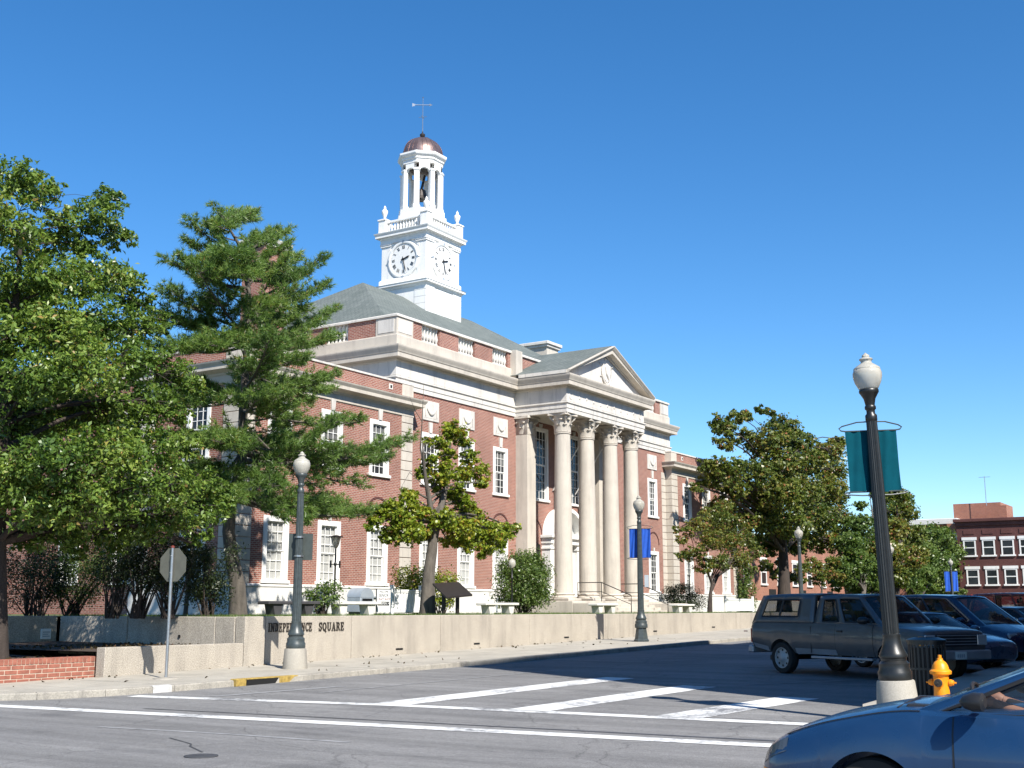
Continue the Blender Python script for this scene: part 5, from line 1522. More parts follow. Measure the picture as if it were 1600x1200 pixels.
text_part('SENIOR', 0.15, (x, y - 0.0135, LAWN + 0.67), 'black_mark', sg)
text_part('CRAFT SHOP', 0.115, (x, y - 0.0135, LAWN + 0.545), 'red_rim', sg)
text_part('OPEN', 0.12, (x, y - 0.0145, LAWN + 0.405), 'sign_white', sg)
text_part('<', 0.14, (x - 0.24, y - 0.0145, LAWN + 0.405), 'sign_white', sg); text_part('>', 0.14, (x + 0.24, y - 0.0145, LAWN + 0.405), 'sign_white', sg)
# low white fences round the basement stairs
def low_fence(label, x0, x1, y, h):
    t = thing('white_fence', label, 'fence', ((x0 + x1) / 2, y, LAWN))
    n = max(2, int((x1 - x0) / 0.16))
    pk = MB().bbox(-0.07, -0.012, 0.08, 0.07, 0.012, h - 0.10, 0.004).mesh('picket', 'white_fence')
    for k in range(n): inst(pk, 'picket', t, (x0 + (k + 0.5) * (x1 - x0) / n, y, LAWN))
    for zz in (0.1, h - 0.16): MB().bbox(x0, y - 0.035, LAWN + zz, x1, y - 0.014, LAWN + zz + 0.1, 0.004).build('rail', 'white_fence', t)
    MB().bbox(x0 - 0.02, y - 0.05, LAWN + h - 0.1, x1 + 0.02, y + 0.05, LAWN + h - 0.05, 0.006).build('cap_rail', 'white_fence', t)
    for xx in (x0, x1):
        MB().bbox(xx - 0.06, y - 0.06, LAWN, xx + 0.06, y + 0.06, LAWN + h + 0.12, 0.008).build('post', 'white_fence', t)
xa = at(612, 940, 27.5)[0]; xb = at(657, 940, 27.5)[0]
low_fence('low white fence behind the sandwich sign by the young maple', xa, xb, 27.5, 0.98)
xa = at(1133, 940, 29)[0]; xb = at(1176, 940, 29)[0]
low_fence('low white fence at the right end of the lawn', xa, xb, 29.0, 0.9)
# domed grey box
x, y, _ = at(563, 945, 26.6)
mbx = thing('drop_box', 'small grey domed metal box on the lawn near sandwich sign', 'box', (x, y, LAWN))
MB().bbox(x - 0.36, y - 0.3, LAWN + 0.12, x + 0.36, y + 0.3, LAWN + 0.62, 0.02).build('body', 'unit_grey', mbx)
MB().prism([(x + 0.36 * cos(a), LAWN + 0.62 + 0.32 * sin(a)) for a in np.linspace(0, pi, 15)], 'y', y - 0.3, y + 0.3).build('dome_lid', 'unit_grey', mbx, 40, True)
MB().box(x - 0.26, y - 0.31, LAWN + 0.5, x + 0.26, y - 0.295, LAWN + 0.58).build('slot', 'black_mark', mbx)
for s in (-0.28, 0.28): MB().bbox(x + s - 0.04, y - 0.25, LAWN, x + s + 0.04, y + 0.25, LAWN + 0.12, 0.005).build('foot', 'trim_black', mbx)
# garden lamp posts
def garden_lamp(label, px, ytop, ybot, Y, kind):
    x, y, zt = at(px, ytop, Y)
    t = thing('garden_lamp', label, 'garden lamp', (x, y, LAWN), 'thin black garden lamps on the lawn')
    h = zt - LAWN
    MB().lathe([(0.09, 0), (0.09, 0.08), (0.05, 0.14), (0.055, 0.2), (0.035, 0.26), (0.032, h * 0.62), (0.05, h * 0.63), (0.05, h * 0.66), (0.03, h * 0.67), (0.028, h - 0.42)], 12, (x, y, LAWN)).build('post', 'black_iron', t, 45)
    if kind == 'lantern':
        MB().tube([(x - 0.24, y, LAWN + h * 0.645), (x + 0.24, y, LAWN + h * 0.645)], 0.02, 6).build('ladder_bar', 'black_iron', t)
        for s in (-1, 1): MB().bbox(x + s * 0.24 - 0.03, y - 0.02, LAWN + h * 0.60, x + s * 0.24 + 0.03, y + 0.02, LAWN + h * 0.69, 0.005).build('bar_end', 'black_iron', t)
        MB().lathe([(0.05, h - 0.42), (0.12, h - 0.30), (0.17, h - 0.06), (0.16, h - 0.04)], 6, (x, y, LAWN)).build('lantern_glass', 'lamp_globe', t)
        MB().lathe([(0.26, h - 0.04), (0.26, h - 0.01), (0.06, h + 0.04), (0.0, h + 0.05)], 6, (x, y, LAWN)).build('lantern_roof', 'black_iron', t)
    else:
        MB().lathe([(0.06, h - 0.42), (0.11, h - 0.36), (0.16, h - 0.24), (0.13, h - 0.10), (0.05, h - 0.04), (0.0, h)], 14, (x, y, LAWN)).build('globe', 'lamp_globe', t, 60)
garden_lamp('thin black garden lantern left of the young maple', 525, 838, 955, 28.2, 'lantern')
garden_lamp('thin black garden lamp beside the round bush', 800, 872, 950, 26.5, 'globe')
garden_lamp('thin black garden lamp before the right wing', 1076, 868, 948, 29.0, 'globe')
# ================================================================== trees and plants
def mesh_np(name, verts, nper, mat, tint, smooth=False):
    """verts (K*nper,3): K separate polygons of nper corners, tint per polygon"""
    K = len(verts) // nper
    me = bpy.data.meshes.new(name)
    me.vertices.add(len(verts)); me.vertices.foreach_set('co', verts.astype(np.float32).ravel())
    me.loops.add(len(verts)); me.loops.foreach_set('vertex_index', np.arange(len(verts), dtype=np.int32))
    me.polygons.add(K); me.polygons.foreach_set('loop_start', np.arange(0, len(verts), nper, dtype=np.int32)); me.polygons.foreach_set('loop_total', np.full(K, nper, dtype=np.int32))
    a = me.attributes.new('tint', 'FLOAT', 'POINT'); a.data.foreach_set('value', np.repeat(tint, nper).astype(np.float32))
    me.update(calc_edges=True); me.validate()
    me.materials.append(M[mat])
    return me
def unit(v): return v / np.maximum(np.linalg.norm(v, axis=1, keepdims=True), 1e-9)
def leaves(rng, centers, outw, L, Wd, droop=0.2, tint=None, updown=0.35, fold=0.25):
    """one bent four-cornered leaf per centre; outw: outward directions"""
    K = len(centers)
    n = unit(outw * 0.55 + rng.normal(size=(K, 3)) * 0.75 + np.array([0, 0, updown]))
    d = rng.normal(size=(K, 3)) + outw * 0.5 - np.array([0, 0, droop])
    d = unit(d - n * np.sum(d * n, axis=1, keepdims=True))
    s = np.cross(n, d)
    l = L * rng.uniform(0.45, 1.4, (K, 1)); w = Wd * rng.uniform(0.5, 1.35, (K, 1))
    base = centers - d * l * 0.5
    tip = centers + d * l * 0.5 - n * l * 0.12
    m1 = centers + s * w * 0.5 + d * l * 0.05 + n * w * fold
    m2 = centers - s * w * 0.5 + d * l * 0.05 + n * w * fold
    return np.stack([base, m1, tip, m2], 1).reshape(-1, 3)
def bez(a, b_, sag, n=7):
    a, b_ = Vector(a), Vector(b_)
    mid = a.lerp(b_, 0.5) + Vector(sag)
    return [(a * (1 - t) ** 2 + mid * 2 * t * (1 - t) + b_ * t * t) for t in [i / n for i in range(n + 1)]]
def broad_tree(name, label, base, trunk, clusters, leafmat, bark, L, Wd, dens, seed, limb_from=0.35, group=None, trunk_r=0.2, fork=None, flat=0.75, autumn=0.04, cat='tree', gap=0.35, twig=True):
    """clusters: (x,y,z,r). Leaves gather in small sprays scattered through each cluster"""
    rng = np.random.default_rng(seed)
    t = thing(name, label, cat, base, group)
    w = MB()
    tp = [Vector(p) for p in trunk]
    n = len(tp)
    rad = [trunk_r * (1 - 0.93 * (i / (n - 1)) ** 1.25) for i in range(n)]; rad[0] *= 1.35
    # smooth the trunk
    fine = []; fr = []
    for i in range(n - 1):
        for k in range(4):
            u = k / 4; p0 = tp[max(i - 1, 0)]; p1 = tp[i]; p2 = tp[i + 1]; p3 = tp[min(i + 2, n - 1)]
            fine.append(0.5 * ((2 * p1) + (p2 - p0) * u + (2 * p0 - 5 * p1 + 4 * p2 - p3) * u * u + (3 * p1 - p0 - 3 * p2 + p3) * u ** 3)); fr.append(rad[i] + (rad[i + 1] - rad[i]) * u)
    fine.append(tp[-1]); fr.append(rad[-1])
    w.tube(fine, fr, 12)
    allc = []; allo = []; allt = []
    for ci, (x, y, z, r) in enumerate(clusters):
        c = Vector((x, y, z))
        # limb from the trunk
        best = min(range(int(len(fine) * limb_from), len(fine)), key=lambda i: (fine[i] - c).length + max(0, fine[i].z - c.z + 0.25 * (c - fine[i]).length) * 1.5)
        p = bez(fine[best], c, (0, 0, 0.15 * (c - fine[best]).length), 7)
        jit = rng.normal(size=(len(p), 3)) * 0.05 * r
        p = [q + Vector(j) if 0 < i < len(p) - 1 else q for i, (q, j) in enumerate(zip(p, jit))]
        r0 = min(fr[best] * 0.55, 0.035 + 0.02 * (c - fine[best]).length)
        w.tube(p, [r0 * (1 - 0.75 * i / (len(p) - 1)) for i in range(len(p))], 6, False)
        ns = max(8, int(34 * (r / 0.8) ** 1.7 * dens))
        dirs = unit(rng.normal(size=(ns, 3)))
        rr = r * 1.12 * (rng.uniform(0.05, 1.0, (ns, 1)) ** 0.5)
        cen = np.array([x, y, z]) + dirs * rr * np.array([1, 1, flat])
        ct = rng.normal(0.0, 0.10)
        for k in range(ns):
            if twig and k % 3 == 0:
                a_ = Vector(p[-2]); b_ = Vector(cen[k])
                w.tube(bez(a_, b_, (0, 0, 0.05), 3), [r0 * 0.22, r0 * 0.18, r0 * 0.12, 0.004], 4, False)
            m_ = int(rng.integers(14, 30))
            sr = r * gap * rng.uniform(0.35, 1.0)
            off = rng.normal(size=(m_, 3)) * sr * 0.5 * np.array([1, 1, 0.62])
            q = cen[k] + off
            allc.append(q); allo.append(unit((q - np.array([x, y, z - 0.3 * r])))); 
            allt.append(np.clip(rng.normal(0.42 + ct + rng.normal(0, 0.08), 0.16, m_) + np.where(rng.random(m_) < autumn, 0.5, 0), 0, 1))
    w.build('trunk', bark, t, 60)
    C = np.concatenate(allc); O = np.concatenate(allo); T = np.concatenate(allt)
    V = leaves(rng, C, O, L, Wd)
    V = V - np.array(base)
    o = bpy.data.objects.new('crown', mesh_np('crown', V, 4, leafmat, T)); link(o, t)
    return t
def sight(lst, Y0):
    """(px, py, depth offset, radius in photo pixels) -> world clusters"""
    out = []
    for (px, py, dy, rp) in lst:
        p = at(px, py, Y0 + dy)
        dep = p[0] * _h[0] + p[1] * _h[1]
        out.append((p[0], p[1], p[2], rp * dep / 1883.0))
    return out

# ---- big oak at the left corner (Y about 25)
oak = [(20,285,0,48),(70,300,1,34),(10,350,-1,55),(60,380,1,50),(100,345,0,30),(150,335,0,40),(175,310,0.6,26),(185,370,0,28),(130,385,0.5,34),(150,430,-0.5,48),(90,440,-1.2,55),(30,450,0.5,60),(190,440,0,38),(215,470,0,30),
       (20,520,-1,60),(90,515,-2,60),(160,500,-1.5,50),(215,520,-0.5,40),(250,505,0.3,24),(60,590,-2,62),(130,575,-2.5,60),(200,570,-2,52),(245,560,0.5,34),(275,590,0,34),(300,600,0.5,26),(10,600,1,60),
       (30,670,0.8,60),(100,650,1.2,60),(170,640,0.5,58),(235,630,0,46),(270,640,0.5,30),(20,740,-1.5,60),(90,720,-2.5,62),(160,710,-2.6,60),(225,705,-2.2,50),(280,700,-1.5,34),(60,790,-1.8,55),(130,780,-2.4,58),(200,770,-2.4,56),(260,760,-2,46),(310,755,-1.2,36),(345,775,-0.8,28),
       (90,830,-0.6,42),(150,825,0.2,40),(220,820,-1.0,42),(280,810,-1.2,36),(320,800,-1.0,30),(350,790,-0.8,20),(40,840,0.4,30),(175,850,0.8,26),(115,860,0.5,22),(315,835,-1.0,18),(305,850,-1,12),
       (-60,300,0,60),(-60,420,0,70),(-80,540,0,80),(-70,660,0,80),(-70,770,0,80),(-150,480,1,90),(-160,640,1,90),(40,480,3,60),(120,540,3,60),(60,650,3,60),(180,700,2.5,50)]
ob = at(-6, 1005, 25.0)
ob = (ob[0], 25.0, 0.42)
tr = [ob, at(-4, 930, 25.0), at(-3, 820, 25.0), at(3, 700, 25.0), at(14, 560, 25.0), at(30, 420, 25.0), at(30, 330, 25.0)]
broad_tree('oak_tree', 'large oak with dense dark green crown at the left corner planter', ob, tr, sight(oak, 25.0), 'leaf_oak', 'bark_dark', 0.135, 0.062, 2.9, 11, 0.3, None, 0.235, autumn=0.02)

# ---- young maple before the main block (Y about 26)
mp_ = [(706,672,0,20),(690,690,0.1,15),(722,690,0.2,15),(700,712,-0.2,14),(668,690,0.3,10),(672,720,0,13),(690,740,-0.3,22),(720,740,0.2,18),(745,735,0,17),(752,755,-0.2,14),(735,715,0.3,14),(660,740,0.2,12),(680,760,0.2,12),
       (640,780,0.2,18),(652,800,-0.4,22),(625,800,0,26),(640,830,-0.4,28),(615,835,0.3,20),(600,800,0.4,16),(584,815,0.4,13),(576,825,0.3,8),(660,835,0.4,20),(640,770,0.4,14),(700,775,0.4,16),(720,785,0,18),(735,795,0.3,14),(715,765,-0.2,14),
       (690,810,-0.4,20),(715,825,-0.5,26),(740,835,0,26),(762,830,-0.3,24),(785,832,0.1,18),(800,828,0.2,13),(755,855,-0.2,18),(780,852,-0.1,13),(700,845,0.3,14),(725,850,-0.5,16),(730,800,0.4,16),(745,810,0.2,16)]
mbp = at(668, 958, 26.0); mbp = (mbp[0], 26.0, LAWN - 0.02)
trm = [mbp, at(670, 900, 26.0), at(676, 850, 26.0), at(674, 815, 26), at(672, 790, 26.0), at(664, 740, 26), at(660, 690, 26)]
mt_ = broad_tree('maple_tree', 'young maple with yellow green leaf clumps in front of the main block', mbp, trm, sight(mp_, 26.0), 'leaf_maple', 'bark_grey', 0.125, 0.11, 2.6, 12, 0.5, None, 0.24, autumn=0.06, gap=0.5)
w = MB()
w.tube([Vector(at(676, 850, 26.0)), Vector(at(684, 810, 26)), Vector(at(692, 780, 26)), Vector(at(700, 740, 26)), Vector(at(704, 690, 26))], [0.17, 0.15, 0.12, 0.08, 0.03], 10)
w.tube([Vector(at(664, 740, 26)), Vector(at(657, 700, 26.1)), Vector(at(660, 650, 26.1)), Vector(at(662, 600, 26))], [0.05, 0.03, 0.018, 0.006], 6)
w.tube([Vector(at(660, 660, 26.1)), Vector(at(648, 640, 26.1)), Vector(at(640, 620, 26))], [0.015, 0.01, 0.004], 5)
w.tube([Vector(at(700, 720, 26)), Vector(at(730, 680, 26.1)), Vector(at(752, 700, 26))], [0.02, 0.012, 0.004], 5)
w.tube([Vector(at(664, 760, 26)), Vector(at(640, 738, 26.1)), Vector(at(622, 770, 26))], [0.02, 0.012, 0.004], 5)
w.build('bare_limb', 'bark_grey', mt_, 60)

# ---- white pine (Y about 27.5)
def pine():
    rng = np.random.default_rng(7)
    Yp = 27.3
    b0 = at(372, 960, Yp); base = (b0[0], Yp, LAWN - 0.03)
    t = thing('pine_tree', 'tall white pine with tufted spreading branches in front of the left wing', 'tree', base)
    tk = [Vector(base), Vector(at(371, 915, Yp)), Vector(at(362, 870, Yp)), Vector(at(357, 830, Yp)), Vector(at(360, 795, Yp)), Vector(at(378, 720, Yp)), Vector(at(380, 640, Yp)), Vector(at(386, 540, Yp)), Vector(at(388, 450, Yp)), Vector(at(372, 380, Yp)), Vector(at(345, 335, Yp))]
    w = MB(); rads = [0.30, 0.25, 0.21, 0.19, 0.18, 0.16, 0.14, 0.11, 0.08, 0.05, 0.02]
    w.tube(tk, rads, 12)
    # branches: (start along trunk index float, end px, end py, depth offset, fullness)
    B_ = [(4.2,600,800,-0.6,1.2),(4.4,540,800,1.2,1.0),(4.3,470,815,-1.6,1.1),(5.0,632,690,-0.8,1.2),(5.2,600,715,0.8,1.1),(5.3,520,700,-2.2,1.3),(5.0,430,760,-2.4,1.2),(5.2,300,790,-1.2,1.0),(4.9,280,735,0.6,1.1),(5.4,262,690,-1.2,1.1),(5.6,340,690,-2.6,1.2),(5.3,460,680,2.0,1.0),
          (4.6,330,800,-2.0,1.0),(5.8,450,640,-2.4,1.2),(6.0,560,660,-1.6,0.9),(6.2,270,630,-0.6,1.0),(6.1,300,600,1.2,0.9),(6.3,520,590,-1.0,1.3),(6.6,505,610,1.0,1.2),(6.6,470,560,-2.0,1.4),(6.9,520,530,-0.3,1.2),(7.0,518,488,0.5,1.1),(7.0,270,545,-0.8,1.1),(7.2,255,490,0.2,1.0),(7.3,270,455,-0.5,1.0),(7.2,330,540,-1.8,1.2),(7.3,430,540,-2.0,1.2),
          (7.6,500,450,0.0,1.0),(7.8,498,410,-0.4,1.1),(7.8,440,480,-1.8,1.3),(8.0,270,410,-0.3,0.9),(8.2,300,380,0.4,1.0),(8.2,460,430,1.0,1.1),(8.4,450,385,-0.8,1.1),(8.5,380,430,-1.5,1.2),(8.8,300,350,0.2,0.9),(8.8,440,365,0.3,1.0),(9.0,400,370,-0.6,1.1),(9.4,330,350,-0.4,1.0),(9.6,365,345,0.4,0.9),(9.8,335,325,0,0.9),(9.9,358,340,0.1,0.8),(7.5,330,470,1.2,1.1),(8.2,350,420,1.0,1.1),(6.5,400,600,2.0,1.1),(7.5,420,500,1.6,1.1),(6.0,400,620,-2.6,0.7),(8.7,345,400,-1.0,1.1),(5.6,560,760,-0.2,0.6)]
    cen = []; dirs = []; tint = []
    B3 = []
    for (si, px, py, dy, full) in B_:
        B3.append((si, px, py, dy, full))
        for q_ in range(1):
            k_ = rng.uniform(0.35, 0.8)
            B3.append((min(max(si + rng.normal() * 0.22, 4.1), 9.9), 385 + (px - 385) * k_ + rng.normal() * 12, py + rng.normal() * 16, dy * 0.8 + rng.normal() * 1.0, full * 0.9))
    for (si, px, py, dy, full) in B3:
        i = int(si); fr_ = si - i
        a = tk[i].lerp(tk[min(i + 1, len(tk) - 1)], fr_)
        e = Vector(at(px, py, Yp + dy))
        L_ = (e - a).length
        p = bez(a, e, (0, 0, -0.10 * L_ + rng.normal() * 0.05), 10)
        r0 = 0.018 + 0.011 * L_
        w.tube(p, [r0 * (1 - 0.85 * k / 10) for k in range(11)], 5, False)
        dmain = (e - a).normalized()
        sidev = dmain.cross(Vector((0, 0, 1))).normalized()
        nt_ = int(L_ * 13.5 * full) + 7
        ct = rng.normal(0, 0.07)
        for k in range(nt_):
            u = 0.22 + 0.78 * rng.random() ** 0.75
            j = min(int(u * 10), 9); q = p[j].lerp(p[j + 1], u * 10 - j)
            sgn = 1 if rng.random() < 0.5 else -1
            tl = min(L_ * 0.30, 0.95) * (1.15 - 0.7 * u) * rng.uniform(0.5, 1.2) + 0.12
            dv_ = (dmain * rng.uniform(0.3, 0.9) + sidev * sgn * rng.uniform(0.1, 0.9) + Vector((0, 0, rng.uniform(0.0, 0.62)))).normalized()
            q2 = q + dv_ * tl
            if k % 2 == 0: w.tube([q, q.lerp(q2, 0.5) + Vector((0, 0, -0.02)), q2], [0.010, 0.007, 0.004], 4, False)
            m_ = max(2, int(tl / 0.10))
            for h_ in range(m_):
                f_ = 0.35 + 0.65 * (h_ + 1) / m_
                cen.append(q.lerp(q2, f_)); dirs.append(dv_ + Vector((0, 0, 0.35))); tint.append(0.45 + ct + (f_ - 0.6) * 0.3 + rng.normal() * 0.07)
    w.build('trunk', 'bark_grey', t, 60)
    C = np.array([tuple(c) for c in cen]) + rng.normal(size=(len(cen), 3)) * 0.035; D = unit(np.array([tuple(d) for d in dirs])); T = np.array(tint)
    nn = 13
    K = len(C)
    C = np.repeat(C, nn, 0); D = np.repeat(D, nn, 0); T = np.repeat(T, nn) + rng.normal(0, 0.10, K * nn)
    T = np.clip(np.where(rng.random(K * nn) < 0.02, 1.0, T), 0, 1)
    d = unit(D * 0.85 + rng.normal(size=D.shape) * 0.62)
    s = unit(np.cross(d, rng.normal(size=D.shape)))
    l = rng.uniform(0.13, 0.24, (K * nn, 1)); wd = 0.011
    base_ = C; tip = C + d * l + np.array([0, 0, -0.02])
    V = np.stack([base_ - s * wd, base_ + s * wd, tip], 1).reshape(-1, 3) - np.array(base)
    o = bpy.data.objects.new('crown', mesh_np('crown', V, 3, 'needle', T)); link(o, t)
    return t
pine()

# ---- trees at the right
big = [(1128,665,0,20),(1150,650,0.5,16),(1135,690,-0.5,18),(1110,730,0,20),(1140,735,-1,26),(1165,680,1,14),(1170,650,1,10),(1190,640,1.5,10),(1205,645,1.5,9),(1185,700,0.5,22),(1225,670,0,28),(1245,690,0.6,26),(1205,690,-1,26),(1260,720,0,30),(1220,725,-1.5,34),(1180,740,-1,28),(1295,705,0.4,24),(1310,690,0.8,14),(1300,735,0,26),(1290,765,-0.5,30),(1255,765,-1.8,34),(1215,770,-1.5,34),(1175,775,0.5,28),(1145,765,0,22),(1105,755,0.5,18),(1085,762,0.2,11),(1130,790,0.5,20),(1310,775,0.5,18),(1310,810,0.2,26),(1275,810,-1,32),(1235,815,-1.2,32),(1195,815,0,30),(1160,810,0.8,24),(1250,845,0.3,26),(1290,845,0.5,24),(1205,850,1,24),(1320,840,1,20),(1170,840,1,18),(1230,740,2.5,34),(1270,790,2.5,34),(1190,800,2.5,30)]
Yb = 31.0
bb = at(1225, 945, Yb); bb = (bb[0], Yb, LAWN - 0.05)
broad_tree('street_tree', 'big full tree with bronzed green crown beyond the right wing', bb, [bb, at(1225, 900, Yb), at(1223, 850, Yb), at(1218, 790, Yb), at(1215, 730, Yb), at(1222, 680, Yb)], sight(big, Yb), 'leaf_autumn', 'bark_dark', 0.25, 0.17, 1.1, 21, 0.35, 'trees right of the courthouse', 0.45, autumn=0.06, gap=0.4)
sm = [(1075,830,0,13),(1065,845,0.3,11),(1095,820,0,17),(1120,805,0,19),(1145,815,0.3,17),(1110,845,-0.6,20),(1085,865,0,15),(1065,868,0.3,10),(1140,850,-0.4,20),(1165,845,0.2,16),(1180,865,0.3,14),(1155,875,0,18),(1125,878,-0.4,18),(1100,885,0,15),(1195,880,0.3,9),(1130,790,0.3,13),(1105,800,0.3,12),(1165,825,0.4,11),(1175,890,0.2,9),(1058,828,0.2,7),(1115,825,0.9,18),(1145,840,0.9,18)]
Ys = 27.5
sb = at(1109, 957, Ys); sb = (sb[0], Ys, LAWN - 0.02)
s_t = broad_tree('ornamental_tree', 'small ornamental tree with reddish green crown before the right wing', sb, [sb, at(1110, 930, Ys), at(1112, 912, Ys), at(1106, 895, Ys), at(1100, 870, Ys), at(1102, 840, Ys)], sight(sm, Ys), 'leaf_autumn', 'bark_dark', 0.15, 0.085, 2.2, 22, 0.4, 'trees right of the courthouse', 0.12, autumn=0.12, gap=0.45)
MB().tube([Vector(at(1111, 925, Ys)), Vector(at(1122, 900, Ys)), Vector(at(1138, 885, Ys)), Vector(at(1150, 865, Ys))], [0.08, 0.06, 0.05, 0.02], 8).build('limb', 'bark_dark', s_t, 60)
def row_tree(name, label, lst, Y, bpx, leaf, bark, seed, tr_r=0.2, L=0.3, Wd=0.2, dens=1.5, autumn=0.05):
    bs = at(bpx[0], bpx[1], Y); bs = (bs[0], Y, LAWN - 0.05)
    cl = sight(lst, Y)
    tx = sum(c[0] for c in cl) / len(cl); tz_ = sum(c[2] for c in cl) / len(cl)
    broad_tree(name, label, bs, [bs, ((bs[0] * 2 + tx) / 3, Y, bs[2] + (tz_ - bs[2]) * 0.4), (tx, Y, tz_), (tx, Y + 0.2, max(c[2] for c in cl) - 0.3)], cl, leaf, bark, L, Wd, dens, seed, 0.3, 'trees right of the courthouse', tr_r, autumn=autumn, gap=0.42)
row_tree('street_tree', 'green tree just right of the lamp before it, behind the pickup cab', [(1345,820,0,24),(1330,850,0,24),(1365,850,0,24),(1340,880,-0.6,26),(1310,885,0,20),(1372,885,0,22),(1350,905,0.3,18),(1320,905,0.3,16),(1390,800,1,24),(1405,780,1,20),(1400,830,1,22),(1345,790,0.6,10),(1375,775,1,14)], 29.0, (1345, 945), 'leaf_green', 'bark_grey', 31, 0.2, 0.24, 0.17, 1.3)
row_tree('street_tree', 'tree with brownish top directly behind the nearest lamp post', [(1400,775,0,18),(1415,800,0,20),(1395,830,0,26),(1425,835,0,20),(1385,865,0,28),(1420,870,0,26),(1400,900,0,22)], 27.5, (1400, 945), 'leaf_autumn', 'bark_dark', 32, 0.25, 0.26, 0.18, 1.3)
row_tree('street_tree', 'round green tree left of the distant dark brick building', [(1450,835,0,22),(1470,840,0,20),(1435,860,0,24),(1480,865,0,24),(1455,880,-1,30),(1425,895,0,24),(1490,890,0,24),(1510,905,0.4,16),(1500,870,0.6,14),(1465,905,-0.5,26),(1435,915,0,20),(1495,915,0,16),(1518,892,0.4,9)], 29.3, (1460, 945), 'leaf_green', 'bark_dark', 33, 0.3, 0.26, 0.18, 1.4, 0.03)
row_tree('street_tree', 'low yellowing tree beside the distant street lamp behind the pickup', [(1270,885,0,16),(1290,895,0,15),(1255,890,0,12),(1300,880,0,12),(1310,900,0,10),(1280,905,0,12)], 28.0, (1283, 945), 'leaf_autumn', 'bark_grey', 34, 0.1, 0.2, 0.13, 1.5, 0.2)

row_tree('street_tree', 'low dense green tree left of the nearest lamp post behind the pickup roof', [(1325,890,0,20),(1350,895,0,20),(1375,900,0,20),(1338,915,0,16),(1365,918,0,16),(1390,912,0,16),(1310,912,0,14)], 30.5, (1352, 945), 'leaf_green', 'bark_grey', 35, 0.15, 0.24, 0.16, 1.5, 0.05)
row_tree('street_tree', 'dark low tree between the small ornamental tree and the big tree', [(1200,885,0,12),(1215,895,0,13),(1235,900,0,13),(1250,905,0,10),(1222,880,0.5,10)], 33.0, (1216, 945), 'leaf_autumn', 'bark_dark', 36, 0.12, 0.22, 0.15, 1.3, 0.25)
row_tree('street_tree', 'green tree filling the gap right of the nearest lamp post', [(1425,890,0,20),(1445,900,0,18),(1410,905,0,18),(1430,918,0,14),(1475,918,0,14),(1500,925,0,10),(1455,922,0,12)], 28.2, (1430, 945), 'leaf_green', 'bark_dark', 37, 0.15, 0.24, 0.16, 1.5, 0.03)

# ---- shrubs
def shrub(name, label, px, py, Y, rw_, rh, leaf, seed, L=0.09, Wd=0.05, n=3000, stems=14, open_=0.0, flowers=0, z0=LAWN, cat='shrub', group=None, bark='bark_dark', nc=46):
    rng = np.random.default_rng(seed)
    p = at(px, py, Y); base = (p[0], Y, z0 - 0.02)
    t = thing(name, label, cat, base, group)
    w = MB()
    th = rng.uniform(0, 2 * pi, nc); u = rng.uniform(0, 1, nc) ** 0.6; hgt = rng.uniform(0.18 + open_ * 0.5, 1.0, nc)
    env = np.sqrt(np.clip(1 - ((hgt - 0.5) / 0.56) ** 2, 0.05, 1))
    if open_: env = 0.35 + 0.65 * hgt
    cx_ = rw_ * u * env * np.cos(th); cy_ = rw_ * u * env * np.sin(th); cz_ = rh * hgt
    for k in range(stems):
        i = rng.integers(nc); a = rng.uniform(0, 2 * pi)
        w.tube(bez((base[0] + 0.15 * rw_ * cos(a), base[1] + 0.15 * rw_ * sin(a), base[2]), (base[0] + cx_[i], base[1] + cy_[i], base[2] + cz_[i]), (0.1 * cos(a), 0.1 * sin(a), 0.1), 4), [0.028, 0.022, 0.016, 0.011, 0.006], 5, False)
    w.build('stems', bark, t, 60)
    k = rng.integers(0, nc, n)
    C = np.stack([cx_[k], cy_[k], cz_[k]], 1) + rng.normal(size=(n, 3)) * np.array([rw_, rw_, rh * 0.6]) * 0.15
    C[:, 2] = np.abs(C[:, 2]) + 0.03
    O = unit(C - np.array([0, 0, rh * 0.4]))
    V = leaves(rng, C, O, L, Wd)
    T = np.clip(rng.normal(0.45, 0.2, n), 0, 1)
    o = bpy.data.objects.new('foliage', mesh_np('foliage', V, 4, leaf, T)); link(o, t)
    if flowers:
        d_ = unit(rng.normal(size=(flowers, 3)) * np.array([1, 1, 0.8]) + np.array([-0.2, -0.5, 0.35]))
        C = d_ * np.array([rw_, rw_, rh * 0.55]) * rng.uniform(0.85, 1.02, (flowers, 1)) + np.array([0, 0, rh * 0.5])
        V = leaves(rng, C, d_, 0.10, 0.10)
        o = bpy.data.objects.new('flowers', mesh_np('flowers', V, 4, 'white_paint', np.ones(flowers))); link(o, t); o['kind'] = 'stuff'
    return t
shrub('round_bush', 'large round green bush with pale flowers left of the portico steps', 818, 945, 27.2, 1.22, 2.3, 'leaf_green', 41, 0.11, 0.055, 17000, 24, 0, 26, nc=150)
shrub('shrub', 'small open shrub with pale leaves above the wall lettering', 503, 950, 25.4, 0.75, 1.0, 'leaf_green', 42, 0.10, 0.06, 900, 14, 0.3, 0)
shrub('shrub', 'light green shrub behind the young maple trunk', 650, 945, 30.0, 1.0, 1.75, 'leaf_maple', 43, 0.12, 0.06, 3000, 12, 0.1, 10)
shrub('shrub', 'light green shrub right of the young maple trunk', 690, 945, 30.4, 0.9, 1.7, 'leaf_maple', 44, 0.12, 0.06, 2400, 12, 0.1, 6)
shrub('evergreen_shrub', 'dark evergreen shrub against the corner of the right wing', 1062, 945, 29.5, 1.5, 1.5, 'leaf_dark', 45, 0.10, 0.04, 7000, 16)
shrub('climber', 'green climbing plant at the right end of the right wing', 1166, 945, 32.4, 0.7, 3.4, 'leaf_green', 48, 0.14, 0.10, 2500, 8)
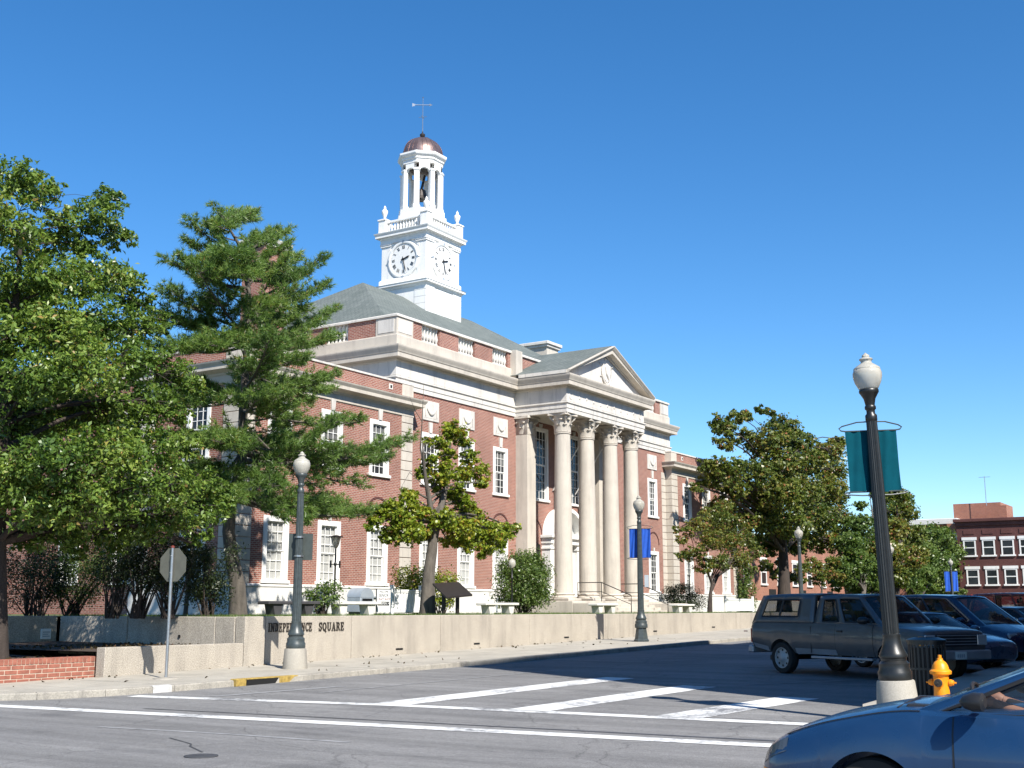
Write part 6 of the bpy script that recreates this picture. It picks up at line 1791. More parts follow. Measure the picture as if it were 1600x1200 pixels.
left_sh = [('dark open shrub behind the stop sign post', 262, 25.6, 1.0, 2.2, 'leaf_dark', 3600), ('dark twiggy shrub left of the stop sign', 215, 26.4, 1.2, 2.4, 'leaf_dark', 4200), ('twiggy dark shrub above the side wall joint', 175, 27.0, 1.1, 2.3, 'leaf_dark', 3600), ('dark green shrub left of the pine trunk', 325, 25.8, 0.95, 1.9, 'leaf_dark', 5200),
           ('green rounded shrub above the small notice plate', 112, 32.5, 1.5, 2.0, 'leaf_green', 7500), ('dark leafy shrub between the oak trunk and green shrub', 55, 32.2, 1.6, 2.1, 'leaf_dark', 7000)]
for i, (lb, px, Y, rw_, rh, lf, n_) in enumerate(left_sh):
    shrub('shrub', lb, px, 955, Y, rw_, rh, lf, 60 + i, 0.10, 0.035, n_, 26, 0.35 if 'twig' in lb or 'open' in lb else 0.1, group='shrubs on the terrace at left')
# yellow leaved branch spray behind the pine
row = sight([(283, 678, 0, 16), (300, 682, 0.2, 13)], 31.0)
ybs = at(290, 950, 31.0)
broad_tree('young_tree', 'thin young tree with yellow leaves between oak and pine', (ybs[0], 31.0, LAWN), [(ybs[0], 31.0, LAWN), (ybs[0] + 0.1, 31.0, 4.5), (row[0][0], 31.0, row[0][2])], row, 'leaf_yellow', 'bark_grey', 0.13, 0.07, 2.0, 71, 0.5, None, 0.06)

# ---- grass along the terrace edge: uncountable
rng = np.random.default_rng(99)
K = 26000
gx = 23.3 + 40 * rng.random(K) ** 1.3; gy = 23.36 + 9.0 * rng.random(K) ** 2.2
d = unit(np.stack([rng.normal(0, 0.35, K), rng.normal(0, 0.35, K), np.ones(K)], 1)); s = unit(np.cross(d, rng.normal(size=(K, 3))))
b0 = np.stack([gx, gy, np.full(K, LAWN - 0.005)], 1); hh = rng.uniform(0.05, 0.13, (K, 1)); V = np.stack([b0 - s * 0.006, b0 + s * 0.006, b0 + d * hh], 1).reshape(-1, 3)
o = bpy.data.objects.new('grass', mesh_np('grass', V, 3, 'leaf_green', np.clip(rng.normal(0.5, 0.2, K), 0, 1))); link(o); tag(o, 'short green grass along the lawn edge above the wall', 'grass', kind='stuff')
# fallen leaves on the planting bed
K = 500
q = np.stack([rng.uniform(14, 22.7, K), rng.uniform(23.7, 27, K), np.full(K, 0.66)], 1); q[:, 2] = np.where(q[:, 0] < 18.4, 0.47, 0.67)
K2 = 90
wx = rng.uniform(15.5, 44, K2); wy = np.where(rng.random(K2) < 0.6, 22.97 - rng.random(K2) ** 2 * 0.5, rng.uniform(19.4, 22.9, K2))
q = np.concatenate([q, np.stack([wx, wy, np.array([gz(v) + 0.145 for v in wx])], 1)]); K += K2
V = leaves(rng, q, np.tile(np.array([[0, 0, 1.0]]), (K, 1)), 0.11, 0.06)
o = bpy.data.objects.new('leaf_litter', mesh_np('leaf_litter', V, 4, 'leaf_rust', rng.random(K))); link(o); tag(o, 'fallen brown leaves lying on the mulch bed and sidewalk', 'leaves', kind='stuff')
# ================================================================== other buildings
def far_window(parent, P, U, Nn, u, z, w, h):
    """white framed sash in a flat wall"""
    q = lambda a, b_, d: (P[0] + U[0] * a + Nn[0] * d, P[1] + U[1] * a + Nn[1] * d, b_)
    def slabx(a0, a1, z0, z1, d0, d1):
        vs = [q(a, b_, d) for d in (d0, d1) for (a, b_) in ((a0, z0), (a1, z0), (a1, z1), (a0, z1))]
        return vs, [(0, 1, 2, 3), (7, 6, 5, 4), (0, 4, 5, 1), (1, 5, 6, 2), (2, 6, 7, 3), (3, 7, 4, 0)]
    f = MB()
    f.add(*slabx(u - w / 2, u - w / 2 + 0.14, z, z + h, -0.02, 0.06)); f.add(*slabx(u + w / 2 - 0.14, u + w / 2, z, z + h, -0.02, 0.06))
    f.add(*slabx(u - w / 2 + 0.14, u + w / 2 - 0.14, z + h - 0.12, z + h, -0.02, 0.055)); f.add(*slabx(u - w / 2 + 0.14, u + w / 2 - 0.14, z + h * 0.5 - 0.05, z + h * 0.5 + 0.05, -0.02, 0.05))
    o = f.build('window', 'white_paint', parent, recalc=True)
    MB().add(*slabx(u - w / 2 - 0.12, u + w / 2 + 0.12, z - 0.16, z + 0.005, -0.02, 0.14)).build('sill', 'white_paint', o, recalc=True)
    MB().add(*slabx(u - w / 2 - 0.12, u + w / 2 + 0.12, z + h, z + h + 0.3, -0.02, 0.09)).build('lintel', 'white_paint', o, recalc=True)
    MB().add(*slabx(u - w / 2 + 0.1, u + w / 2 - 0.1, z + 0.05, z + h - 0.05, -0.02, 0.02)).build('pane', 'window_glass', o, recalc=True)
# dark brick block at the far right, its windows towards us
d3 = 125.0
def gp(px, dep): 
    lat = (px - 800) / 1883.0 * dep
    return (dep * _h[0] + lat * _r[0], dep * _h[1] + lat * _r[1])
XF = 131.0
def yx(px):            # Y on the plane X = XF for a photo column
    d = ray(px, 951); return d[1] / d[0] * XF
def zx(px, py):
    d = ray(px, py); return EYE + d[2] / d[0] * XF
yL, yR = yx(1503), yx(1640)
zt = zx(1560, 809)
GB = 0.75
db = thing('brick_building', 'dark brick three storey building with white windows at the far right', 'building', (XF + 4, (yL + yR) / 2, GB))
MB().box(XF, yR, GB - 0.3, XF + 14, yL, zt - 0.35).build('wall', 'brick_dark', db)
MB().bbox(XF - 0.35, yR, zt - 0.35, XF + 14, yL + 0.25, zt, 0.05).build('cornice', 'brick_dark', db)
MB().bbox(XF - 0.15, yR, zt - 0.75, XF, yL + 0.1, zt - 0.352, 0.03).build('cornice_band', 'brick_dark', db)
w_px = [1522, 1552, 1582, 1611]
for r, (pt, pb) in enumerate(((843, 867), (889, 913))):
    for k, px in enumerate(w_px):
        z0, z1 = zx(1552, pb), zx(1552, pt)
        far_window(db, (XF, 0), (0, 1), (-1, 0), yx(px + (2 * r)), z0, 1.25, z1 - z0)
for px in w_px: MB().bbox(XF - 0.05, yx(px) - 0.55, zx(1552, 834), XF + 0.01, yx(px) + 0.55, zx(1552, 827), 0.01).build('recessed_panel', 'brick_dark', db)
MB().bbox(XF - 0.25, yR, GB - 0.3, XF - 0.01, yL - 1.0, zx(1560, 929), 0.03).build('shopfront', 'red_shopfront', db)
sgn = MB().bbox(XF - 0.30, yx(1590), zx(1560, 949), XF - 0.26, yx(1552), zx(1560, 945), 0.01).build('shop_sign_strip', 'sign_white', db)
MB().box(XF + 3, yx(1576), zt, XF + 5, yx(1563), zt + 1.5).build('chimney', 'brick_orange', db)
# orange brick block with white bands left of it, partly behind trees
lb_ = thing('brick_building', 'lighter brick building with white cornice bands behind the far trees', 'building', (XF + 6, yL + 6, GB))
yl2 = yx(1395)
z2 = zx(1490, 816)
MB().box(XF + 1.5, yL + 0.06, GB - 0.3, XF + 16, yl2, z2).build('wall', 'brick_orange', lb_)
MB().bbox(XF + 0.9, yL + 0.05, z2 - 0.1, XF + 16, yl2, z2 + 0.5, 0.04).build('cornice', 'far_wall_white', lb_)
MB().bbox(XF + 0.6, yL + 0.05, z2 - 1.9, XF + 1.5, yL + 1.1, z2 - 1.1, 0.04).build('band', 'far_wall_white', lb_)
MB().box(XF + 0.7, yL + 0.07, GB, XF + 1.52, yL + 1.1, z2 - 0.12).build('corner_pier', 'brick_orange', lb_)
MB().box(XF + 6, yx(1566) + 0.5, z2 + 0.5, XF + 13, yx(1480), z2 + 2.4).build('roof_house', 'brick_orange', lb_)
MB().tube([(XF + 5, yx(1538), z2 + 2.0), (XF + 5, yx(1538), z2 + 5.2)], 0.04, 5).build('antenna', 'steel', lb_)
MB().tube([(XF + 5, yx(1538) - 0.6, z2 + 5.1), (XF + 5, yx(1538) + 0.6, z2 + 5.1)], 0.03, 4).build('antenna_bar', 'steel', lb_)
# brick range behind the trees right of the courthouse
Yr = 42.0
xa, xb = at(1150, 900, Yr)[0], at(1395, 900, Yr)[0]
zr_ = at(1250, 848, Yr)[2]
rb_ = thing('brick_building', 'low brown brick building behind the trees right of the courthouse', 'building', ((xa + xb) / 2, Yr, LAWN))
mb = MB().box(xa, Yr, LAWN - 0.3, xb, Yr + 12, zr_); mb.build('wall', 'brick_orange', rb_)
MB().bbox(xa - 0.1, Yr - 0.15, zr_, xb + 0.1, Yr + 12, zr_ + 0.3, 0.03).build('cornice', 'limestone', rb_)
MB().bbox(xa - 0.05, Yr - 0.1, LAWN - 0.3, xb + 0.05, Yr - 0.005, LAWN + 1.0, 0.02).build('plinth', 'limestone_pale', rb_)
k = 0
xx = xa + 2.5
while xx < xb - 2:
    far_window(rb_, (0, Yr), (1, 0), (0, -1), xx, LAWN + 2.6, 1.5, 2.2)
    if k % 2: MB().box(xx - 0.9 + 2.2, Yr - 0.06, LAWN, xx + 0.9 + 2.2, Yr - 0.002, LAWN + 2.1).build('doorway', 'dark_void', rb_)
    xx += 4.4; k += 1
# the tall block on the near side of the street, out of view, that shades the road
nb = thing('brick_building', 'tall brick building just outside the right edge that shades the road', 'building', (26, -6, 0))
u_ = Vector((-0.455, -0.89)).normalized()
cz = Vector((27.3, 19.1)); Hb = 19.8 * math.tan(SUN_EL)
cor = cz + u_ * (Hb / math.tan(SUN_EL))
MB().box(cor.x, cor.y - 14, -0.2, cor.x + 15.5, cor.y, Hb).build('wall', 'brick', nb)
MB().bbox(cor.x - 0.25, cor.y - 14, Hb - 0.5, cor.x + 15.6, cor.y + 0.02, Hb + 0.02, 0.03).build('cornice', 'limestone', nb)
for r in range(3):
    for k in range(5): far_window(nb, (0, cor.y), (1, 0), (0, 1), cor.x + 1.8 + 3 * k, 5.0 + 3.7 * r, 1.3, 2.1)
    for k in range(4): far_window(nb, (cor.x, 0), (0, 1), (-1, 0), cor.y - 2 - 3.2 * k, 5.0 + 3.7 * r, 1.3, 2.1)
for k in range(4): MB().bbox(cor.x + 0.8 + 3.7 * k, cor.y - 0.02, 0.4, cor.x + 3.8 + 3.7 * k, cor.y + 0.05, 3.2, 0.02).build('shop_window', 'window_glass', nb)
nb2 = thing('brick_building', 'lower brick building next along beyond the right edge of the photo', 'building', (cor.x + 40, cor.y - 6, 0))
MB().box(cor.x + 15.7, cor.y - 14, -0.2, cor.x + 75, cor.y - 0.1, Hb - 1.3).build('wall', 'brick_dark', nb2)
MB().bbox(cor.x + 15.7, cor.y - 14, Hb - 1.7, cor.x + 75, cor.y + 0.1, Hb - 1.28, 0.03).build('cornice', 'limestone', nb2)
for r in range(3):
    for k in range(12): far_window(nb2, (0, cor.y - 0.1), (1, 0), (0, 1), cor.x + 18.5 + 4.5 * k, 4.6 + 3.4 * r, 1.3, 2.0)
# ================================================================== vehicles
def pch(ctrl):
    xs = np.array([c[0] for c in ctrl], float); ys = np.array([c[1] for c in ctrl], float)
    h = np.diff(xs); dl = np.diff(ys) / h
    m = np.zeros(len(xs)); m[0], m[-1] = dl[0], dl[-1]
    for i in range(1, len(xs) - 1):
        if dl[i - 1] * dl[i] > 0:
            w1, w2 = 2 * h[i] + h[i - 1], h[i] + 2 * h[i - 1]
            m[i] = (w1 + w2) / (w1 / dl[i - 1] + w2 / dl[i])
    def f(x):
        x = min(max(x, xs[0]), xs[-1])
        i = min(int(np.searchsorted(xs, x, side='right')) - 1, len(xs) - 2); i = max(i, 0)
        t = (x - xs[i]) / h[i]
        return (1 + 2 * t) * (1 - t) ** 2 * ys[i] + t * (1 - t) ** 2 * h[i] * m[i] + t * t * (3 - 2 * t) * ys[i + 1] + t * t * (t - 1) * h[i] * m[i + 1]
    return f

def make_car(name, label, cat, S):
    """x forward, y left, z up; origin on the ground at mid wheelbase"""
    t = thing(name, label, cat)
    half, top, crown, sill = pch(S['half']), pch(S['top']), S.get('crown', 0.06), pch(S['sill'])
    tuck = S.get('tuck', 0.06); bulge = S.get('bulge', 0.03)
    x0, x1 = S['x0'], S['x1']
    wr, ar = S['wheel_r'], S['arch_r']
    axles = S['axles']
    wz = wr
    xs = set(np.linspace(x0, x1, 60).tolist())
    for ax in axles:
        xs |= set((ax + ar * np.cos(np.linspace(0, pi, 25))).tolist())
        xs |= {ax - ar - 0.035, ax + ar + 0.035}
    for e in (x0, x1):
        s = 1 if e == x0 else -1
        xs |= {e + s * d for d in (0.01, 0.03, 0.07, 0.13, 0.2)}
    xs = sorted(x for x in xs if x0 <= x <= x1)
    def arch(x):
        z = sill(x)
        for ax in axles:
            d = abs(x - ax)
            if d < ar: z = max(z, wz * 0.98 + sqrt(max(ar * ar - d * d, 0)))
            elif d < ar + 0.035: z = max(z, z + (wz * 0.98 - z) * (1 - (d - ar) / 0.035))
        return z
    def ring(x):
        w = half(x); zt = top(x); zs = arch(x); z0 = min(sill(x), zs)
        zs = min(zs, zt - 0.06)
        wi = max(w - 0.24, w * 0.4)
        Hs = max(zt - z0, 0.05)
        def py(z):
            q = min(max((z - z0) / Hs, 0), 1)
            y = w + bulge * sin(pi * min(q / 0.95, 1)) ** 0.8
            if q < 0.28: y -= tuck * (1 - q / 0.28) ** 1.6
            if q > 0.80: y -= 0.05 * ((q - 0.80) / 0.20) ** 2
            return y
        zz = [zs + (zt - 0.015 - zs) * f for f in (0, 0.18, 0.40, 0.62, 0.84, 1.0)]
        P = [(0, z0), (wi, z0), (wi, zs)] + [(py(z), z) for z in zz] + [(w * 0.88, zt + crown * 0.2), (w * 0.55, zt + crown * 0.75), (0, zt + crown)]
        return P
    rings = [ring(x) for x in xs]
    n = len(rings[0])
    mb = MB(); vs = []; fs = []
    for s in (1, -1):
        b0 = len(vs)
        for x, r in zip(xs, rings):
            for (y, z) in r: vs.append((x, s * y, z))
        for i in range(len(xs) - 1):
            for k in range(n - 1):
                q = (b0 + i * n + k, b0 + (i + 1) * n + k, b0 + (i + 1) * n + k + 1, b0 + i * n + k + 1)
                fs.append(q if s < 0 else q[::-1])
        for e, i in ((0, 0), (1, len(xs) - 1)):
            f = tuple(b0 + i * n + k for k in range(n))
            fs.append(f)
    # open the roof of the body under the glass house
    mb.add(vs, fs)
    body = mb.build('body', S['paint'], t, 35, True)
    W[body.name] = (0, 0, 0)
    def patch(nm, mat, xa, xb, k0, k1, off, sides=(1, -1), parent=t, inset=0.0):
        for s in sides:
            xx = [xa] + [x for x in xs if xa < x < xb] + [xb]
            rr = [ring(x) for x in xx]; vs = []; m = k1 - k0 + 1
            for x, r in zip(xx, rr):
                for k in range(k0, k1 + 1):
                    y, z = r[k]; vs.append((x, s * (y + off), z))
            for x, r in zip(xx, rr):
                for k in range(k0, k1 + 1):
                    y, z = r[k]; vs.append((x, s * (y + off - 0.02), z))
            A = len(xx) * m; fs = []
            for i in range(len(xx) - 1):
                for k in range(m - 1):
                    q = (i * m + k, (i + 1) * m + k, (i + 1) * m + k + 1, i * m + k + 1); fs.append(q); fs.append(tuple(A + v for v in q[::-1]))
            for i in range(len(xx) - 1):
                for k in (0, m - 1):
                    q = (i * m + k, (i + 1) * m + k, A + (i + 1) * m + k, A + i * m + k); fs.append(q)
            for k in range(m - 1):
                for i in (0, len(xx) - 1): fs.append((i * m + k, i * m + k + 1, A + i * m + k + 1, A + i * m + k))
            o = MB().add(vs, fs).build(nm, mat, parent, 35, True)
            W[o.name] = (0, 0, 0)
            yield o, s
    for (xa, xb) in S.get('doors', []):
        list(patch('door_gap', 'trim_black', xa - 0.012, xb + 0.012, 3, 8, 0.0025))
        for o, s in patch('door', S['paint'], xa, xb, 3, 8, 0.005):
            hxp = xa + 0.16 if S.get('handle_rear', True) else xb - 0.2
            zz = top(hxp) - 0.17; yy = s * (half(hxp) + bulge * 0.8)
            MB().bbox(hxp - 0.085, min(yy, yy + s * 0.035), zz - 0.018, hxp + 0.085, max(yy, yy + s * 0.035), zz + 0.018, 0.008).build('handle', S.get('handle', 'trim_black'), o)
    for (xa, xb, ka, kb, mt, off) in S.get('bands', []):
        list(patch('side_trim', mt, xa, xb, ka, kb, off))
    # wheels
    for ax in axles:
        for s in (1, -1):
            yy = half(ax) - 0.11
            whl = bpy.data.objects.new('wheel', None); link(whl, t); W[whl.name] = (0, 0, 0)
            w_ = S.get('tyre_w', 0.19)
            def rot(prof, nm, mat, n=32, sm=40):
                m_ = MB().lathe(prof, n, cap=False)
                m_.v = [(p[0], s * p[2], p[1]) for p in m_.v]
                o = bpy.data.objects.new(nm, m_.mesh(nm, mat, sm, recalc=True)); link(o, whl)
            rot([(wr * 0.66, -w_ / 2), (wr * 0.93, -w_ / 2), (wr, -w_ * 0.35), (wr, w_ * 0.35), (wr * 0.95, w_ * 0.47), (wr * 0.80, w_ * 0.5), (wr * 0.66, w_ * 0.46)], 'tyre', 'rubber')
            rm = S.get('rim', 'wheel_alloy')
            rot([(wr * 0.665, -w_ * 0.3), (wr * 0.665, w_ * 0.45), (wr * 0.62, w_ * 0.44), (wr * 0.58, w_ * 0.28), (wr * 0.40, w_ * 0.32), (wr * 0.22, w_ * 0.44), (wr * 0.16, w_ * 0.50), (0, w_ * 0.5)], 'rim', rm)
            hl = MB()
            for k in range(S.get('spokes', 7)):
                a = 2 * pi * k / S.get('spokes', 7)
                hl.lathe([(wr * 0.075, 0), (wr * 0.075, 0.004)], 8, (wr * 0.49 * cos(a), wr * 0.49 * sin(a), w_ * 0.315))
            hl.v = [(p[0], s * p[2], p[1]) for p in hl.v]
            o = bpy.data.objects.new('rim_hole', hl.mesh('rim_hole', 'trim_black', recalc=True)); link(o, whl)
            whl.location = (ax, s * yy, wr)
    # glass house
    for G in S['houses']:
        glass_house(t, S, G, half, top)
    for fn in S.get('extras', []): fn(t, S, half, top, ring)
    return t

def glass_house(t, S, G, half, top):
    """a cabin: base rectangle at the belt and a smaller roof; each side is a bent sheet with window cells"""
    fb, rb, fr, rr = G['front_base'], G['rear_base'], G['front_roof'], G['rear_roof']
    wb, wr_, zr = G['base_half'], G['roof_half'], G['roof_z']
    zb = lambda x: top(x) - 0.03
    paint = G.get('paint', S['paint'])
    ns = 14
    roof_bow = G.get('bow', 0.03)
    zroof = lambda u: zr - roof_bow * (2 * u - 1) ** 2 * 1.0      # u along roof rear..front
    def side(s, u, v):
        xb_ = rb + (fb - rb) * u; xr_ = rr + (fr - rr) * u
        wbb = wb - G.get('taper', 0.05) * max(0.0, (u - 0.5) * 2) ** 2
        x = xb_ + (xr_ - xb_) * v
        y = wbb + (wr_ - wbb) * v + G.get('side_bow', 0.03) * 4 * v * (1 - v) * 0.5
        z = zb(xb_) + (zroof(u) - zb(xb_)) * v
        return (x, s * y, z)
    def cells(fn, us, vs, is_glass, nm_frame, glass, thick_dir):
        """sheet fn(u,v) cut into cells; glass cells go to their own meshes"""
        fr_ = MB(); gl = {}
        for i in range(len(us) - 1):
            for j in range(len(vs) - 1):
                u0, u1, v0, v1 = us[i], us[i + 1], vs[j], vs[j + 1]
                key = is_glass((u0 + u1) / 2, (v0 + v1) / 2)
                q = [fn(u0, v0), fn(u1, v0), fn(u1, v1), fn(u0, v1)]
                if key is None or key is False: fr_.quad(*q)
                else: gl.setdefault(key, MB()).quad(*[tuple(a - b * 0.012 for a, b in zip(p, thick_dir)) for p in q])
        return fr_, gl
    def dense(brk, n):
        o = []
        for a, b_ in zip(brk[:-1], brk[1:]):
            k = max(1, int(round((b_ - a) * n)))
            o += [a + (b_ - a) * i / k for i in range(k)]
        return o + [brk[-1]]
    wins = G['side_windows']          # (u0,u1,v0,v1)
    ub = sorted({0, 1, *[w[0] for w in wins], *[w[1] for w in wins]}); vb = sorted({0, 1, *[w[2] for w in wins], *[w[3] for w in wins]})
    us, vs_ = dense(ub, 16), dense(vb, 8)
    frame = MB()
    glm = G.get('glass', 'car_glass')
    for s in (1, -1):
        def ig(u, v):
            for k, w in enumerate(wins):
                if w[0] < u < w[1] and w[2] < v < w[3]: return k + 1
            return None
        f_, g_ = cells(lambda u, v: side(s, u, v), us, vs_, ig, 'f', glm, (0, s, 0))
        frame.add(f_.v, f_.f)
        for k, m_ in g_.items():
            o = m_.build('side_window', glm, t, 80, True)
            w = wins[k - 1]
            loop = [side(s, w[0] + (w[1] - w[0]) * a, w[2]) for a in np.linspace(0, 1, 8)] + [side(s, w[1], w[2] + (w[3] - w[2]) * a) for a in np.linspace(0, 1, 6)[1:]] + [side(s, w[1] + (w[0] - w[1]) * a, w[3]) for a in np.linspace(0, 1, 8)[1:]] + [side(s, w[0], w[3] + (w[2] - w[3]) * a) for a in np.linspace(0, 1, 6)[1:]]
            sl = MB().tube(loop, G.get('seal', 0.011), 5).build('window_seal', G.get('seal_mat', 'trim_black'), o)
    # front and rear screens
    def screen(front):
        u = 1.0 if front else 0.0
        bowx = (0.10 if front else -0.06) * G.get('screen_bow', 1.0)
        def fn(a, v):
            L_ = side(1, u, v); yy = L_[1] * (1 - 2 * a)
            c = 1 - (2 * a - 1) ** 2
            return (L_[0] + bowx * c, yy, L_[2] + 0.035 * c * v)
        gv = G.get('front_glass' if front else 'rear_glass', (0.07, 0.93, 0.08, 0.93))
        ub = dense(sorted({0, 1, gv[0], gv[1]}), 10); vb2 = dense(sorted({0, 1, gv[2], gv[3]}), 6)
        f_, g_ = cells(fn, ub, vb2, lambda a, v: 1 if (gv[0] < a < gv[1] and gv[2] < v < gv[3]) else None, 'f', glm, (1 if front else -1, 0, 0))
        frame.add(f_.v, f_.f)
        for m_ in g_.values(): m_.build('windshield' if front else 'rear_window', glm, t, 80, True)
        return fn
    ff, fr2 = screen(True), screen(False)
    # roof sheet
    nu, nv = 12, 10
    vs = []
    for i in range(nu + 1):
        u = i / nu
        for j in range(nv + 1):
            a = j / nv
            L_ = side(1, u, 1.0); c = 1 - (2 * a - 1) ** 2
            bx = (ff(a, 1.0)[0] - side(1, 1, 1)[0]) * u ** 3 + (fr2(a, 1.0)[0] - side(1, 0, 1)[0]) * (1 - u) ** 3
            vs.append((L_[0] + bx, L_[1] * (1 - 2 * a), L_[2] + 0.035 * c))
    frame.add(vs, [(i * (nv + 1) + j, i * (nv + 1) + j + 1, (i + 1) * (nv + 1) + j + 1, (i + 1) * (nv + 1) + j) for i in range(nu) for j in range(nv)])
    import bmesh
    me = frame.mesh('cabin', paint)
    bm = bmesh.new(); bm.from_mesh(me); bmesh.ops.remove_doubles(bm, verts=bm.verts[:], dist=0.0008); bmesh.ops.recalc_face_normals(bm, faces=bm.faces[:]); bm.to_mesh(me); bm.free()
    me.shade_smooth(); me.set_sharp_from_angle(angle=radians(38))
    o = bpy.data.objects.new(G.get('name', 'cabin'), me); link(o, t)
    md = o.modifiers.new('solid', 'SOLIDIFY'); md.thickness = 0.02; md.offset = -1
    if G.get('seats', True):
        for sx_ in G.get('seat_x', (0.0,)):
            for s in (-1, 1):
                zf = zb(sx_) - 0.42
                st = MB(); st.bbox(sx_ - 0.25, s * wb * 0.5 - 0.24, zf, sx_ + 0.28, s * wb * 0.5 + 0.24, zf + 0.16, 0.04)
                st.add([(sx_ - 0.38, s * wb * 0.5 - 0.24, zf + 0.1), (sx_ - 0.2, s * wb * 0.5 - 0.24, zf + 0.1), (sx_ - 0.2, s * wb * 0.5 + 0.24, zf + 0.1), (sx_ - 0.38, s * wb * 0.5 + 0.24, zf + 0.1), (sx_ - 0.5, s * wb * 0.5 - 0.2, zf + 0.72), (sx_ - 0.38, s * wb * 0.5 - 0.2, zf + 0.74), (sx_ - 0.38, s * wb * 0.5 + 0.2, zf + 0.74), (sx_ - 0.5, s * wb * 0.5 + 0.2, zf + 0.72)], [(0, 3, 2, 1), (4, 5, 6, 7), (0, 1, 5, 4), (1, 2, 6, 5), (2, 3, 7, 6), (3, 0, 4, 7)])
                st.bbox(sx_ - 0.48, s * wb * 0.5 - 0.12, zf + 0.76, sx_ - 0.39, s * wb * 0.5 + 0.12, zf + 0.93, 0.03)
                st.build('seat', 'seat_cloth', t)

def box_part(nm, mat, x0, y0, z0, x1, y1, z1, b=0.01):
    def fn(t, S, half, top, ring): MB().bbox(min(x0, x1), min(y0, y1), min(z0, z1), max(x0, x1), max(y0, y1), max(z0, z1), b).build(nm, mat, t)
    return fn
def mirrors(x, z, y, mat, k=1.0):
    def fn(t, S, half, top, ring):
        for s in (-1, 1):
            m_ = MB()
            pr = [(0.0, 0.05), (0.02, 0.085), (0.09, 0.088), (0.16, 0.06), (0.20, 0.0)]
            for (dx, r) in pr: pass
            vs = []; n = 14
            for (dx, r) in pr:
                for i in range(n):
                    a = 2 * pi * i / n
                    vs.append((x + dx * k, s * (y + 0.14 * k) + 1.35 * max(r, 0.002) * k * cos(a), z + 0.03 + 0.85 * max(r, 0.002) * k * sin(a)))
            m_.add(vs, [(i * n + j, i * n + (j + 1) % n, (i + 1) * n + (j + 1) % n, (i + 1) * n + j) for i in range(len(pr) - 1) for j in range(n)])
            m_.add(vs[:n], [tuple(range(n))])
            m_.tube([(x + 0.06 * k, s * (y - 0.03), z), (x + 0.05 * k, s * (y + 0.08 * k), z + 0.02)], 0.025 * k, 6)
            m_.build('mirror', mat, t, 50, True)
    return fn

# ---- blue compact in the foreground
def blue_extras(t, S, half, top, ring):
    for s in (1, -1):
        # wrap-round amber marker low on the front corner
        vs = []
        for i in range(9):
            x = S['x1'] - 0.24 + 0.19 * i / 8
            r = ring(x)[3:9]
            for z in (0.395, 0.455):
                y = float(np.interp(z, [q[1] for q in r], [q[0] for q in r]))
                vs.append((x, s * (y + 0.006), z))
        MB().add(vs, [(2 * i, 2 * i + 2, 2 * i + 3, 2 * i + 1) for i in range(8)]).build('marker_light', 'amber_lens', t)
        vs = []
        for i in range(8):
            x = S['x1'] - 0.30 + 0.255 * i / 7
            for k, dz in ((7, 0.0), (8, 0.012)):
                r = ring(x); vs.append((x, s * (r[k][0] + 0.004), r[k][1] + (0.004 if k == 8 else -0.01)))
        MB().add(vs, [(2 * i, 2 * i + 2, 2 * i + 3, 2 * i + 1) for i in range(7)]).build('headlight', 'headlight_dark', t)
    # steering wheel, dashboard
    sw = MB().tube([(0.62 + 0.06 * sin(a), 0.36 + 0.18 * cos(a), 0.90 + 0.17 * sin(a)) for a in np.linspace(0, 2 * pi, 25)], 0.014, 6)
    sw.tube([(0.62, 0.19, 0.9), (0.62, 0.53, 0.9)], 0.016, 6); sw.lathe([(0.05, 0), (0.05, 0.03)], 10); sw.v[-20:] = [(0.61 + p[2], 0.36 + p[0], 0.90 + p[1]) for p in sw.v[-20:]]
    sw.build('steering_wheel', 'trim_black', t, 40)
    MB().bbox(0.68, -0.62, 0.62, 1.12, 0.62, 0.93, 0.05).build('dashboard', 'trim_black', t)
    for y0, y1, xw in ((-0.55, 0.02, 0.0), (0.05, 0.6, 0.0)):
        MB().tube([(1.13, y1, 0.905 if abs(y1) > 0.1 else 0.945), (1.12, y0, 0.905 if abs(y0) > 0.1 else 0.945)], 0.009, 5).build('wiper', 'trim_black', t)
    # seam round the hood
    for s in (1, -1):
        pts = []
        for x in np.linspace(0.95, S['x1'] - 0.28, 16):
            r = ring(x); pts.append((x, s * r[9][0] * 1.02, r[9][1] + 0.0))
        MB().tube(pts, 0.005, 4).build('hood_seam', 'trim_black', t)
    MB().tube([(0.78, -0.7, 0.92), (0.78, 0.7, 0.92)], 0.01, 4).build('cowl', 'trim_black', t)
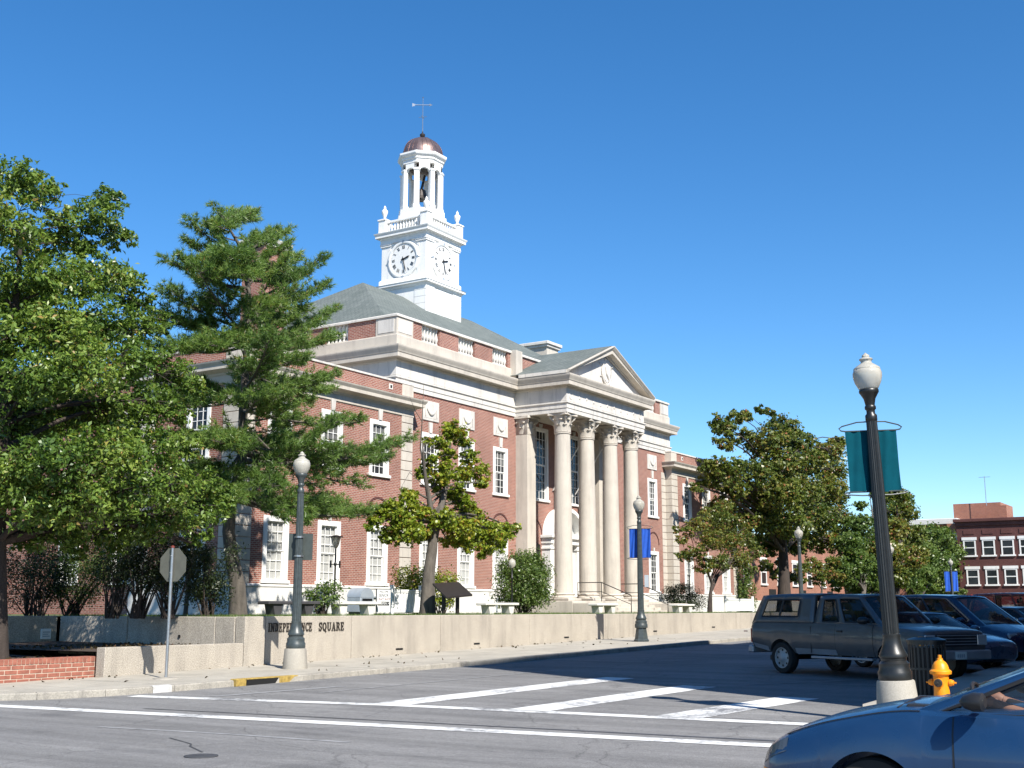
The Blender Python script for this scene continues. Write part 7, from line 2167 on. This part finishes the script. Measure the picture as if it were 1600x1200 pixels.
BLUE = dict(paint='paint_blue', x0=-2.15, x1=2.18, wheel_r=0.295, arch_r=0.345, axles=(1.27, -1.27), crown=0.055, bulge=0.035, tuck=0.07,
    half=[(-2.15, 0.45), (-2.05, 0.68), (-1.7, 0.80), (-1, 0.83), (0.6, 0.835), (1.3, 0.82), (1.75, 0.76), (2.0, 0.66), (2.12, 0.52), (2.18, 0.36)],
    top=[(-2.15, 0.72), (-2.05, 0.88), (-1.6, 0.93), (-0.6, 0.90), (0.4, 0.895), (1.0, 0.89), (1.5, 0.81), (1.85, 0.705), (2.05, 0.605), (2.14, 0.52), (2.18, 0.44)],
    sill=[(-2.15, 0.34), (-1.9, 0.24), (1.8, 0.20), (2.0, 0.20), (2.1, 0.23), (2.18, 0.32)],
    doors=[(-0.55, 0.72)], bands=[(-1.8, -1.66, 5, 6, 'trim_black', 0.003), (-0.54, 0.71, 4, 5, 'paint_blue', 0.011)], handle='paint_blue', spokes=5, tyre_w=0.18,
    houses=[dict(front_base=1.10, rear_base=-1.75, front_roof=-0.12, rear_roof=-1.0, base_half=0.765, roof_half=0.54, roof_z=1.34, bow=0.02, taper=0.06, glass='car_glass_clear', side_windows=[(0.48, 0.93, 0.06, 0.90), (0.12, 0.45, 0.07, 0.88)], seat_x=(-0.25,), seal=0.014)],
    extras=[mirrors(0.50, 0.955, 0.80, 'trim_black', 0.8), blue_extras])
blue = make_car('car', 'blue compact car driving through the foreground at right', 'car', BLUE)
blue.location = (9.9, 1.27, gz(9.9)); blue.rotation_euler = (0, 0, radians(90)); blue.scale = (1.1, 1.1, 1.1)

# ---- pickup with camper shell
def truck_extras(t, S, half, top, ring):
    X1, X0 = S['x1'], S['x0']
    MB().bbox(X1 - 0.10, -0.98, 0.46, X1 + 0.10, 0.98, 0.66, 0.03).build('front_bumper', 'silver_trim', t)
    MB().bbox(X0 - 0.14, -0.96, 0.46, X0 + 0.04, 0.96, 0.64, 0.03).build('rear_bumper', 'silver_trim', t)
    MB().bbox(X1 - 0.02, -0.62, 0.74, X1 + 0.025, 0.62, 1.00, 0.01).build('grille', 'trim_black', t)
    for k in range(4): MB().bbox(X1 + 0.02, -0.60, 0.77 + 0.062 * k, X1 + 0.035, 0.60, 0.79 + 0.062 * k, 0.003).build('grille_bar', 'silver_trim', t)
    for s in (-1, 1):
        MB().bbox(X1 - 0.02, s * 0.80 - 0.15, 0.76, X1 + 0.022, s * 0.80 + 0.15, 0.98, 0.012).build('headlight', 'headlight_glass', t)
        MB().bbox(X1 - 0.16, s * 0.972 - 0.01, 0.76, X1 - 0.03, s * 0.972 + 0.014, 0.95, 0.005).build('marker_light', 'amber_lens', t)
        MB().bbox(X0 - 0.012, s * 0.90 - 0.07, 0.72, X0 + 0.03, s * 0.90 + 0.07, 1.05, 0.01).build('tail_light', 'red_lens', t)
        MB().bbox(-0.75, s * 1.0 - 0.07, 0.40, 1.15, s * 1.0 + 0.07, 0.455, 0.012).build('running_board', 'silver_trim', t)
        MB().bbox(-0.82, s * 0.988 - 0.004, 0.52, -0.805, s * 0.988 + 0.012, 1.12, 0.002).build('bed_gap', 'trim_black', t)
        MB().tube([(X0 - 0.10, s * 0.99, 0.98), (X0 - 0.22, s * 1.0, 0.98)], 0.012, 5).build('tow_hook', 'red_lens', t)
    MB().bbox(X1 + 0.10, -0.17, 0.47, X1 + 0.112, 0.17, 0.63, 0.004).build('number_plate', 'plate_white', t)
    for k in range(4): MB().box(X1 + 0.112, -0.115 + 0.06 * k, 0.51, X1 + 0.114, -0.075 + 0.06 * k, 0.58).build('plate_mark', 'unit_grey', t)
    MB().bbox(-2.42, -0.85, 0.30, -2.2, 0.85, 0.42, 0.02).build('axle', 'trim_black', t)
TRUCK = dict(paint='paint_truck', x0=-2.95, x1=2.55, wheel_r=0.37, arch_r=0.45, axles=(1.62, -1.85), crown=0.03, bulge=0.02, tuck=0.05,
    half=[(-2.95, 0.93), (-2.85, 0.965), (-1, 0.975), (1.2, 0.975), (2.2, 0.965), (2.45, 0.95), (2.52, 0.92), (2.55, 0.88)],
    top=[(-2.95, 1.20), (-0.8, 1.20), (1.0, 1.19), (1.6, 1.15), (2.3, 1.09), (2.48, 1.05), (2.55, 0.98)],
    sill=[(-2.95, 0.62), (-2.6, 0.56), (-2.2, 0.50), (1.9, 0.48), (2.4, 0.50), (2.55, 0.56)],
    doors=[(-0.02, 1.12)], handle='trim_black', rim='wheel_steel', tyre_w=0.24, spokes=8,
    bands=[(-2.84, -2.32, 3, 4, 'silver_trim', 0.004), (-1.36, 1.12, 3, 4, 'silver_trim', 0.004)],
    houses=[dict(name='cabin', front_base=1.28, rear_base=-0.78, front_roof=0.52, rear_roof=-0.70, base_half=0.90, roof_half=0.72, roof_z=1.84, bow=0.02, taper=0.03, side_windows=[(0.50, 0.955, 0.10, 0.87), (0.13, 0.40, 0.10, 0.86)], seat_x=(0.25,), seal=0.013),
            dict(name='camper_shell', front_base=-0.82, rear_base=-2.94, front_roof=-0.86, rear_roof=-2.66, base_half=0.93, roof_half=0.76, roof_z=1.87, bow=0.02, taper=0.0, screen_bow=0.2, side_windows=[(0.14, 0.44, 0.26, 0.82), (0.455, 0.76, 0.26, 0.82)], seats=False, seal=0.018, glass='car_glass')],
    extras=[mirrors(0.92, 1.24, 0.96, 'trim_black', 1.15), truck_extras])
truck = make_car('pickup_truck', 'grey pickup truck with a camper shell parked behind the nearest lamp', 'pickup truck', TRUCK)
ph = radians(28)
hd2 = Vector((-sin(ph), -cos(ph)))               # heading
# rear near-side wheel contact stands at (28.24, 10.3)
rwx, rwy = 28.24, 10.3
rgt = Vector((hd2.y, -hd2.x))                    # right-hand side of the truck
org = Vector((rwx, rwy)) - rgt * 0.86 - hd2 * (-1.85)
truck.location = (org.x, org.y, gz(org.x) + 0.0); truck.rotation_euler = (0, 0, atan2(hd2.y, hd2.x))

# ---- slate sedan behind the pickup
def lights_extras(xa, za, zb_, w0, w1, mt='headlight_glass'):
    def fn(t, S, half, top, ring):
        for s in (-1, 1): MB().bbox(xa - 0.08, min(s * w0, s * w1), za, xa + 0.01, max(s * w0, s * w1), zb_, 0.02).build('headlight', mt, t)
    return fn
SEDAN = dict(paint='paint_slate', x0=-2.25, x1=2.3, wheel_r=0.31, arch_r=0.36, axles=(1.35, -1.35), crown=0.05, bulge=0.03, tuck=0.06,
    half=[(-2.25, 0.6), (-2.1, 0.78), (-1.2, 0.86), (1.3, 0.86), (1.9, 0.80), (2.2, 0.68), (2.3, 0.52)],
    top=[(-2.25, 0.80), (-2.1, 0.93), (-1.5, 0.97), (0.6, 0.94), (1.2, 0.88), (1.9, 0.76), (2.2, 0.67), (2.3, 0.56)],
    sill=[(-2.25, 0.36), (-1.9, 0.25), (1.9, 0.22), (2.3, 0.32)], doors=[(-0.1, 0.85), (-1.0, -0.14)],
    houses=[dict(front_base=1.15, rear_base=-1.65, front_roof=0.25, rear_roof=-0.95, base_half=0.79, roof_half=0.58, roof_z=1.38, side_windows=[(0.53, 0.92, 0.07, 0.9), (0.22, 0.50, 0.07, 0.9)], seat_x=(0.0,))],
    extras=[mirrors(0.72, 0.97, 0.82, 'paint_slate'), lights_extras(2.22, 0.56, 0.66, 0.36, 0.66)])
sed = make_car('car', 'slate blue sedan parked between the pickup and the minivan', 'car', SEDAN)
def park(o, d, along, ph_=ph):
    h2 = Vector((-sin(ph_), -cos(ph_))); L_ = Vector((-h2.y, h2.x))
    p = org + Vector((1, -0.02)) * d + h2 * along
    o.location = (p.x, p.y, gz(p.x)); o.rotation_euler = (0, 0, atan2(h2.y, h2.x))
park(sed, 3.5, 0.45)
VAN = dict(paint='paint_navy', x0=-2.4, x1=2.45, wheel_r=0.33, arch_r=0.38, axles=(1.5, -1.45), crown=0.07, bulge=0.03, tuck=0.06,
    half=[(-2.4, 0.8), (-2.2, 0.90), (-1.2, 0.94), (1.4, 0.94), (2.0, 0.86), (2.35, 0.72), (2.45, 0.55)],
    top=[(-2.4, 1.0), (-1.5, 1.06), (0.8, 1.06), (1.5, 1.0), (2.0, 0.88), (2.35, 0.74), (2.45, 0.62)],
    sill=[(-2.4, 0.36), (-1.9, 0.26), (1.9, 0.24), (2.45, 0.34)], doors=[(0.1, 1.0)],
    houses=[dict(front_base=1.75, rear_base=-2.36, front_roof=0.55, rear_roof=-2.15, base_half=0.86, roof_half=0.68, roof_z=1.80, bow=0.05, side_windows=[(0.62, 0.88, 0.07, 0.88), (0.36, 0.60, 0.07, 0.88), (0.05, 0.34, 0.07, 0.88)], seat_x=(0.3, -0.8))],
    extras=[mirrors(1.05, 1.10, 0.90, 'paint_navy'), lights_extras(2.36, 0.66, 0.80, 0.40, 0.72)])
van = make_car('minivan', 'dark navy minivan parked beyond the sedan', 'minivan', VAN)
park(van, 6.9, 0.35)
SED2 = dict(SEDAN, paint='paint_dark')
s2 = make_car('car', 'dark car partly hidden beyond the minivan', 'car', SED2)
park(s2, 13.2, 1.0)
SUV = dict(paint='paint_red', x0=-2.3, x1=2.3, wheel_r=0.37, arch_r=0.43, axles=(1.4, -1.4), crown=0.04, bulge=0.03, tuck=0.06,
    half=[(-2.3, 0.8), (-2.2, 0.88), (1.8, 0.9), (2.2, 0.84), (2.3, 0.75)], top=[(-2.3, 1.08), (-1, 1.12), (1.0, 1.10), (2.0, 1.0), (2.3, 0.9)], sill=[(-2.3, 0.5), (2.3, 0.5)], doors=[(0.0, 1.0), (-1.0, -0.05)],
    houses=[dict(front_base=1.15, rear_base=-2.28, front_roof=0.5, rear_roof=-2.1, base_half=0.84, roof_half=0.72, roof_z=1.80, side_windows=[(0.68, 0.94, 0.08, 0.88), (0.40, 0.66, 0.08, 0.88), (0.06, 0.37, 0.08, 0.88)], seat_x=(0.2,))],
    extras=[mirrors(0.95, 1.15, 0.88, 'trim_black'), lights_extras(2.25, 0.75, 0.92, 0.45, 0.8)])
suv = make_car('sport_utility', 'dark red sport utility vehicle cut off by the right edge', 'car', SUV)
park(suv, 20.5, -0.2)

# ---- the driver of the blue car: seated body grown as one skin, arms to the wheel
def driver():
    root = thing('person', 'driver in a dark shirt holding the steering wheel of the blue car', 'person')
    V = [(-0.28, 0.36, 0.50), (-0.32, 0.36, 0.72), (-0.36, 0.36, 0.92), (-0.36, 0.36, 1.0), (-0.33, 0.36, 1.07),      # pelvis, waist, chest, collar, neck
         (-0.34, 0.55, 0.95), (-0.12, 0.60, 0.76), (0.20, 0.54, 0.86), (0.52, 0.51, 0.95),                          # left arm to the wheel
         (-0.34, 0.17, 0.95), (-0.10, 0.13, 0.76), (0.22, 0.18, 0.86), (0.52, 0.21, 0.95),
         (-0.22, 0.46, 0.48), (0.22, 0.48, 0.58), (0.58, 0.47, 0.24), (-0.22, 0.26, 0.48), (0.22, 0.24, 0.58), (0.58, 0.25, 0.24)]
    E_ = [(0, 1), (1, 2), (2, 3), (3, 4), (2, 5), (5, 6), (6, 7), (7, 8), (2, 9), (9, 10), (10, 11), (11, 12), (0, 13), (13, 14), (14, 15), (0, 16), (16, 17), (17, 18)]
    Rr = [0.15, 0.15, 0.155, 0.09, 0.055, 0.065, 0.05, 0.042, 0.030, 0.065, 0.05, 0.042, 0.030, 0.09, 0.07, 0.05, 0.09, 0.07, 0.05]
    me = bpy.data.meshes.new('body'); me.from_pydata(V, E_, []); o = bpy.data.objects.new('body', me); link(o, root)
    md = o.modifiers.new('skin', 'SKIN'); md.use_smooth_shade = True
    sd = me.skin_vertices[0].data if me.skin_vertices else None
    if sd is None:
        bpy.context.view_layer.objects.active = o
    o.modifiers.new('sub', 'SUBSURF').levels = 1
    o.modifiers['sub'].render_levels = 2
    if not me.skin_vertices:
        import bmesh
        bm = bmesh.new(); bm.from_mesh(me); lay = bm.verts.layers.skin.verify()
        for v, r in zip(bm.verts, Rr): v[lay].radius = (r, r)
        bm.verts.ensure_lookup_table(); bm.verts[0][lay].use_root = True
        bm.to_mesh(me); bm.free()
    else:
        for d, r in zip(sd, Rr): d.radius = (r, r)
    me.materials.append(M['shirt_dark'])
    # bare forearms and hands with five fingers closed on the rim
    for s, (ex_, wx_) in ((1, ((-0.02, 0.595, 0.775), (0.53, 0.52, 0.955))), (-1, ((0.0, 0.125, 0.775), (0.53, 0.20, 0.955)))):
        A_, B2 = Vector(ex_), Vector(wx_)
        m_ = MB(); m_.tube([A_.lerp(B2, k / 6) for k in range(7)], [0.054, 0.053, 0.050, 0.045, 0.039, 0.033, 0.031], 12)
        m_.tube([B2, B2 + Vector((0.035, 0, 0.015)), B2 + Vector((0.075, 0, 0.02))], [0.034, 0.044, 0.036], 10)
        for k in range(4):
            y_ = (k - 1.5) * 0.021
            L_ = (0.9, 1.0, 0.97, 0.8)[k]
            b_ = B2 + Vector((0.075, y_, 0.025))
            m_.tube([b_, b_ + Vector((0.030, 0, 0.012)) * L_, b_ + Vector((0.048, 0, -0.016)) * L_, b_ + Vector((0.030, 0, -0.038)) * L_, b_ + Vector((0.008, 0, -0.040)) * L_], [0.010, 0.0098, 0.0092, 0.0085, 0.006], 8)
        b_ = B2 + Vector((0.03, -s * 0.036, 0.0))
        m_.tube([b_, b_ + Vector((0.028, -s * 0.018, -0.004)), b_ + Vector((0.052, -s * 0.016, -0.02)), b_ + Vector((0.058, -s * 0.006, -0.036))], [0.013, 0.012, 0.011, 0.007], 8)
        m_.build('arm_skin', 'skin', root, 60, True)
    # head with features, and hair
    hc = Vector((-0.29, 0.36, 1.185))
    m_ = MB(); n1, n2 = 18, 14; vs = []
    for i in range(n2 + 1):
        ph_ = pi * i / n2
        for j in range(n1):
            a = 2 * pi * j / n1
            x_, y_, z_ = sin(ph_) * cos(a), sin(ph_) * sin(a), cos(ph_)
            rx, ry, rz_ = 0.098, 0.076, 0.118
            if z_ < -0.2: rx *= 1 - 0.22 * (-z_ - 0.2); ry *= 1 - 0.35 * (-z_ - 0.2)
            nose = 0.022 * math.exp(-((y_ / 0.16) ** 2) - ((z_ + 0.08) / 0.2) ** 2) if x_ > 0 else 0
            eye = -0.008 * (math.exp(-(((abs(y_) - 0.4) / 0.15) ** 2) - ((z_ - 0.06) / 0.1) ** 2)) if x_ > 0 else 0
            vs.append((hc.x + x_ * rx + nose + eye, hc.y + y_ * ry, hc.z + z_ * rz_))
    m_.add(vs, [(i * n1 + j, i * n1 + (j + 1) % n1, (i + 1) * n1 + (j + 1) % n1, (i + 1) * n1 + j) for i in range(n2) for j in range(n1)])
    for s in (-1, 1): m_.tube([(hc.x - 0.01, hc.y + s * 0.074, hc.z + 0.02), (hc.x - 0.015, hc.y + s * 0.082, hc.z), (hc.x - 0.01, hc.y + s * 0.074, hc.z - 0.03)], [0.010, 0.014, 0.009], 6)
    m_.build('head', 'skin', root, 70, True)
    for s in (-1, 1): MB().lathe([(0, -0.008), (0.009, 0), (0, 0.008)], 8, (hc.x + 0.083, hc.y + s * 0.031, hc.z + 0.008)).build('eye', 'black_mark', root)
    MB().tube([(hc.x + 0.083, hc.y - 0.022, hc.z - 0.062), (hc.x + 0.088, hc.y, hc.z - 0.06), (hc.x + 0.083, hc.y + 0.022, hc.z - 0.062)], 0.005, 5).build('mouth', 'red_lens', root)
    hm = MB(); vs2 = []
    for i in range(8):
        ph_ = pi * 0.62 * i / 7
        for j in range(n1):
            a = 2 * pi * j / n1
            x_, y_, z_ = sin(ph_) * cos(a), sin(ph_) * sin(a), cos(ph_)
            k = 1.06
            if x_ > 0.45 and z_ < 0.45: k = 0.9
            vs2.append((hc.x - 0.008 + x_ * 0.1 * k, hc.y + y_ * 0.079 * k, hc.z + 0.004 + z_ * 0.121 * k))
    hm.add(vs2, [(i * n1 + j, i * n1 + (j + 1) % n1, (i + 1) * n1 + (j + 1) % n1, (i + 1) * n1 + j) for i in range(7) for j in range(n1)])
    hm.build('hair', 'hair_dark', root, 70, True)
    return root
drv = driver()
drv.location = blue.location; drv.rotation_euler = blue.rotation_euler; drv.scale = blue.scale
